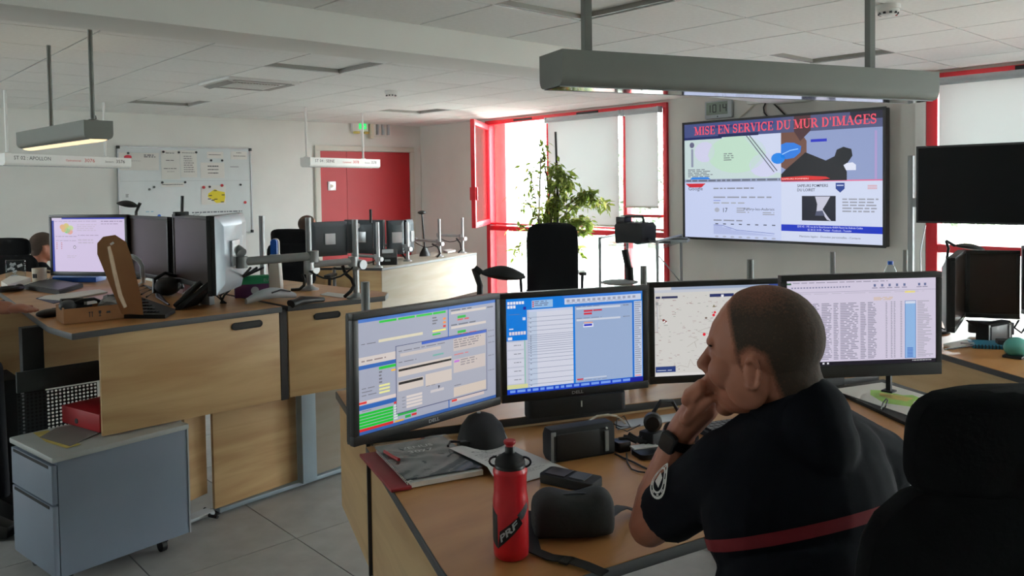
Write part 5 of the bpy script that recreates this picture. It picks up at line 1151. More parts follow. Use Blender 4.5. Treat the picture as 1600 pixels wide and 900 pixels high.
monitor('dark monitor facing left, between the pen cup and the silver-backed monitor', D(271, 380, 4.4), D(326, 380, 3.95), D(298, 337, 4.1).z, 0.365, group=LG)
monitor('silver-backed monitor at the end of the left station, seen from behind', D(365, 380, 4.02), D(324, 380, 3.64), D(325, 337, 3.66).z, 0.365, group=LG, shell=M_SILV)
monitor('monitor hidden behind the silver-backed one, only its pale edge showing', D(372, 380, 4.75), D(340, 380, 4.3), D(366, 334, 4.5).z, 0.37, group=LG, shell=M_LGREY)
FG = 'monitors on the far station by the door'
for lb, x0, x1, d0, d1, y in (('first charcoal-backed far monitor, with an adjustable arm, beside the black chair', 541, 483, 9.0, 8.75, 345), ('second charcoal-backed far monitor, with a round white logo', 602, 541, 8.9, 9.15, 343.5), ('third charcoal-backed far monitor in front of the red door', 630, 604, 9.05, 8.95, 343.5), ('last far monitor, seen nearly edge-on beside the pale door frame', 641, 631, 9.3, 9.05, 342)):
    mo = monitor(lb, D(x0, 380, d0), D(x1, 380, d1), D(x0, y, d0).z, 0.38, group=FG, shell=M_SHELL)
    if 'logo' in lb:
        MB().lathe([(0.018, 0), (0.028, 0), (0.028, 0.003), (0.018, 0.003)], (0.05, 0.06, 0.315), 20, Matrix.Rotation(-PI / 2, 3, 'X')).build('round_logo', M_WHITE, mo)
        text_part('DELL', mo, M_WHITE, (0.05, 0.0625, 0.31), (-1, 0, 0), (0, 0, 1), 0.013, 0.034, 'c', 0.02)
QG = 'monitors of the right station'
monitor('right-station monitor seen edge-on next to the spreadsheet monitor', D(1491, 460, 3.85), D(1508, 460, 4.3), D(1492, 402, 3.87).z, 0.36, group=QG, shell=M_SHELL)
monitor('dark right-station monitor facing the camera above the small speaker', D(1509, 460, 4.3), D(1594, 460, 4.22), D(1550, 391, 4.26).z, 0.36, group=QG)
monitor('last right-station monitor, cut by the right edge of the picture', D(1596, 460, 4.25), D(1665, 460, 3.85), D(1630, 388, 4.05).z, 0.36, group=QG)
t = thing('sound_bar', 'black sound bar under the dark right-station monitor', 'speaker', (0, 0, 0)); a = D(1514, 505, 4.24); b = D(1585, 498, 4.16)
t.location = ((a.x + b.x) / 2, (a.y + b.y) / 2, a.z - 0.045); t.rotation_euler.z = math.atan2(b.y - a.y, b.x - a.x)
MB().rbox((0, 0.02, 0.025), ((b - a).length, 0.06, 0.06), 0.022).build('case', M_BLKM, t, bevel=0.004)
# ================================================================== THINGS ON THE FOREGROUND DESK
TZ = .7605
def frame(a, b, z=None):
    a = Vector(a); b = Vector(b); d = (b - a); d.z = 0; L = d.length; return math.atan2(d.y, d.x), L
# spiral notebook under the pocket folder
na, nb_ = Z(585, 700, TZ), Z(622, 757, TZ)
t = thing('spiral_notebook', 'red-spined spiral notebook under the VENUS folder', 'notebook', (0, 0, TZ))
f4 = [Z(*p, .79) for p in ((583, 694), (693, 677), (728, 733), (628, 747))]
t.location = (f4[0].x, f4[0].y, TZ)
dx = (f4[1] - f4[0]); dx.z = 0; dx.normalize(); dy = Vector((dx.y, -dx.x, 0)); o0 = Vector((f4[0].x, f4[0].y, 0))
def fp_(u, v, z): return o0 + dx * u + dy * v + UP * z
t.rotation_euler.z = 0
mb = MB(); mb.prism([tuple(fp_(u, v, 0).to_2d()) for u, v in ((0.01, 0.02), (0.22, 0.02), (0.22, 0.325), (0.01, 0.325))], TZ + 0.003, TZ + 0.016); mb.build('pages', M_PAPER, t, world=True)
mb = MB(); mb.prism([tuple(fp_(u, v, 0).to_2d()) for u, v in ((-0.045, 0.01), (0.012, 0.01), (0.012, 0.33), (-0.045, 0.33))], TZ + 0.001, TZ + 0.010); mb.build('cover', mat('dark_red_cover', (140, 34, 42), 0.5, vary=0.06), t, world=True, bevel=0.002)
mb = MB()
for k in range(26):
    c = fp_(0.012, 0.025 + 0.0117 * k, TZ + 0.013); mb.tube([c + dx * 0.009 * math.cos(a) + UP * 0.008 * math.sin(a) for a in [PI * 2 * q / 8 for q in range(8)]], 0.0013, 5)
mb.build('wire_coil', M_WHITE, t, world=True)['kind'] = 'stuff'
t = thing('pocket_folder', 'dark folder in a glossy clear pocket lettered VENUS 3077', 'folder', (f4[0].x, f4[0].y, TZ + .017))
mb = MB(); mb.prism([tuple(fp_(u, v, 0).to_2d()) for u, v in ((0.004, 0.004), (0.224, 0.004), (0.224, 0.31), (0.004, 0.31))], .7785, .783); mb.build('cover', mat('slate_folder', (66, 76, 78), 0.5, vary=0.08), t, world=True)
rnd = random.Random(3); mb = MB(); nx, ny = 22, 30; g_ = []
for j in range(ny + 1):
    row = []
    for i in range(nx + 1):
        u, v = -0.006 + 0.24 * i / nx, -0.008 + 0.33 * j / ny
        z = .7845 + 0.0022 * math.sin(u * 60 + 4 * math.sin(v * 23)) * math.sin(v * 40 + u * 30) + rnd.uniform(0, 0.0008)
        row.append(mb.v(fp_(u, v, z)))
    g_.append(row)
for j in range(ny):
    for i in range(nx): mb.f((g_[j][i], g_[j][i + 1], g_[j + 1][i + 1], g_[j + 1][i]))
pm = glass('glossy_pocket'); mb.build('clear_pocket', pm, t, smooth=True, world=True)
text_part('VENUS', t, M_LGREY, fp_(0.115, 0.075, .7835) - t.location, dx, -dy, 0.03, 0.1, 'c', 0.01)
text_part('3077', t, M_LGREY, fp_(0.115, 0.115, .7835) - t.location, dx, -dy, 0.03, 0.075, 'c', 0.01)
mb = MB(); mb.tube([fp_(0.015, 0.07, .786), fp_(0.02, 0.12, .7865), fp_(0.03, 0.16, .786)], 0.005, 8); mb.build('page_tab', M_REDP, t, world=True, smooth=True)
# printed sheet
s4 = [Z(*p, .762) for p in ((702, 715), (790, 693), (910, 748), (774, 765))]
c0_ = s4[0]; ux = (s4[1] - s4[0]); ux.z = 0; ux.normalize(); uy = Vector((ux.y, -ux.x, 0))
t = thing('printed_sheet', 'printed white letter lying on the desk behind the red bottle', 'paper', (c0_.x, c0_.y, .762))
mb = MB(); W_, H_ = 0.21, 0.297; rows = []
def shz(u, v): k = max(0, min(1, (.12 - u) / .09)) * max(0, min(1, (.24 - v) / .05)); return .0006 + .0275 * k * k * (3 - 2 * k)
for j in range(13): rows.append([mb.v(ux * (W_ * i / 14) + uy * (H_ * j / 12) + UP * shz(W_ * i / 14, H_ * j / 12)) for i in range(15)])
for j in range(12):
    for i in range(14): mb.f((rows[j][i], rows[j][i + 1], rows[j + 1][i + 1], rows[j + 1][i]))
mb.build('sheet', M_PAPER, t, smooth=True)
ink = MB(); rnd = random.Random(9)
def inkline(v, u0, u1, h=0.0018, wl=0.012):
    u = u0
    while u < u1:
        e = min(u1, u + wl * rnd.uniform(.4, 1.6))
        ink.quad(*(ux * a + uy * b + UP * (shz(a, b) + .0008) for a, b in ((u, v), (e, v), (e, v + h), (u, v + h)))); u = e + 0.003
inkline(0.03, 0.09, 0.10, 0.006); inkline(0.03, 0.104, 0.112, 0.006); inkline(0.045, 0.09, 0.15, .0015); inkline(0.05, 0.085, 0.13, .0015); inkline(0.072, 0.03, 0.185, 0.004); inkline(0.105, 0.02, 0.1, .0025)
for k in range(5): inkline(0.115 + .006 * k, 0.02, 0.13 + .05 * rnd.random(), .0012)
inkline(0.155, 0.02, 0.12, .0025)
for k in range(14): inkline(0.165 + .006 * k, 0.02, 0.12 + .07 * rnd.random(), .0012)
for k in range(10): inkline(0.268 + .0015 * k, 0.15, 0.19, .0012, .02)
ink.build('printed_text', M_INK, t)
# lamp foot: black wedge
lp = Z(763, 697, TZ)
t = thing('desk_lamp', 'black faceted wedge-footed lamp between the folder and the first monitor', 'lamp', (lp.x, lp.y + .03, TZ), math.radians(-30))
mb = MB(); 
def ringz(z, a, b, c_=0.0, n=20): return [(a * math.cos(2 * PI * k / n) * (1 + .12 * math.cos(4 * PI * k / n)), c_ + b * math.sin(2 * PI * k / n), z) for k in range(n)]
mb.loft([ringz(0, .07, .07), ringz(.02, .07, .069), ringz(.058, .058, .052, .008), ringz(.084, .036, .034, .018), ringz(.092, .016, .016, .022)]).build('weighted_body', M_BLKM, t, smooth=True)
MB().cyl((-0.005, .022, .089), (-0.005, .022, .095), .006, 12).build('screw_cap', M_LGREY, t, smooth=True)
MB().tube([(0.05, 0.0, .06), (0.066, -0.01, .03), (0.078, -0.02, .004)], 0.006, 8).build('side_lever', M_LGREY, t, smooth=True)
tag(MB().tube([Z(700, 697, .80), Z(703, 690, .80), Z(718, 690, .80), Z(728, 690, .79), Z(738, 694, .775)], 0.004, 6).build('lamp_cable', M_BLK, None, smooth=True), 'short black cable from the lamp foot onto the folder', 'cable')
def speaker(label, a, b, hgt, dpt, m=M_BLK):
    rz, L = frame(a, b); t = thing('desk_speaker', label, 'speaker', (a.x, a.y, a.z), rz, 'desktop call speakers')
    pr = [(0.0, 0.006), (0.004, 0.0), (dpt * .75, 0.0), (dpt, 0.012), (dpt, hgt * .75), (dpt * .8, hgt), (0.012, hgt), (0.0, hgt - 0.012)]
    MB().loft([[(x, y, z) for y, z in pr] for x in (0.0, L)]).build('case', M_BLKM, t, bevel=0.004)
    MB().box2((0.012, -0.003, 0.008), (L * .74, 0.002, hgt - 0.012)).build('grille', m, t, bevel=0.002)
    MB().box2((L * .86 - .006, -0.004, 0.014), (L * .86 + .006, 0.0, hgt - 0.02)).build('light_bar', M_ALUG, t)
    MB().cyl((L * .86, -0.004, hgt - .012), (L * .86, 0.0, hgt - .012), 0.003, 8).build('led', M_WHITE, t)
    MB().box2((-0.004, 0.0, 0.004), (0.012, 0.004, hgt - .004)).build('trim', M_ALUG, t, bevel=0.002)
    return t
speaker('black call speaker on the foreground desk beside the printed letter', Z(864, 725, TZ), Z(961, 709, TZ), 0.094, 0.07)
speaker('small black call speaker on the right-edge desk under the dark monitors', Z(1546, 537, FZ), Z(1582, 530, FZ), 0.095, 0.07)
# red bottle
bp = Z(799, 868, TZ); t = thing('sports_bottle', 'red sports bottle with a black lid standing on the desk', 'bottle', (bp.x, bp.y, TZ), math.radians(-48))
k = .0385
MB().lathe([(0.001, 0.004), (k * .8, 0.0), (k * .97, 0.006), (k, 0.02), (k, .125), (k * .96, .135), (k * .93, .142), (k * .93, .178), (k * .97, .184), (k * .97, .19), (k * .82, .198), (k * .8, .2)], n=36).build('body', M_BOTR, t, smooth=True)
MB().lathe([(k * .84, .1925), (k * .87, .195), (k * .87, .199), (k * .84, .2015)], n=36).build('neck_ring', M_BLK, t, smooth=True)
lid = MB().lathe([(k * .84, .2015), (k * .86, .206), (k * .8, .214), (k * .45, .223), (.012, .226)], n=36).build('lid', M_BLKM, t, smooth=True)
MB().lathe([(.0105, .225), (.0105, .238), (.009, .24)], n=18).build('spout', M_BLK, lid, smooth=True)
MB().lathe([(.009, .238), (.0085, .243), (.0125, .246), (.0135, .25), (.0125, .253), (.004, .253)], n=18).build('mouthpiece', M_REDP, lid, smooth=True)
for s_ in (-1, 1): MB().tube([(s_ * (k * .75 + .016 * math.sin(a)), 0.0, .208 + .011 * math.cos(a) - .002) for a in [PI * q / 8 for q in range(9)]], .0025, 6).build('lid_loop', M_BLK, lid, smooth=True)
# printed V wrapped on the bottle wall
def wrap(a, z, off=.0006): r = k + off; return (r * math.sin(a), -r * math.cos(a), z)
def wrapped(poly, name, m, sub=8, off=.0006):
    mb = MB(); (a0, z0), (a1, z1), (a2, z2), (a3, z3) = poly; G_ = []
    for i in range(sub + 1):
        u = i / sub; la, lz = a0 + (a1 - a0) * u, z0 + (z1 - z0) * u; ra_, rz_ = a3 + (a2 - a3) * u, z3 + (z2 - z3) * u
        G_.append([mb.v(wrap(la + (ra_ - la) * q / sub, lz + (rz_ - lz) * q / sub, off)) for q in range(sub + 1)])
    for i in range(sub):
        for q in range(sub): mb.f((G_[i][q], G_[i + 1][q], G_[i + 1][q + 1], G_[i][q + 1]))
    mb.build(name, m, t)
wrapped([(-1.5, .12), (-1.4, .043), (-.68, .028), (-.72, .10)], 'printed_mark', M_BLK)
wrapped([(-.55, .066), (-.68, .028), (.80, .083), (.55, .10)], 'printed_mark', M_BLK, off=.0007)
wrapped([(.45, .103), (.75, .09), (1.35, .112), (1.2, .126)], 'printed_mark', M_EDGE, off=.0005)
mb = MB(); vs_, fs, x0, x1 = text_mesh('PRF', 0.03)
for f in fs: mb.f([mb.v(wrap(-.46 + (x - x0) / (x1 - x0) * .95 + y * -.10, .044 + (x - x0) / (x1 - x0) * .036 + y * .02, .0014)) for x, y in (vs_[i] for i in f)])
mb.build('lettering', M_LGREY, t, fix=False)
# handset lying behind the bag
pa_, pb_ = Z(842, 768, .772), Z(880, 752, .772)
rz, L = frame(pa_, pb_); hp = Z(856, 760, TZ)
t = thing('radio_handset', 'dark handheld radio lying half under the black pouch', 'phone', (hp.x, hp.y, TZ), math.radians(15))
MB().rbox((0.045, -0.045, 0.013), (0.072, 0.16, 0.026), 0.012).build('body', M_BLKM, t, bevel=0.004)
MB().box((0.045, -0.01, 0.0275), (0.055, 0.06, 0.002)).build('display', M_OFF, t)
MB().box((0.045, -0.075, 0.0275), (0.05, 0.045, 0.003)).build('keypad', M_EDGE, t)
# black pouch with strap
bgp = Z(895, 835, TZ); t = thing('belt_pouch', 'black zipped belt pouch with webbing strap between bottle and elbow', 'bag', (bgp.x, bgp.y, TZ), math.radians(-35))
rings = []
for u in [i / 12 for i in range(13)]:
    x = -0.095 + 0.19 * u; e = (1 - abs(2 * u - 1) ** 3.2) ** .5 if 0 < u < 1 else 0.0
    e = max(e, .35); hz = .05 * (.72 + .28 * e) + .004 * math.sin(9 * u); hy = .052 * (.6 + .4 * e); lean = .004 * math.sin(7 * u)
    rings.append([(x, lean + hy * math.copysign(abs(math.cos(a)) ** .6, math.cos(a)), .0015 + hz + hz * math.copysign(abs(math.sin(a)) ** .65, math.sin(a))) for a in [2 * PI * q / 20 for q in range(20)]])
pb2 = MB().loft(rings).build('body', mat('black_ripstop', (30, 31, 32), 0.75, vary=0.15, scale=60, bump=0.3), t, smooth=True)
md = pb2.modifiers.new('s', 'SUBSURF'); md.levels = 1; md.render_levels = 1
zp_ = MB(); pts = [(-.08 + .16 * u, -.02 + .012 * math.sin(PI * u), .098 - .02 * abs(2 * u - 1) ** 2.5) for u in [i / 14 for i in range(15)]]
zp_.tube(pts, .0035, 6, flat=.6).build('zip', M_BLK, t, smooth=True)
MB().box((.07, -.018, .088), (.016, .006, .004), .4).build('zip_pull', M_LGREY, t)
def strap(parent, pts, wd, name='strap', m=M_BLKM):
    mb = MB(); pts = [Vector(p) for p in pts]; L_ = []; R_ = []
    for i, p in enumerate(pts):
        d_ = (pts[min(i + 1, len(pts) - 1)] - pts[max(i - 1, 0)]); d_.z = 0; d_.normalize(); n_ = Vector((-d_.y, d_.x, 0)) * wd / 2
        L_.append((mb.v(p + n_), mb.v(p + n_ + UP * .003))); R_.append((mb.v(p - n_), mb.v(p - n_ + UP * .003)))
    for i in range(len(pts) - 1):
        mb.f((L_[i][1], L_[i + 1][1], R_[i + 1][1], R_[i][1])); mb.f((L_[i][0], R_[i][0], R_[i + 1][0], L_[i + 1][0])); mb.f((L_[i][0], L_[i + 1][0], L_[i + 1][1], L_[i][1])); mb.f((R_[i][0], R_[i][1], R_[i + 1][1], R_[i + 1][0]))
    return mb.build(name, m, parent, smooth=True, world=True)
strap(t, [Z(835, 800, .79), Z(828, 830, .775), Z(836, 862, .765), Z(860, 872, .765), Z(890, 876, .766), Z(915, 884, .768), Z(945, 897, .766)], .028)
strap(t, [Z(950, 806, .80), Z(962, 797, .795), Z(972, 793, .79), Z(985, 796, .775), Z(1000, 803, .764)], .03)
MB().box(Z(885, 876, .768), (.03, .02, .005), .2).build('strap_slider', M_BLK, t, world=True)
# cables, plugs, adapter, tray and headset near the hand
def desk_cable(label, pts, m=M_BLK, r=.0028, name='desk_cable'):
    o = MB().tube([Z(x, y, z) for x, y, z in pts], r, 6).build(name, m, None, smooth=True); return tag(o, label, 'cable', 'cables on the foreground desk')
desk_cable('white cable arching behind the black speaker', [(918, 668, .765), (921, 657, .78), (933, 650, .79), (950, 648, .79), (963, 650, .78), (972, 656, .77), (977, 662, .765)], M_CREAM, .0035)
desk_cable('black cable arc behind the speaker, nearest the keyboard tray', [(920, 668, .766), (930, 661, .775), (940, 661, .77), (948, 664, .765)])
desk_cable('thin black cable loop above the adapter', [(955, 661, .77), (970, 667, .775), (985, 667, .77), (975, 650, .775), (964, 655, .775), (963, 668, .77), (980, 674, .766), (1000, 664, .766)], r=.0022)
desk_cable('black cable from the speaker to the adapter', [(958, 690, .775), (966, 687, .775), (975, 690, .775)])
desk_cable('long black cable trailing to the forearm', [(961, 709, .764), (975, 716, .764), (990, 722, .764), (1003, 729, .764), (1012, 733, .764)])
desk_cable('lower black cable looping toward the forearm', [(979, 708, .764), (980, 722, .764), (987, 733, .764), (998, 737, .764), (1008, 738, .764)], r=.0022)
desk_cable('black cable from adapter up to the headset', [(990, 690, .775), (998, 682, .78), (1008, 677, .785), (1020, 678, .78)])
ad = Z(976, 706, TZ); t = thing('power_adapter', 'small black power adapter with plugs on the desk', 'adapter', (ad.x, ad.y, TZ), math.radians(-15))
MB().rbox((0, 0.02, 0.015), (0.045, 0.05, 0.03), 0.006).build('body', M_BLK, t, bevel=0.003)
for k in range(3): MB().tube([(0.0 + .018 * k, 0.03, .03 + .006 * k), (.025 + .012 * k, 0.02, .032), (.045 + .01 * k, 0.0 - .012 * k, .022)], .006, 8).build('plug', M_BLKM, t, smooth=True)
hd = Z(1020, 680, .80)
t = thing('headset', 'black headset standing near the watch, ear pad facing out', 'headset', (hd.x, hd.y, .80), 0)
dcam = (EYE - hd); dcam.z = 0; dcam.normalize(); sR = RH
ear = D(1020, 659, dep(hd)) - hd
MB().tube([ear - dcam * .02, ear - dcam * .01, ear + dcam * .012, ear + dcam * .02], [.02, .028, .028, .02], 18).build('ear_pad', M_BLK, t, smooth=True)
MB().tube([ear + UP * .02 - dcam * .02, ear + UP * .055 + sR * .025 - dcam * .03, ear + UP * .05 + sR * .06 - dcam * .05, ear + UP * .01 + sR * .08 - dcam * .07], .006, 8).build('headband', M_BLKM, t, smooth=True)
MB().tube([ear + UP * -.02, ear + UP * -.045 - sR * .03, ear + UP * -.06 - sR * .045], .004, 8).build('microphone_boom', M_BLK, t, smooth=True)
MB().box2((ear.x - .025, ear.y - .02, -.038), (ear.x + .03, ear.y + .035, .012)).build('stand', M_BLKM, t, bevel=.006)
ks = Z(1010, 716, TZ); t = thing('desk_tray', 'flat black charging tray with a white edge by the forearm', 'tray', (ks.x, ks.y, TZ), math.radians(-22))
MB().rbox((0.03, 0.02, 0.008), (0.11, 0.08, 0.016), 0.02).build('body', M_BLK, t, bevel=.003)
MB().box((0.02, 0.05, 0.018), (0.08, 0.03, 0.004)).build('label_strip', M_WHITE, t)
# keyboard in front of the man
kb = Z(1060, 676, TZ); t = thing('keyboard', 'dark keyboard behind the forearm with a pale strip', 'keyboard', (kb.x + .05, kb.y - .02, TZ), math.radians(-22.1))
MB().box2((0, -.14, 0), (.44, 0, .018)).build('base', M_BLKM, t, bevel=.004)
kk = MB()
for r_ in range(5):
    for c_ in range(20): kk.box((.022 + .0209 * c_, -.022 - .0235 * r_, .022), (.018, .02, .008))
kk.build('keys', M_BLK, t)['kind'] = 'stuff'
t = thing('keyboard_tray_paper', 'pale paper strip lying behind the keyboard', 'paper', (0, 0, TZ)); ps = [Z(*p, TZ) for p in ((960, 660), (1068, 645), (1075, 655), (965, 672))]
t.location = (ps[0].x, ps[0].y, TZ); MB().prism([tuple(p.to_2d()) for p in ps], TZ, TZ + .003).build('sheet', M_LGREY, t, world=True)
# papers at the right end, on a black folder
ps = [Z(*p, .768) for p in ((1296, 607), (1380, 594), (1468, 622), (1428, 668))]
t = thing('clip_folder', 'black clip folder under the coloured map sheet at the desk end', 'folder', (ps[0].x, ps[0].y, TZ))
MB().prism([tuple(p.to_2d()) for p in ps], TZ, TZ + .012).build('cover', M_BLKM, t, world=True, bevel=.002)
MB().tube([Z(1376, 640, .775), Z(1380, 629, .79), Z(1385, 623, .80), Z(1387, 626, .80), Z(1384, 634, .79), Z(1380, 641, .775)], .0025, 6).build('wire_clip', M_BLK, t, world=True, smooth=True)
ps = [Z(*p, .776) for p in ((1300, 608), (1378, 597), (1456, 620), (1424, 650))]
t = thing('map_sheet', 'white sheet printed with a green and ochre map at the desk end', 'paper', (ps[0].x, ps[0].y, .7735))
MB().prism([tuple(p.to_2d()) for p in ps], .7735, .775).build('sheet', M_PAPER, t, world=True)
def uvq(u, v): return (ps[0] * (1 - u) + ps[1] * u) * (1 - v) + (ps[3] * (1 - u) + ps[2] * u) * v
def blob(pts, m, z): MB().prism([tuple(uvq(u, v).to_2d()) for u, v in pts], .775, z).build('printed_map', m, t, world=True)
blob([(.3, .35), (.5, .22), (.62, .3), (.7, .62), (.84, .72), (.8, .9), (.6, .85), (.35, .9), (.15, .62)], M_LIME, .7753)
blob([(.4, .42), (.52, .36), (.62, .55), (.72, .8), (.5, .78), (.4, .6)], M_OCH, .7755)
a, b = Z(1275, 612, TZ), Z(1320, 604, TZ); rz, L = frame(a, b)
t = thing('flat_box', 'flat black device with a silver strip below the spreadsheet monitor', 'device', (a.x, a.y, TZ), rz)
MB().box2((-.1, 0, 0), (L, .12, .04)).build('case', M_BLKM, t, bevel=.003); MB().box2((-.05, -.002, .028), (L * .4, 0, .032)).build('strip', M_ALU, t)
t = thing('monitor_stand', 'slim dark upright below the spreadsheet monitor', 'monitor stand', D(1389, 592, 2.95) * 1.0); t.location.z = .79
MB().box2((-.008, -.008, .006), (.008, .008, .3)).build('upright', M_BLK, t); MB().tube([(0, 0, .29), back_of(M4, .347) - t.location], .012, 8).build('bracket_arm', M_BLK, t); MB().box2((-.02, -.02, 0), (.02, .02, .006)).build('foot', M_BLK, t)
# lamps with leaf-shaped heads
def leaf_lamp(label, head_a, head_b, joint, foot, th=.02, group='desk lamps with leaf-shaped heads', bend=None):
    t = thing('desk_lamp', label, 'lamp', foot, 0, group)
    a, b, j, fo = Vector(head_a), Vector(head_b), Vector(joint), Vector(foot)
    d_ = (b - a); L = d_.length; d_.normalize(); s_ = d_.cross(UP).normalized(); u_ = s_.cross(d_)
    rings = []
    for i in range(13):
        u = i / 12; w_ = max(.06, math.sin(PI * min(1, .04 + u * .93)) ** .75); c = a + d_ * (L * u)
        rings.append([c + s_ * (L * .27 * w_ * math.cos(q)) + u_ * (th * w_ * (math.sin(q) if math.sin(q) > 0 else .45 * math.sin(q))) for q in [2 * PI * k / 14 for k in range(14)]])
    MB().loft(rings).build('lamp_head', M_BLKM, t, smooth=True, world=True)
    r0_ = th * .33
    MB().tube([b if (j - b).length < (j - a).length else a, j], r0_ * 1.1, 8).build('head_bracket', M_BLK, t, smooth=True, world=True)
    mid = bend or (j * .5 + fo * .5)
    MB().tube([j, Vector(mid), fo + UP * .02], r0_, 10).build('stem', M_BLK, t, smooth=True, world=True)
    MB().lathe([(.02, 0), (.07, 0), (.07, .012), (.03, .022)], n=20).build('foot', M_BLK, t, smooth=True)
    return t
dl = 3.0
leaf_lamp('black desk lamp with a leaf-shaped head behind the first two foreground monitors', D(752, 427, dl), D(821, 434, dl), D(741, 419, dl), Vector((D(745, 500, dl).x, D(745, 500, dl).y, .79)), .036, bend=D(750, 446, dl))
dl = 3.15
jj = D(976, 390, dl)
t = thing('desk_lamp', 'black lamp stem standing above the joint of the second and third monitors', 'lamp', (D(985, 500, dl).x, D(985, 500, dl).y, .79), 0, 'desk lamps with leaf-shaped heads')
MB().tube([jj, D(983, 422, dl)], .0145, 10).build('upper_stem', M_BLK, t, world=True, bevel=.002)
MB().tube([D(983, 418, dl), D(984, 440, dl)], .017, 10).build('joint', M_BLK, t, world=True, smooth=True)
MB().tube([D(984, 438, dl), Vector((D(985, 500, dl).x, D(985, 500, dl).y, .80))], .01, 10).build('lower_stem', M_BLK, t, world=True, smooth=True)
MB().ell(D(968, 441, dl), (.075, .05, .012), Matrix.Rotation(math.radians(-42), 3, 'Z')).build('lamp_head', M_LGREY, t, world=True, smooth=True)
MB().lathe([(.02, 0), (.07, 0), (.07, .01), (.03, .014)], n=20).build('foot', M_BLK, t, smooth=True)

# ================================================================== RIGHT STATION THINGS
dl = 4.35
leaf_lamp('black desk lamp leaning over the right-station monitors', D(1492, 384, dl), D(1538, 390, dl), D(1478, 376, dl), Vector((D(1462, 480, dl).x, D(1462, 480, dl).y, FZ)), .022, bend=D(1482, 388, dl))
a = Z(1513, 544, FZ); t = thing('notebook', 'teal notebook with a black spiral on the right-edge desk', 'notebook', (a.x, a.y, FZ), math.radians(-62))
MB().box2((0.02, 0, 0), (.3, .16, .016)).build('cover', mat('teal_cover', (40, 120, 150), .5, vary=.1), t, bevel=.002)
sp = MB()
for k in range(18): sp.tube([(.03 + .0145 * k, .0 + .008 * math.cos(q), .01 + .009 * math.sin(q)) for q in [2 * PI * m_ / 8 for m_ in range(8)]], .0025, 5)
sp.build('spiral', M_BLK, t)['kind'] = 'stuff'
MB().tube([(-.03, .02, .02), (.03, .03, .019)], .005, 8).build('pen_tip', M_LGREY, t, smooth=True)
MB().rbox((.2, .075, .026), (.13, .07, .02), .01).build('phone_clipped', M_BLKM, t, bevel=.003)
a = Z(1592, 560, FZ); t = thing('tape_dispenser', 'rounded teal desk gadget at the right edge of the picture', 'gadget', (a.x + .03, a.y + .02, FZ), 0)
MB().ell((0, 0, .045), (.07, .05, .045)).build('shell', M_TEAL, t, smooth=True); MB().box((0, 0, .006), (.12, .08, .012)).build('base', M_BLK, t, bevel=.003)
ps = [Z(*p, FZ) for p in ((1474, 541), (1514, 533), (1530, 537), (1490, 547))]
t = thing('paper_stack', 'white papers with a black edge on the right-edge desk behind the spreadsheet monitor', 'paper', (ps[0].x, ps[0].y, FZ)); MB().prism([tuple(p.to_2d()) for p in ps], FZ + .0005, FZ + .012).build('sheets', M_PAPER, t, world=True); 
MB().tube([Z(1476, 546, FZ + .016), Z(1521, 540, FZ + .016)], .004, 6).build('binding_edge', M_BLK, t, world=True)
wb_ = D(1391, 500, 4.6); t = thing('water_bottle', 'clear plastic water bottle with a blue cap beyond the spreadsheet monitor', 'bottle', (wb_.x, wb_.y, FZ)); zc_ = D(1391, 408, 4.6).z - FZ
MB().lathe([(.005, 0), (.035, 0), (.037, .01), (.037, zc_ - .08), (.034, zc_ - .06), (.02, zc_ - .025), (.014, zc_ - .018), (.014, zc_ - .004)], n=20).build('body', M_CLEAR, t, smooth=True)
MB().lathe([(.0155, zc_ - .018), (.0155, zc_), (.012, zc_ + .002)], n=18).build('cap', M_BLUE, t, smooth=True)
for k, pts in enumerate(([(1480, 508), (1476, 515), (1470, 512)], [(1592, 500), (1585, 512), (1596, 520), (1602, 512)], [(1510, 500), (1520, 508), (1535, 514)])):
    tag(MB().tube([D(x, y, 4.15) for x, y in pts], .005, 6).build('monitor_cable', M_BLK, None, smooth=True), ['black cable bulging left of the edge-on right-station monitor', 'black cable coil at the right picture edge under the last monitor', 'black cable under the dark right-station monitor'][k], 'cable', 'cables of the right station')

# ================================================================== LEFT STATION THINGS
def onL(x, y, z=LZ): return Z(x, y, z)
t0 = onL(100, 508); t1 = onL(222, 495)
rz, L = frame(t0, t1)
t = thing('cardboard_box', 'open brown cardboard box with a raised flap full of small gadgets', 'box', (t0.x, t0.y, LZ + .002), rz)
hb = D(100, 483, dep(t0)).z - LZ; Wd = .17
for nm_, a, b in (('front_wall', (0, 0, 0), (L, .004, hb * .95)), ('back_wall', (0, Wd, 0), (L, Wd + .004, hb)), ('side_wall', (0, .004, 0), (.004, Wd, hb)), ('side_wall', (L - .004, .004, 0), (L, Wd, hb)), ('bottom', (.004, .004, 0), (L - .004, Wd, .004))): MB().box2(a, b).build(nm_, M_CARD, t)
kx = L * .22 / .122
for u, gly in ((.32, 'u'), (.45, 'g'), (.56, 'c')):
    mb = MB()
    if gly == 'u':
        for q in (0, .01): mb.box((L * u + q, -.0006, hb * .45), (.003, .001, .02)); mb.box((L * u + q, -.0006, hb * .45 + .011), (.007, .001, .004))
    elif gly == 'g': mb.box((L * u, -.0006, hb * .5 + .005), (.010, .001, .012)); mb.box((L * u, -.0006, hb * .5 - .006), (.003, .001, .012)); mb.box((L * u, -.0006, hb * .5 - .012), (.009, .001, .003))
    else: mb.box((L * u, -.0006, hb * .5 + .003), (.014, .001, .006)); mb.box((L * u, -.0006, hb * .5 - .001), (.018, .001, .003))
    mb.build('printed_symbol', M_INK, t)
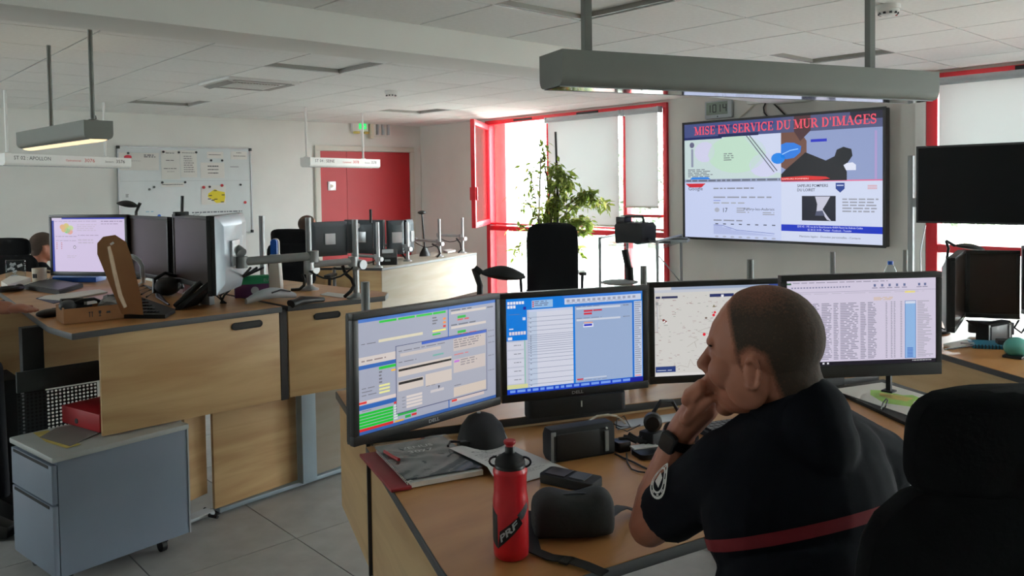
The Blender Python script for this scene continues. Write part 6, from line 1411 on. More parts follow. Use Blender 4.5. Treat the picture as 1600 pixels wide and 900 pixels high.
# tall flap: traced to its real size at the back edge of the box
dF = dep(t0) + .12
fl_ = [D(x, y, dF - (506 - y) * .0006) for x, y in ((190, 490), (152, 397), (152, 380), (161, 370), (180, 367), (197, 378), (205, 400), (222, 470), (224, 492))]
mb = MB(); thk = (EYE - t0).normalized() * -.006
A__ = [mb.v(p) for p in fl_]; B__ = [mb.v(p + thk) for p in fl_]; mb.f(A__); mb.f(B__[::-1])
for i in range(len(fl_)): mb.f((A__[i], B__[i], B__[(i + 1) % len(fl_)], A__[(i + 1) % len(fl_)]))
fo = mb.build('raised_flap', M_CARD, t, fix=True); 
fo.matrix_parent_inverse = Matrix.Rotation(-rz, 4, 'Z') @ Matrix.Translation(-Vector((t0.x, t0.y, LZ + .002)))
lip = [D(x, y, dF - .03 - (506 - y) * .0007) for x, y in ((170, 385), (174, 402), (180, 430), (188, 462), (196, 480))]
o = MB().tube(lip, [.010, .014, .014, .014, .012], 8, flat=.4).build('torn_edge', M_CARDI, t, smooth=True); o.matrix_parent_inverse = fo.matrix_parent_inverse.copy()
hl = D(173, 382, dF - .085); o = MB().tube([hl, hl + RH * .012 + UP * .008], .005, 8).build('finger_slot', M_PAPER, t); o.matrix_parent_inverse = fo.matrix_parent_inverse.copy()
def item(name, label, cat, x, y, rz=0, z=LZ, group=None): p = onL(x, y, z); return thing(name, label, cat, (p.x, p.y, z + .001), rz, group)
t = thing('plastic_bag', 'crumpled clear plastic bag lying in the cardboard box', 'bag', (t0.x, t0.y, LZ + .01), rz)
mb = MB(); rnd = random.Random(2)
mb.ell((L * .72, Wd * .5, hb * .75), (L * .24, Wd * .36, .035), nu=18, nv=10)
for v_ in mb.bm.verts: v_.co += Vector((rnd.uniform(-.01, .01), rnd.uniform(-.01, .01), rnd.uniform(-.008, .012)))
mb.build('film', mat('milky_plastic_film', (150, 152, 152), .25, vary=.1, scale=30), t)
t = thing('camera_gadget', 'black gadget with straps lying in the cardboard box', 'gadget', (t0.x, t0.y, LZ + .01), rz)
MB().rbox((L * .25, Wd * .6, hb * .7), (.1, .06, .06), .015).build('body', M_BLKM, t, bevel=.006); MB().cyl((L * .02, Wd * .55, hb * 1.1), (L * .3, Wd * .6, hb * 1.05), .018, 12).build('barrel', M_BLK, t, smooth=True)
MB().tube([(L * .1, Wd * .3, hb), (L * .25, Wd * .2, hb * 1.25), (L * .42, Wd * .4, hb * 1.2), (L * .5, Wd * .5, hb)], .008, 8).build('strap', M_BLK, t, smooth=True); MB().ell((L * .08, Wd * .3, hb * .95), (.035, .03, .025)).build('grey_pad', M_EDGE, t, smooth=True); MB().box((L * .38, Wd * .4, hb * 1.05), (.05, .02, .02), .5).build('white_tag', M_PAPER, t)
t = item('computer_mouse', 'black mouse beside the left corner of the cardboard box', 'mouse', 78, 495, .2); MB().ell((0, 0, .016), (.06, .034, .02)).build('shell', M_BLK, t, smooth=True); MB().box((.02, 0, .034), (.02, .006, .006)).build('scroll_wheel', M_EDGE, t)
def flat(name, label, cat, px, z0, th, m, parts=(), group=None):
    ps = [onL(x, y, z0) for x, y in px]; t = thing(name, label, cat, (ps[0].x, ps[0].y, z0 + .0008), 0, group)
    MB().prism([tuple(p.to_2d()) for p in ps], z0 + .0008, z0 + th).build('body', m, t, world=True); return t, ps
flat('magazine', 'white brochure with a dark blue edge on the raised desk', 'paper', ((60, 468), (72, 464), (155, 454), (168, 458), (95, 471)), LZ, .008, M_PAPER)
flat('blue_folder_edge', 'dark blue folder corner under the white brochure', 'folder', ((56, 467), (66, 464), (98, 471), (84, 475)), LZ, .004, mat('navy_card', (48, 50, 76), .6, vary=.05))
t, ps = flat('laptop', 'closed dark laptop lying on the raised desk before the mug', 'laptop', ((36, 452), (75, 440), (130, 449), (93, 461)), LZ, .022, M_BLKM)
MB().prism([tuple(((p + (sum(ps, Vector()) / 4 - p) * .12)).to_2d()) for p in ps], LZ + .022, LZ + .024).build('lid_panel', M_BLK, t, world=True)
t, ps = flat('keyboard', 'dark keyboard lying between the cardboard box and the desk phone', 'keyboard', ((190, 498), (258, 498), (274, 489), (222, 470), (205, 470)), LZ, .018, M_BLKM)
mb = MB()
for i in range(11):
    for j in range(5):
        u, v = (i + .6) / 12, (j + .6) / 5.6; p = (ps[0] * (1 - u) + ps[1] * u) * (1 - v) + (ps[4] * (1 - u) + ps[3] * u) * v; mb.box((p.x, p.y, LZ + .021), (.012, .012, .007))
mb.build('keys', M_BLK, t, world=True)['kind'] = 'stuff'
t = item('mug', 'cream mug with a dark print beside the lit monitor', 'mug', 62, 443, .5); MB().lathe([(.002, .004), (.03, 0), (.038, .006), (.041, .095), (.0385, .095), (.036, .01), (.002, .008)], n=24).build('body', M_MUG, t, smooth=True)
hdir = RH; MB().tube([hdir * .039 + UP * .078, hdir * .062 + UP * .072, hdir * .066 + UP * .045, hdir * .055 + UP * .022, hdir * .038 + UP * .018], .006, 8).build('handle', M_MUG, t, smooth=True)
a_ = math.atan2(-(FH * .75 + RH * .6).y, -(FH * .75 + RH * .6).x); mb = MB()
for q in (-.25, 0, .25):
    d_ = Vector((math.cos(a_ + q), math.sin(a_ + q), 0)); mb.box(d_ * .0402 + UP * .05, (.002, .008, .026), a_ + q)
mb.build('print', M_INK, t)
flat('note_pad', 'cream note pad left of the mug at the picture edge', 'paper', ((2, 447), (20, 436), (48, 441), (12, 453)), LZ, .03, M_PAPER); flat('loose_sheet', 'white sheet under the mug', 'paper', ((10, 455), (46, 442), (76, 441), (50, 452)), LZ, .004, M_PAPER)
t = item('headphones', 'black headphones lying at the left picture edge', 'headset', 15, 456); MB().tube([(.06 * math.cos(q), .045 * math.sin(q), .016) for q in [PI * 2 * k / 18 for k in range(18)]], .014, 8).build('band', M_BLK, t, smooth=True); MB().ell((.05, 0, .02), (.025, .03, .02)).build('ear_pad', M_BLKM, t, smooth=True)
t = item('acrylic_block', 'square clear acrylic trophy standing behind the note pad', 'trophy', 25, 438); az_ = math.atan2(RH.y, RH.x); t.rotation_euler.z = az_
MB().box((0, 0, .065), (.125, .02, .13)).build('block', M_CLEAR, t, bevel=.004); mb = MB(); rnd = random.Random(4)
for k in range(9): mb.box((rnd.uniform(-.04, .04), -.0105, rnd.uniform(.02, .11)), (rnd.uniform(.01, .04), .001, rnd.uniform(.004, .02)), 0, Matrix.Rotation(rnd.uniform(-.6, .6), 3, 'Y'))
mb.build('etched_picture', M_LGREY, t)
t = item('tent_card', 'white folded tent card in front of the lit monitor', 'card', 108, 428); t.rotation_euler.z = az_
mb = MB()
for s_ in (-1, 1): mb.prism([(s_ * .062, -.02), (s_ * .062 - s_ * .003, -.02), (s_ * .062 - s_ * .003, .05), (s_ * .062, .05)], 0, .001)
mb.loft([[(-.065, y, 0), (0, y, .05), (.065, y, 0), (.06, y, 0), (0, y, .045), (-.06, y, 0)] for y in (-.02, .06)]).build('card', M_PAPER, t)
t, ps = flat('document_case', 'shiny blue document case below the lit monitor', 'folder', ((82, 441), (92, 431), (162, 428), (166, 437), (150, 441)), LZ, .03, M_BLUE)
tag(MB().tube([D(x, y, 4.25) for x, y in ((196, 400), (208, 401), (217, 407), (222, 416), (223, 430))] + [onL(224, 443) + UP * .012, onL(214, 449) + UP * .012], .012, 10).build('flexible_conduit', M_LGREY, None, smooth=True), 'pale grey flexible conduit curving down behind the cardboard flap', 'conduit')
pb_ = onL(288, 457, LZ); t = thing('pen_cup', 'dark red square pen cup with pens before the dark monitors', 'pen cup', (pb_.x, pb_.y, LZ), .3)
for a, b in (((-.035, -.035, 0), (.035, -.032, .085)), ((-.035, .032, 0), (.035, .035, .085)), ((-.035, -.032, 0), (-.032, .032, .085)), ((.032, -.032, 0), (.035, .032, .085)), ((-.032, -.032, 0), (.032, .032, .003))): MB().box2(a, b).build('wall', mat('dark_red_cup', (104, 30, 34), .5, vary=.05), t)
MB().tube([(-.015, .0, .004), (-.045, .0, .15)], .005, 8).build('pen', M_LGREY, t, smooth=True); MB().tube([(.012, .012, .004), (.018, .01, .14)], .011, 10).build('marker', M_CREAM, t, smooth=True)
t = item('headset', 'black headset heaped before the dark left-station monitors', 'headset', 262, 462); MB().ell((0, 0, .05), (.07, .06, .05)).build('ear_pad', M_BLKM, t, smooth=True); MB().tube([(-.07, 0, .02), (-.06, .02, .09), (0, .03, .12), (.07, .02, .09), (.08, 0, .03)], .01, 8).build('headband', M_BLK, t, smooth=True)
for k in range(4):
    pts = [(205 + 8 * k, 452 + 4 * k), (225 + 6 * k, 446 + 3 * k), (245, 452 + 4 * k), (258 + 2 * k, 470 + 2 * k)]
    tag(MB().tube([onL(x, y, LZ + .01) for x, y in pts], .005, 6).build('desk_cable', M_BLK, None, smooth=True), ['first', 'second', 'third', 'fourth'][k] + ' black cable from the back in the tangle beside the box flap', 'cable', 'cables on the left station')
# desk phone on a tilted stand
pA, pB_ = onL(268, 485), onL(330, 470)
t = thing('desk_phone', 'big black desk phone tilted on a pale stand at the front of the raised desk', 'phone', (pA.x, pA.y, LZ), 0)
mb = MB(); dA = dep(pA); face = [D(267, 487, dA), D(324, 440, dA + .05), D(336, 444, dA + .22), D(285, 489, dA + .16)]
nn = ((face[1] - face[0]).cross(face[3] - face[0])).normalized(); nn = nn if nn.z < 0 else -nn
A__ = [mb.v(p) for p in face]; B__ = [mb.v(p + nn * .022) for p in face]; mb.f(A__); mb.f(B__)
for i in range(4): mb.f((A__[i], B__[i], B__[(i + 1) % 4], A__[(i + 1) % 4]))
mb.build('body', M_BLK, t, world=True, bevel=.004)
def fq(u, v, h): return (face[0] * (1 - u) + face[1] * u) * (1 - v) + (face[3] * (1 - u) + face[2] * u) * v - nn * h
mb = MB(); mb.quad(fq(.5, .1, .002), fq(.95, .1, .002), fq(.95, .6, .002), fq(.5, .6, .002)); mb.build('display', M_OFF, t, world=True)
MB().tube([fq(.12, .12, .012), fq(.9, -.05, .014)], .013, 8).build('handset', M_BLKM, t, smooth=True, world=True); MB().tube([fq(.4, .02, .03), fq(.8, -.02, .03)], .003, 6).build('chrome_strip', M_ALU, t, world=True)
st_a, st_b = D(316, 460, dA + .2), D(328, 488, dA + .16)
MB().slab(st_a, Vector((st_b.x, st_b.y, 0)) + RH * .012, LZ, LZ + .09, .03).build('stand', M_LGREY, t, world=True, bevel=.003)
# things on the screen desk of the left station
t = thing('telephone', 'pale grey curved telephone handset lying on its cradle on the screen desk', 'phone', onL(422, 472), math.radians(5))
rings = []
for i in range(13):
    u = i / 12; x = -.13 + .27 * u; w_ = .035 * (.55 + .45 * math.sin(PI * min(1, max(0, u * 1.05)))) if u > .3 else .012 + .025 * u / .3 * .9; h_ = .028 * (.5 + .5 * math.sin(PI * u)); 
    rings.append([(x, w_ * math.cos(q), h_ + .004 + .012 * math.sin(PI * u) + h_ * math.sin(q)) for q in [2 * PI * k / 14 for k in range(14)]])
MB().loft(rings).build('body', M_LGREY, t, smooth=True); MB().tube([(-.01, -.036, .05), (.04, -.036, .06), (.1, -.025, .045)], .004, 6).build('groove', M_EDGE, t, smooth=True)
t = thing('handset', 'black handset lying right of the pale telephone', 'phone', onL(478, 478), math.radians(18)); MB().tube([(-.09, 0, .02), (-.03, .0, .03), (.05, 0, .024), (.12, 0, .016)], [.018, .022, .016, .012], 10).build('grip', M_BLK, t, smooth=True); MB().tube([(-.06, .05, .018), (.02, .05, .02), (.07, .04, .014)], [.014, .016, .01], 10).build('cradle', M_BLKM, t, smooth=True)
gb = D(380, 462, 4.2); gb.z = LZ; gx = D(421, 462, 4.25) - gb; t = thing('flat_carton', 'green and purple flat carton standing behind the pale telephone', 'box', gb, math.atan2(gx.y, gx.x)); Lg = gx.to_2d().length; hg = D(400, 431, 4.23).z - LZ
MB().box2((-.04, 0, hg * .62), (Lg, .05, hg)).build('green_panel', M_GREEN, t); MB().box2((-.04, 0, 0), (Lg, .05, hg * .62)).build('purple_panel', M_PURP, t); MB().lathe([(.016, 0), (.02, 0), (.02, .001), (.016, .001)], (Lg * .45, -.001, hg * .32), 18, Matrix.Rotation(PI / 2, 3, 'X')).build('round_emblem', M_LGREY, t); text_part('EU', t, M_LGREY, (Lg * .8, -.0008, hg * .72), (1, 0, 0), (0, 0, 1), .022)
db = D(431, 450, 4.45); db.z = LZ; t = thing('soap_dispenser', 'tall white stand with a bright blue rounded top behind the monitor arm', 'dispenser', db, math.atan2(RH.y, RH.x))
zt_ = D(431, 374, 4.45).z - LZ; MB().loft([[(sx * w_, sy * .03, z) for sx, sy in ((-1, -1), (1, -1), (1, 1), (-1, 1))] for z, w_ in ((0, .036), (zt_ * .5, .028), (zt_ * .72, .022))]).build('stand', M_WHITE, t, bevel=.004)
MB().rbox((0, 0, 0), (.035, zt_ * .36, .03), .0174, Matrix.Translation((0, 0, 0)).to_3x3() @ Matrix.Rotation(PI / 2, 3, 'X')).build('blue_top', M_BLUE, t, loc=(0, -.01, zt_ * .83), bevel=.003); MB().rbox((0, 0.004, 0), (.043, zt_ * .38, .02), .021, Matrix.Rotation(PI / 2, 3, 'X')).build('white_surround', M_WHITE, t, loc=(0, .006, zt_ * .83))
flat('loose_sheet', 'white sheet lying by the foot of the right-hand silver pole', 'paper', ((500, 461), (535, 466), (545, 461), (512, 457)), LZ, .003, M_PAPER)
tag(MB().tube([D(x, y, 4.1) for x, y in ((535, 415), (540, 428), (549, 436), (553, 446), (548, 455), (538, 464))], .009, 8).build('hanging_cable', M_BLK, None, smooth=True), 'black cable hanging from the long monitor arm to the screen desk', 'cable')
tag(MB().tube([D(x, y, 4.45) for x, y in ((472, 428), (476, 438), (475, 446), (468, 452), (455, 453))], .009, 8).build('hanging_cable', M_BLK, None, smooth=True), 'black cable looping at the foot of the middle silver pole', 'cable')
dl = 5.2
leaf_lamp('black desk lamp with a leaf-shaped head in front of the whiteboard', D(183, 318, dl), D(216, 323, dl), D(219, 317, dl), Vector((D(210, 420, dl).x, D(210, 420, dl).y, LZ)), .03, bend=D(213, 331, dl))
t = thing('webcam_stand', 'thin black upright camera stick on top of the dark left monitor', 'webcam', D(285, 337, 4.3)); MB().box2((-.045, -.015, 0), (.03, .015, .022)).build('clip', M_BLK, t, bevel=.004); zz_ = D(285, 306, 4.3).z - D(285, 337, 4.3).z; MB().tube([(-.002, 0, .02), (0.003, 0, zz_)], .009, 8).build('stick', M_BLK, t)

# ================================================================== FAR STATION THINGS
a = Z(597, 414, FZ); t = thing('telephone', 'dark grey office telephone on the far screen desk', 'phone', Z(606, 413, FZ), math.radians(-35))
MB().loft([[(-.1, y, 0), (.1, y, 0), (.1, y, z), (-.1, y, z)] for y, z in ((-.09, .08), (.09, .16))]).build('body', M_BLKM, t, bevel=.006); MB().box((0, .02, .135), (.12, .08, .01), 0, Matrix.Rotation(.4, 3, 'X')).build('display', M_LGREY, t); MB().box((0, -.092, .05), (.06, .004, .02)).build('badge', M_LGREY, t)
p_ = Z(630, 404, FZ); mb = MB(); rnd = random.Random(6); pts = []
for k in range(40): q = k * .8; pts.append(p_ + RH * (.06 * math.cos(q) * rnd.uniform(.6, 1)) + FH * (.05 * math.sin(q)) + UP * (.015 + .2 * k / 40 * rnd.uniform(.5, 1)))
tag(mb.tube(pts, .01, 6).build('red_cable', M_REDP, None, smooth=True), 'tangled red cable on the far desk behind the second slim pole', 'cable')
lb_ = Z(664, 400, FZ); dl = dep(lb_); t = thing('desk_lamp', 'far black desk lamp with a thin stem and wedge foot on the pale desk', 'lamp', lb_, 0, 'desk lamps with leaf-shaped heads'); 
r__ = .055; hz = D(664, 386, dl).z - FZ
MB().loft([[(1.35 * r__ * math.cos(q), r__ * math.sin(q), 0) for q in [2 * PI * k / 16 for k in range(16)]], [(1.2 * r__ * math.cos(q), .9 * r__ * math.sin(q), hz * .35) for q in [2 * PI * k / 16 for k in range(16)]], [(.4 * r__ * math.cos(q), .3 * r__ * math.sin(q), hz) for q in [2 * PI * k / 16 for k in range(16)]]]).build('wedge_foot', M_BLK, t, smooth=True)
hd_ = D(659, 332, dl) - lb_; MB().tube([(0, 0, hz * .9), hd_], .01, 8).build('stem', M_BLK, t, smooth=True); MB().ell(hd_, (.05, .05, .022)).build('lamp_head', M_BLK, t, smooth=True)
t = thing('antenna_stick', 'thin black antenna stick standing behind the round-logo monitor', 'antenna', D(581, 420, 8.6)); t.location.z = FZ; zz_ = D(579, 327, 8.6).z - FZ
MB().tube([(.02, 0, 0), (.02, 0, zz_ * .75), (0, 0, zz_ * .77)], .006, 6).build('stem', M_BLK, t); MB().tube([(0, 0, zz_ * .76), (0, 0, zz_)], .014, 8).build('tip', M_BLKM, t, smooth=True)
for k, pts in enumerate(([(675, 381), (684, 386), (688, 396), (682, 404), (674, 408)], [(713, 372), (719, 380), (721, 390), (716, 395)], [(612, 380), (618, 388), (628, 396), (634, 404)])):
    tag(MB().tube([D(x, y, 9.4 - .3 * (k == 2)) for x, y in pts], .011, 6).build('arm_cable', M_BLK, None, smooth=True), ['black cable bowing left of the third slim far pole', 'black cable beside the last slim far pole', 'black cable between the first and second slim far poles'][k], 'cable', 'cables of the far station')
flat('loose_sheet', 'white papers lying on the far pale desk right of the third pole', 'paper', ((692, 393), (704, 391), (712, 393), (700, 396)), FZ, .02, M_PAPER)
# ================================================================== CHAIRS
def chair(label, loc, rz, headrest=True, tall=False, group='black office chairs', H0=.5, zt=None):
    """local +y is where the sitter faces"""
    t = thing('office_chair', label, 'chair', loc, rz, group)
    def pad(x, y, z, w_, h_, th, r, lean=0.0, curve=.03):
        mb = MB(); rings = []; n = 9
        for i in range(n):
            v = i / (n - 1); zz = z + h_ * v; e = min(1, (min(v, 1 - v) * h_ / r)); ww = w_ / 2 - r * (1 - math.sqrt(max(0, 1 - (1 - e) ** 2)))
            ring = []
            for s_ in (1, -1):
                for k in range(9):
                    u = -1 + 2 * k / 8 if s_ == 1 else 1 - 2 * k / 8
                    yy = y - lean * h_ * v + curve * (1 - u * u) * -1 + (th / 2 if s_ == 1 else -th / 2) * (1 - .55 * abs(u) ** 4)
                    ring.append((x + ww * u, yy, zz))
            rings.append(ring)
        return mb.loft(rings)
    o = pad(0, -.22, H0 + (-.1 if tall else .1), .49, (.82 if tall else .49), .085, .1 if not tall else .035, .14 if not tall else .06).build('backrest', M_FAB, t, smooth=True); o.modifiers.new('s', 'SUBSURF').render_levels = 1
    if headrest:
        o = pad(0, -.285, H0 + .545, .38, .16, .07, .055, .1).build('headrest', M_FAB, t, smooth=True); o.modifiers.new('s', 'SUBSURF').render_levels = 1
        MB().box2((-.03, -.31, H0 + .5), (.03, -.285, H0 + .68)).build('headrest_post', M_BLKM, t)
    rs = []
    for z, k in ((H0 - .04, .9), (H0 - .02, 1), (H0 + .03, 1), (H0 + .055, .92)):
        rs.append([(.25 * k * math.copysign(abs(math.cos(q)) ** .5, math.cos(q)), .02 + .24 * k * math.copysign(abs(math.sin(q)) ** .5, math.sin(q)), z) for q in [2 * PI * k_ / 24 for k_ in range(24)]])
    MB().loft(rs).build('seat', M_FAB, t, smooth=True)
    MB().box2((-.035, -.29, H0 - .06), (.035, -.26, H0 + .3)).build('back_bar', M_BLKM, t, bevel=.005)
    for s_ in (-1, 1):
        a = MB().tube([(s_ * .2, .0, H0 - .05), (s_ * .29, .0, H0 - .04), (s_ * .3, .0, H0 + .19)], .016, 8).build('armrest', M_BLKM, t, smooth=True)
        MB().rbox((s_ * .3, .03, H0 + .205), (.075, .25, .03), .03).build('arm_pad', M_BLK, a, bevel=.006)
    MB().cyl((0, 0, .1), (0, 0, H0 - .04), .03, 14).build('gas_column', M_BLK, t, smooth=True)
    for k in range(5):
        d_ = Vector((math.cos(2 * PI * k / 5 + .3), math.sin(2 * PI * k / 5 + .3), 0))
        l_ = MB().tube([d_ * .02 + UP * .12, d_ * .3 + UP * .075], [.026, .018], 8).build('base_leg', M_BLKM, t, smooth=True)
        s_ = Vector((-d_.y, d_.x, 0)); MB().cyl(d_ * .3 + UP * .03 - s_ * .02, d_ * .3 + UP * .03 + s_ * .02, .03, 14).build('castor', M_BLK, l_, smooth=True)
    return t
def face(v): return math.atan2(v.y, v.x) - PI / 2
cp = D(1552, 760, 1.16)
fdir = (FH * math.cos(math.radians(8)) - RH * math.sin(math.radians(8)))
big_chair = chair('large black office chair filling the lower right corner behind the man', (cp.x + fdir.x * .22, cp.y + fdir.y * .22, 0), face(fdir), H0=.59)
def chair_at(label, px, dpt, fd, **kw):
    k = D(px, 400, dpt); fd = fd.normalized(); chair(label, (k.x + fd.x * .22, k.y + fd.y * .22, 0), face(fd), **kw)
chair_at('tall straight-backed black chair standing in front of the ficus plant', 863, 7.6, FH, headrest=False, tall=True, H0=.5)
chair_at('black chair with headrest at the far station, left of the charcoal monitors', 457, 8.0, FH + RH * .1, H0=.47)
chair_at('black chair with headrest at the far left picture edge', 30, 6.6, FH + RH * .25, H0=.50)
# ================================================================== TROLLEY BY THE WINDOW
ZT = 1.07
q0, q1, q3 = D(937, 372, 7.5), D(1027, 378, 6.95), D(1064, 373, 7.75)
a0 = Vector((q0.x, q0.y, 0)); a1 = Vector((q1.x, q1.y, 0)); a3 = Vector((q3.x, q3.y, 0)); a2 = a0 + (a3 - a1)
t = thing('metal_trolley', 'grey metal trolley with tubular posts under the window', 'trolley', a0)
zt_ = q0.z
for p in (a0, a1, a3, a2): MB().cyl(p + UP * .03, p + UP * (zt_ + .01), .014, 12).build('post', M_ALUG, t, smooth=True, world=True); MB().ell(p + UP * .018, (.018, .018, .018), nu=10, nv=6).build('castor', M_BLK, t, smooth=True, world=True)
for z in (zt_ - .075, .55, .15): MB().prism([tuple(p.to_2d()) for p in (a0, a1, a3, a2)], z, z + .018).build('shelf', M_ALUG if z > 1 else M_CLEAR if z > .3 else M_ALUG, t, world=True)
for p, q in ((a0, a2), (a1, a3)): MB().cyl(p + UP * zt_, q + UP * zt_, .012, 10).build('rail', M_ALUG, t, smooth=True, world=True)
MB().tube([a1 + UP * .95, a1 * .7 + a3 * .3 + UP * .85, a3 + UP * .6], .006, 6).build('brace_wire', M_ALUG, t, world=True)
c_ = (a0 * .55 + a1 * .45) * .7 + (a3 + a2) * .15
kz = zt_ - .055
t = thing('carry_case', 'chunky black carry case with a handle on the metal trolley', 'case', (c_.x, c_.y, kz), math.atan2((a1 - a0).y, (a1 - a0).x) + .15)
pr = [(-.14, .012), (-.12, .0), (-.09, .012), (.06, .012), (.1, .0), (.15, .014), (.16, .16), (.13, .195), (-.12, .2), (-.15, .17)]
MB().loft([[(x, y, z) for x, z in pr] for y in (-.1, .14)]).build('body', M_BLKM, t, bevel=.01)
MB().tube([(-.13, 0, .19), (-.13, 0, .245), (-.06, 0, .255), (.1, 0, .25), (.11, 0, .215), (.11, 0, .19)], .014, 8).build('handle', M_BLK, t, smooth=True); MB().box2((-.16, -.06, .185), (-.06, .06, .25)).build('reel', M_BLK, t, bevel=.01)
MB().tube([(.16, .0, .05), (.2, -.02, .03), (.26, .0, .022), (.36, .05, .022)], .012, 8).build('flex', M_EDGE, t, smooth=True)
t = thing('paper_stack', 'flat grey papers on the right end of the metal trolley', 'paper', (a3.x - .12, a3.y - .05, kz + .001)); MB().box((0, 0, .012), (.22, .2, .024), .5).build('sheets', M_LGREY, t); MB().box((.01, .01, .03), (.2, .19, .01), .62).build('folder', M_EDGE, t)

# ================================================================== FICUS
pp = D(868, 470, 8.35); pp.z = 0
t = thing('potted_ficus', 'bushy variegated ficus with stakes, behind the tall black chair', 'plant', pp)
MB().lathe([(.02, 0), (.17, 0), (.22, .36), (.235, .38), (.235, .41), (.215, .41), (.2, .37), (.02, .37)], n=28).build('pot', M_POT, t, smooth=True)
MB().lathe([(.2, .355), (.1, .385), (.02, .39)], n=20).build('soil', M_SOIL, t)
def LP(x, y, dd=0.0): return D(x, y, 8.35 + dd) - pp
for lab_, pts, r in (('stake', [(0.02, 0, .38), LP(871, 300), LP(868, 206)], .012), ('stake', [(-.05, 0, .38), LP(842, 340), LP(845, 246)], .009)): MB().tube(pts, r, 8).build('stake', M_BLK if r > .01 else M_BARK, t)
rnd = random.Random(11)
stems = [[(858, 372), (855, 330), (852, 285), (850, 230)], [(862, 372), (868, 320), (880, 290), (890, 285)], [(866, 372), (885, 335), (905, 315), (930, 312), (945, 322)], [(850, 372), (838, 340), (826, 318), (806, 302)], [(845, 372), (838, 325), (832, 285), (822, 258)], [(866, 372), (880, 350), (905, 345), (925, 350)], [(856, 372), (850, 345), (862, 320), (880, 310)], [(850, 375), (832, 366), (815, 352), (800, 350)], [(858, 300), (850, 250), (848, 215)], [(870, 372), (895, 372), (905, 390), (903, 400)], [(860, 372), (866, 300), (876, 270), (890, 278)], [(866, 372), (890, 318), (912, 302), (925, 305)], [(840, 372), (825, 375), (812, 385), (806, 395)], [(862, 372), (858, 310), (862, 270), (870, 260)], [(864, 372), (885, 365), (900, 360), (915, 362)]]
anchors = []
for i, s_ in enumerate(stems):
    dd = [rnd.uniform(-.3, .3) * k / len(s_) for k in range(len(s_))]
    pts = [LP(x, y, dz) for (x, y), dz in zip(s_, dd)]
    if i not in (8,): pts = [Vector((rnd.uniform(-.04, .04), rnd.uniform(-.04, .04), .38))] + pts
    MB().tube(pts, [.012] + [.006] * (len(pts) - 2) + [.002], 6).build('stem', M_STEM, t, smooth=True)
    w_ = {2: 3.4, 5: 3, 6: 3, 1: 2.4, 10: 2, 11: 3, 14: 2.4, 13: 2.2, 8: .35, 9: .5, 12: .35, 7: .4, 3: .8, 4: .8}.get(i, 1)
    anchors.append((pts[1:] if i != 8 else pts, w_))
def leaf_mesh():
    mb = MB(); pr = [(0, 0), (.014, .016), (.019, .036), (.015, .058), (.006, .078), (0, .092)]
    c_ = [mb.v((0, y, -.004 - 1.6 * y * y)) for _, y in pr]; l_ = [mb.v((-x, y, .004 - 1.6 * y * y)) for x, y in pr[1:-1]]; r_ = [mb.v((x, y, .004 - 1.6 * y * y)) for x, y in pr[1:-1]]
    for s_ in (l_, r_):
        mb.f((c_[0], c_[1], s_[0]))
        for k in range(3): mb.f((c_[k + 1], c_[k + 2], s_[k + 1], s_[k]))
        mb.f((c_[4], c_[5], s_[3]))
    return mb
lm = [None, None]
tot = sum(a[1] for a in anchors); NL = 300; stuff = MB(); cnt = 0
def leaf_at(P, d_, roll, sc, which, part=True):
    d_ = d_.normalized(); s_ = d_.cross(UP); s_ = s_.normalized() if s_.length > .05 else Vector((1, 0, 0)); n_ = s_.cross(d_); R = Matrix((s_, d_, n_)).transposed() @ Matrix.Rotation(roll, 3, 'Y')
    if part:
        if lm[which] is None:
            o = leaf_mesh().build('leaf', (M_LEAFA, M_LEAFB)[which], t, smooth=True); lm[which] = o.data
        else: o = bpy.data.objects.new('leaf', lm[which]); COL.objects.link(o); o.parent = t
        o.location = P; o.rotation_euler = R.to_euler(); o.scale = (sc,) * 3
    else:
        for u in ((0, 0, 0), (.017, .04, 0), (0, .09, -.012), (-.017, .04, 0)): pass
        stuff.f([stuff.v(P + R @ Vector(u) * sc) for u in ((0, 0, 0), (.017, .04, 0), (0, .09, -.012), (-.017, .04, 0))])
for pts, w_ in anchors:
    n = int(round(1250 * w_ / tot))
    for k in range(n):
        u = rnd.random() ** .7 * (len(pts) - 1); i = min(int(u), len(pts) - 2); P = pts[i].lerp(pts[i + 1], u - i) + Vector((rnd.gauss(0, .035), rnd.gauss(0, .035), rnd.gauss(0, .03)))
        d_ = Vector((rnd.gauss(0, .7), rnd.gauss(0, .7), -.35 + rnd.gauss(0, .4)))
        part = cnt < NL and rnd.random() < .35; cnt += part
        leaf_at(P, d_, rnd.uniform(-1, 1), rnd.uniform(.75, 1.25), int(rnd.random() < .35), part)
stuff.build('small_leaves', M_LEAFA, t, fix=False)['kind'] = 'stuff'

# ================================================================== PEOPLE
def remeshed(mb, name, m, parent, vox, smooth=6, fac=.5):
    o = mb.build(name, m, parent, world=True)
    r = o.modifiers.new('r', 'REMESH'); r.mode = 'VOXEL'; r.voxel_size = vox; r.use_smooth_shade = True
    if smooth: s_ = o.modifiers.new('s', 'SMOOTH'); s_.iterations = smooth; s_.factor = fac
    dg = bpy.context.evaluated_depsgraph_get(); me = bpy.data.meshes.new_from_object(o.evaluated_get(dg)); old = o.data
    o.modifiers.clear(); o.data = me; bpy.data.meshes.remove(old); me.name = name
    for p in me.polygons: p.use_smooth = True
    return o
def head_frame(C_, fdir_, pitch=0.0):
    f_ = fdir_.normalized(); s_ = UP.cross(f_).normalized(); f_ = (f_ * math.cos(pitch) - UP * math.sin(pitch)).normalized(); u_ = f_.cross(s_)
    return lambda f, s, u: C_ + f_ * f + s_ * s + u_ * u, Matrix((f_, s_, u_)).transposed(), f_, s_, u_
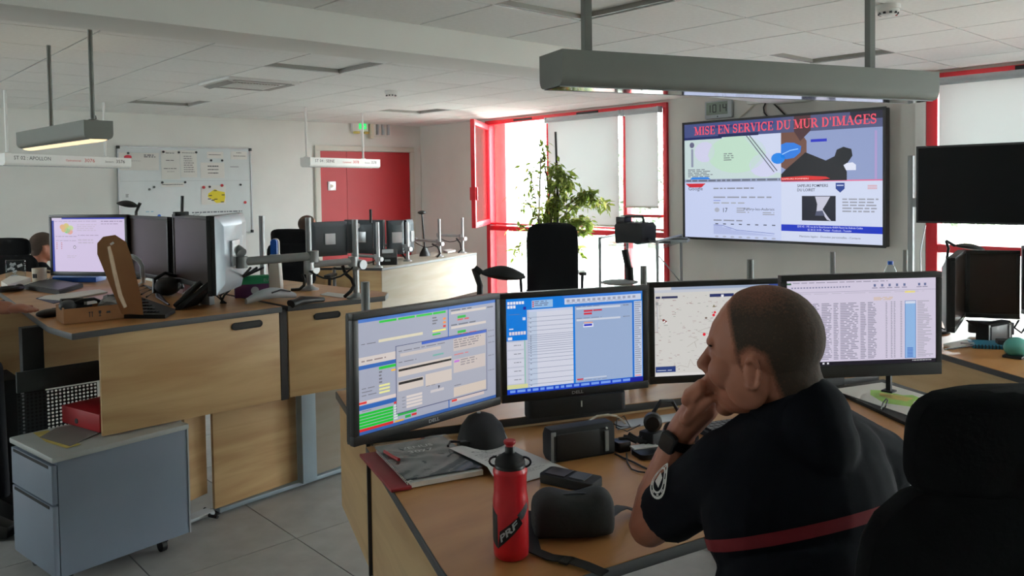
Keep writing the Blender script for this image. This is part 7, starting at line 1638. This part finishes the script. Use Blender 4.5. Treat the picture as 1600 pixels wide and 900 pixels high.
def add_head(mb, P, R, ear_detail=True):
    mb.ell(P(-.010, 0, .030), (.099, .077, .092), R, 24, 16)
    mb.ell(P(.02, 0, .015), (.080, .070, .083), R, 20, 12)
    mb.ell(P(.032, 0, -.062), (.06, .058, .055), R); mb.ell(P(.05, 0, -.085), (.042, .04, .032), R); mb.ell(P(.074, 0, -.106), (.02, .022, .018), R)
    mb.ell(P(.084, 0, .022), (.017, .05, .013), R); 
    for s_ in (-1, 1):
        mb.ell(P(.064, s_ * .042, -.03), (.03, .026, .032), R); mb.ell(P(.02, s_ * .058, -.05), (.04, .016, .045), R)
        mb.ell(P(.078, s_ * .03, .0), (.014, .018, .010), R)
        if ear_detail:
            for k in range(11):
                a = -2.0 + 4.3 * k / 10; mb.ell(P(.006 - .014 * math.cos(a), s_ * (.077 + .004 * math.sin(.3 * k)), -.024 + .026 * math.sin(a)), (.0048,) * 3, R, 8, 6)
            mb.ell(P(.008, s_ * .073, -.024), (.013, .005, .022), R); mb.ell(P(.014, s_ * .073, -.047), (.007, .005, .009), R)
        else: mb.ell(P(-.015, s_ * .08, -.02), (.016, .01, .03), R)
    mb.cap(P(.092, 0, .008), P(.113, 0, -.026), .0085, .0125); mb.ell(P(.104, .009, -.034), (.011, .007, .008), R, 8, 6); mb.ell(P(.104, -.009, -.034), (.011, .007, .008), R, 8, 6)
    mb.ell(P(.088, 0, -.058), (.014, .024, .008), R); mb.ell(P(.086, 0, -.072), (.013, .021, .008), R)
HAIRLINE = [(.050, .12), (.057, .09), (.048, .055), (.042, .022), (.036, -.015), (.022, -.03), (.024, .004), (.008, .016), (-.012, .006), (-.02, -.03), (-.034, -.075), (-.07, -.086), (-.2, -.09), (-.2, .3), (.03, .3)]
def poly_sd(p, poly):
    d = 9; ins = False; n = len(poly)
    for i in range(n):
        a, b = poly[i], poly[(i + 1) % n]; ex, ey = b[0] - a[0], b[1] - a[1]; wx, wy = p[0] - a[0], p[1] - a[1]
        t = max(0, min(1, (wx * ex + wy * ey) / (ex * ex + ey * ey))); d = min(d, math.hypot(wx - ex * t, wy - ey * t))
        if (a[1] > p[1]) != (b[1] > p[1]) and p[0] < ex * (p[1] - a[1]) / (b[1] - a[1]) + a[0]: ins = not ins
    return d if ins else -d
def hair_shell(body, parent, P, R, off=.003, thin=.45):
    """close-cropped hair: the scalp surface lifted a little, thinning out toward the hairline"""
    inv = R.transposed(); C_ = P(0, 0, 0); bm = bmesh.new(); bm.from_mesh(body.data); tl = Vector(); o = body
    while o: tl += o.location; o = o.parent
    sd = {}
    def q_(v): return inv @ (v.co + tl - C_)
    kill = []
    for v in bm.verts:
        q = q_(v); far = q.x < -.2 or abs(q.y) > .105 or q.length > .2
        sd[v] = -1 if far else min(poly_sd((q.x, q.z), HAIRLINE), 1)
        if abs(q.y) > .0775 and -.06 < q.z < .012 and -.02 < q.x < .03: sd[v] = -1
        if sd[v] < 0: kill.append(v)
    bmesh.ops.delete(bm, geom=kill, context='VERTS'); bm.normal_update()
    vn = {v: v.normal.copy() for v in bm.verts}; dens = []
    for v in bm.verts:
        q = q_(v); k = min(1, sd[v] / .014); top = max(0, min(1, (q.z - .07) / .05)) * max(0, min(1, (q.x + .09) / .08))
        dens.append(k * (1 - thin * top) * 1.05); v.co += vn[v] * off * min(1, .05 + sd[v] / .012)
    m2 = bpy.data.meshes.new('hair'); bm.verts.index_update(); bm.to_mesh(m2); bm.free(); m2.materials.clear(); m2.materials.append(M_CROP)
    at = m2.attributes.new('Density', 'FLOAT', 'POINT'); at.data.foreach_set('value', dens)
    for p in m2.polygons: p.use_smooth = True
    o = bpy.data.objects.new('hair', m2); COL.objects.link(o); o.parent = parent; o.location = body.location; return o

# ---- the man at the desk
hd = math.radians(27); fdir_ = (-RH * math.cos(hd) + FH * math.sin(hd))
HC = D(1192, 550, 1.50)
P, R, hf, hs, hu = head_frame(HC, fdir_, .05)
man = thing('person', 'man in a navy polo with a red band, cropped hair, chin resting on his fist', 'person', (D(1270, 1000, 1.42).x, D(1270, 1000, 1.42).y, 0))
nb0 = D(1244, 646, 1.495); Ls, Rs = D(1140, 728, 1.485), D(1368, 722, 1.60)
El, Wr = D(1014, 822, 1.72), D(1066, 672, 1.63)
tr = (Rs - Ls); tr.z = 0; tr.normalize(); tf = Vector((-tr.y, tr.x, 0))
Rt = Matrix((tr, tf, UP)).transposed()
chest = D(1250, 790, 1.50); waist = D(1262, 930, 1.46); pel = Vector((D(1275, 1080, 1.42).x, D(1275, 1080, 1.42).y, .60))
def torso(mb, g):
    mb.ell(chest, (.185 + g, .118 + g, .17 + g), Rt, 24, 16); mb.ell(chest * .55 + nb0 * .45, (.17 + g, .095 + g, .095 + g), Rt, 24, 14)
    mb.ell(waist, (.168 + g, .118 + g, .17 + g), Rt, 24, 16); mb.ell(pel + UP * .06, (.172 + g, .13 + g, .13 + g), Rt, 24, 14)
    mb.cap(nb0 - UP * .01, Ls + (Rs - Ls) * .04, .058 + g * .6, .06 + g); mb.cap(nb0 - UP * .01, Rs - (Rs - Ls) * .04, .058 + g * .6, .062 + g)
body = MB(); add_head(body, P, R)
body.cap(P(-.035, 0, -.035), nb0 + UP * .0, .06, .066); body.cap(P(-.05, 0, -.02), nb0 - tf * .01, .045, .048)
torso(body, 0)
body.cap(Ls, El, .055, .043); mid = El.lerp(Wr, .32); body.cap(El, mid, .042, .047); body.cap(mid, Wr, .047, .029)
# hand: palm back towards the camera, knuckles up, fingers folded to the mouth
Kn = D(1099, 600, 1.565); pc = D(1097, 634, 1.583)
pal_u = (Kn - Wr).normalized(); toface = (P(.08, 0, -.085) - pc).normalized(); side_ = pal_u.cross(toface).normalized()
Rp = Matrix((side_, toface, pal_u)).transposed()
body.cap(Wr, pc, .029, .034); body.ell(pc, (.046, .032, .048), Rp); body.ell(pc + pal_u * .022, (.044, .029, .032), Rp)
ft = []
for k, (ox, ln) in enumerate(((-.034, .9), (-.0115, 1.0), (.0115, .95), (.0335, .8))):
    b0 = Kn + side_ * ox + pal_u * (-.012 + .006 * (k in (1, 2)))
    b1 = b0 + (toface * .034 + pal_u * .012) * ln; b2 = b1 + (toface * .014 - pal_u * .026) * ln; b3 = b2 + (-toface * .018 - pal_u * .014) * ln
    body.cap(b0 - pal_u * .02, b0, .0105, .0118); body.cap(b0, b1, .0108, .0098); body.cap(b1, b2, .0098, .009); body.cap(b2, b3, .009, .008)
tb0 = Wr + pal_u * .03 + toface * .022 - side_ * .02; tb1 = tb0 + toface * .03 + pal_u * .016; tb2 = tb1 + toface * .026 + pal_u * .012
body.cap(tb0, tb1, .0155, .0125); body.cap(tb1, tb2, .0125, .0095)
Er, Wr2 = D(1345, 850, 1.78), D(1290, 752, 1.98); body.cap(Rs, Er, .055, .042); body.cap(Er, Wr2, .043, .029)
body.ell(Wr2 + (Wr2 - Er).normalized() * .05, (.045, .05, .02)); 
hv = (Wr2 - Er).normalized(); hn = hv.cross(UP).normalized()
for k in range(4):
    b0 = Wr2 + hv * .08 + hn * (-.03 + .02 * k); body.cap(b0, b0 + hv * .035 - UP * .006, .0095, .009); body.cap(b0 + hv * .035 - UP * .006, b0 + hv * .058 - UP * .02, .009, .008)
body.cap(Wr2 + hv * .03 + hn * .035, Wr2 + hv * .07 + hn * .06, .012, .009)
legs = []
for s_ in (-1, 1):
    hip = pel + tr * (.09 * s_); knee = hip + tf * .4 + tr * (.08 * s_) - UP * .05; ank = knee - UP * (knee.z - .1) + tf * .05; legs.append((hip, knee, ank))
    body.cap(hip, knee, .075, .052); body.cap(knee, ank, .05, .036); body.cap(ank - UP * .05 , ank + tf * .15 - UP * .055, .036, .03)
bo = remeshed(body, 'body', M_SKIN, man, .0032, 2)
hair_shell(bo, man, P, R)
for s_ in (-1, 1): MB().ell(P(.079, s_ * .031, .002), (.0115,) * 3, R, 12, 8).build('eye', M_WHITE, man, smooth=True, world=True); MB().ell(P(.085, s_ * .031, .018), (.006, .019, .004), R, 10, 6).build('eyebrow', M_HAIR, man, smooth=True, world=True)
sh = MB(); torso(sh, .012)
sh.cap(nb0 - UP * .04, D(1233, 634, 1.495), .078, .074, True)
sh.ell(nb0 - tf * .03 + UP * .0, (.078,) * 3); sh.ell(nb0 - tf * .045 - UP * .04, (.08,) * 3); hem = Ls.lerp(El, .74); sh.ell(Ls, (.07,) * 3); sh.tube([Ls, Ls.lerp(hem, .5), hem], [.07, .067, .064], 18)
hem2 = Rs.lerp(Er, .7); sh.ell(Rs, (.07,) * 3); sh.tube([Rs, hem2], [.07, .062], 18)
so = remeshed(sh, 'polo_shirt', M_SHIRT, man, .006, 3)
# collar
cn = (UP * math.cos(.44) + hf * math.sin(.44)).normalized(); c1_ = D(1231, 628, 1.495); ax_ = cn
s1 = tr; s2 = cn.cross(s1).normalized(); s1 = s2.cross(cn)
MB().loft([[c1_ + cn * h_ + s1 * (r_ * math.cos(q)) + s2 * (r_ * math.sin(q)) for q in [2 * PI * k / 28 for k in range(28)]] for h_, r_ in ((-.035, .086), (-.005, .081), (.02, .076), (.022, .0735), (-.01, .074))], cap=False).build('collar', M_SHIRT, man, smooth=True, world=True)
# red band: shirt faces inside a nearly level slab, lifted
def slab_shell(src, parent, test, off, name, m):
    bm = bmesh.new(); bm.from_mesh(src.data); tl = Vector((man.location.x, man.location.y, 0)) + src.location
    z0 = lambda c: c
    pn = (UP - RH * kx_ + FH * .36).normalized() 
    for sg in (-1, 1): bmesh.ops.bisect_plane(bm, geom=bm.verts[:] + bm.edges[:] + bm.faces[:], plane_co=pa_ + UP * (.0115 * sg) - tl, plane_no=pn)
    kill = [f for f in bm.faces if not test(f.calc_center_median() + tl)]
    bmesh.ops.delete(bm, geom=kill, context='FACES'); bm.normal_update(); vn = [(v, v.normal.copy()) for v in bm.verts]
    for v, n_ in vn: v.co += n_ * off
    m2 = bpy.data.meshes.new(name); bm.to_mesh(m2); bm.free(); m2.materials.clear(); m2.materials.append(m)
    for p in m2.polygons: p.use_smooth = True
    o = bpy.data.objects.new(name, m2); COL.objects.link(o); o.parent = parent; o.location = src.location; return o
za = D(1120, 853, 1.42).z; zb_ = D(1340, 806, 1.42).z; pa_ = D(1120, 853, 1.42); kx_ = (zb_ - za) / max(.01, (D(1340, 806, 1.42) - pa_).dot(RH))
def inband(c):
    zz = za + kx_ * (c - pa_).dot(RH) - .36 * (c - pa_).dot(FH); rel = c - chest
    return abs(c.z - zz) < .0115 and abs(rel.dot(tr)) < .20 and not (c - Rs.lerp(Er, .55)).length < .14 and not (c - Ls.lerp(El, .55)).length < .11
slab_shell(so, man, inband, .0025, 'chest_band', M_BAND)
tro = MB()
for hip, knee, ank in legs: tro.cap(hip, knee, .085, .063); tro.cap(knee, ank, .062, .05)
tro.ell(pel, (.18, .142, .11), Rt)
remeshed(tro, 'trousers', M_TROUS, man, .009, 3)
for hip, knee, ank in legs: MB().loft([[ank + tf * (u + .0) + tr * w_ * x + UP * (z_ - .1 + .012) for x, z_ in ((-1, .0), (1, .0), (.8, hh_), (-.8, hh_))] for u, w_, hh_ in ((-.06, .036, .09), (.02, .044, .1), (.12, .046, .06), (.2, .03, .035))]).build('shoe', M_BLK, man, world=True, bevel=.006)
# watch
fa = (Wr - El).normalized(); wc = El.lerp(Wr, .93); wn_ = ((EYE - wc) - fa * (EYE - wc).dot(fa)).normalized(); wn_ = (wn_ * .8 - RH * .6); wn_ = (wn_ - fa * wn_.dot(fa)).normalized(); ws = fa.cross(wn_)
wt = MB().loft([[wc + fa * h_ + wn_ * (.0365 * math.cos(q)) + ws * (.0365 * math.sin(q)) for q in [2 * PI * k / 28 for k in range(28)]] for h_ in (-.011, .011)], cap=False).build('watch_strap', M_BLK, man, smooth=True, world=True)
wr_ = Matrix((ws, fa, wn_)).transposed(); wf = MB().rbox(wc + wn_ * .038, (.036, .042, .012), .009, wr_).build('watch_face', M_BLKM, wt, bevel=.003); wf.location = -Vector((man.location.x, man.location.y, 0))
MB().rbox(wc + wn_ * .0445, (.028, .033, .001), .006, wr_).build('watch_glass', M_OFF, wt, loc=-Vector((man.location.x, man.location.y, 0)))
# sleeve badge: pale round emblem on the sleeve
sa = (El - Ls).normalized(); bc = Ls.lerp(El, .42); bn = (FH * .1 - RH * 1.0 + UP * .25); bn = (bn - sa * bn.dot(sa)).normalized(); bs = sa.cross(bn); bd_ = MB()
def bpt(r_, q, off): u, v = r_ * math.cos(q), r_ * math.sin(q); a = v / .0725; return bc + sa * u + (bn * math.cos(a) + bs * math.sin(a)) * (.0745 + off)
for r0_, r1_ in ((.036, .031), (.026, .022)):
    for k in range(28):
        qa, qb = 2 * PI * k / 28, 2 * PI * (k + 1) / 28; bd_.quad(bpt(r0_, qa, 0), bpt(r0_, qb, 0), bpt(r1_, qb, 0), bpt(r1_, qa, 0))
for k in range(9):
    q = 2 * PI * k / 9; bd_.quad(bpt(.03, q, 0), bpt(.03, q + .3, 0), bpt(.027, q + .3, 0), bpt(.027, q, 0))
bd_.quad(bpt(.016, .2, 0), bpt(.016, 1.7, 0), bpt(.016, 3.3, 0), bpt(.016, 4.8, 0)); bd_.build('sleeve_badge', M_PAPER, man, world=True)

# ---- other people, mostly hidden
def seated(label, HCx, fd_, headC, hairm=True, reach=None, clothes=M_SHIRT, legs_=True, vox=.008):
    P, R, f_, s_, u_ = head_frame(headC, fd_, .1); base = Vector((headC.x, headC.y, 0)) - fd_ * .06
    t = thing('person', label, 'person', base)
    b = MB(); add_head(b, P, R, False); right = -s_
    neck = headC - UP * .17 - fd_ * .04; ch = neck - UP * .2; pv = Vector((base.x, base.y, headC.z - .78)) - fd_ * .05; Rb = Matrix((right, fd_, UP)).transposed()
    b.cap(P(-.03, 0, -.04), neck, .058, .06); b.ell(ch, (.17, .11, .19), Rb); b.ell((ch + pv) / 2, (.155, .11, .2), Rb); b.ell(pv, (.165, .12, .12), Rb)
    sh_ = MB(); sh_.ell(ch, (.186, .126, .2), Rb); sh_.ell((ch + pv) / 2, (.17, .126, .21), Rb)
    tr_ = MB(); tr_.ell(pv, (.18, .14, .12), Rb)
    for k in (-1, 1):
        so_ = neck + right * (.19 * k) - UP * .06; el = so_ + right * (.06 * k) - UP * .27 + fd_ * .05; wr = el + fd_ * .24 + UP * .02
        if reach and k == reach[0]: el, wr = reach[1], reach[2]
        b.cap(neck, so_, .055, .055); b.cap(so_, el, .05, .04); b.cap(el, wr, .042, .03); hv = (wr - el).normalized(); hn = hv.cross(UP).normalized()
        b.ell(wr + hv * .05, (.045, .045, .022)); 
        for q in range(4): b.cap(wr + hv * .075 + hn * (-.03 + .02 * q), wr + hv * (.125 - .006 * abs(q - 1)) + hn * (-.032 + .021 * q) - UP * .008, .011, .009)
        b.cap(wr + hv * .03 + hn * .03 * k, wr + hv * .075 + hn * .06 * k, .013, .01)
        sh_.cap(neck, so_, .065, .068); sh_.cap(so_, so_.lerp(el, .72), .066, .06, True)
        hip = pv + right * (.09 * k); kn = hip + fd_ * .42 - UP * .02; an = Vector((kn.x, kn.y, .1)) + fd_ * .03
        b.cap(hip, kn, .075, .052); b.cap(kn, an, .05, .036); b.cap(an - UP * .05, an + fd_ * .15 - UP * .055, .036, .03); tr_.cap(hip, kn, .088, .066); tr_.cap(kn, an, .066, .052)
        MB().loft([[an + fd_ * u + right * w_ * x + UP * (z_ - .1 + .012) for x, z_ in ((-1, .0), (1, .0), (.8, hh_), (-.8, hh_))] for u, w_, hh_ in ((-.06, .04, .1), (.02, .05, .12), (.12, .052, .075), (.21, .036, .05))]).build('shoe', M_BLK, t, world=True, bevel=.006)
    bo_ = remeshed(b, 'body', M_SKIN, t, vox, 2)
    hair_shell(bo_, t, P, R, .006, 0)
    remeshed(sh_, 'shirt', clothes, t, .011, 2); remeshed(tr_, 'trousers', M_TROUS, t, .012, 2)
    return t
eL = Z(-40, 478, LZ + .045); wL = Z(12, 481, LZ + .035)
hcl = Vector((D(-150, 300, 3.75).x, D(-150, 300, 3.75).y, 1.52)); fdl = (wL - hcl); fdl.z = 0; fdl.normalize()
seated('person in dark clothes cut off by the left edge, forearm on the raised desk', None, fdl, hcl, reach=(-1, eL, wL), vox=.007)
seated('person with dark hair just left of the lit map monitor, mostly hidden behind it', None, (RH * .75 + FH * .75).normalized(), D(68, 386, 6.9), vox=.01)
seated('person with dark hair hidden behind the middle silver pole and the charcoal monitors', None, (RH * .8 + FH * .5).normalized(), D(481, 354, 9.1), vox=.01)
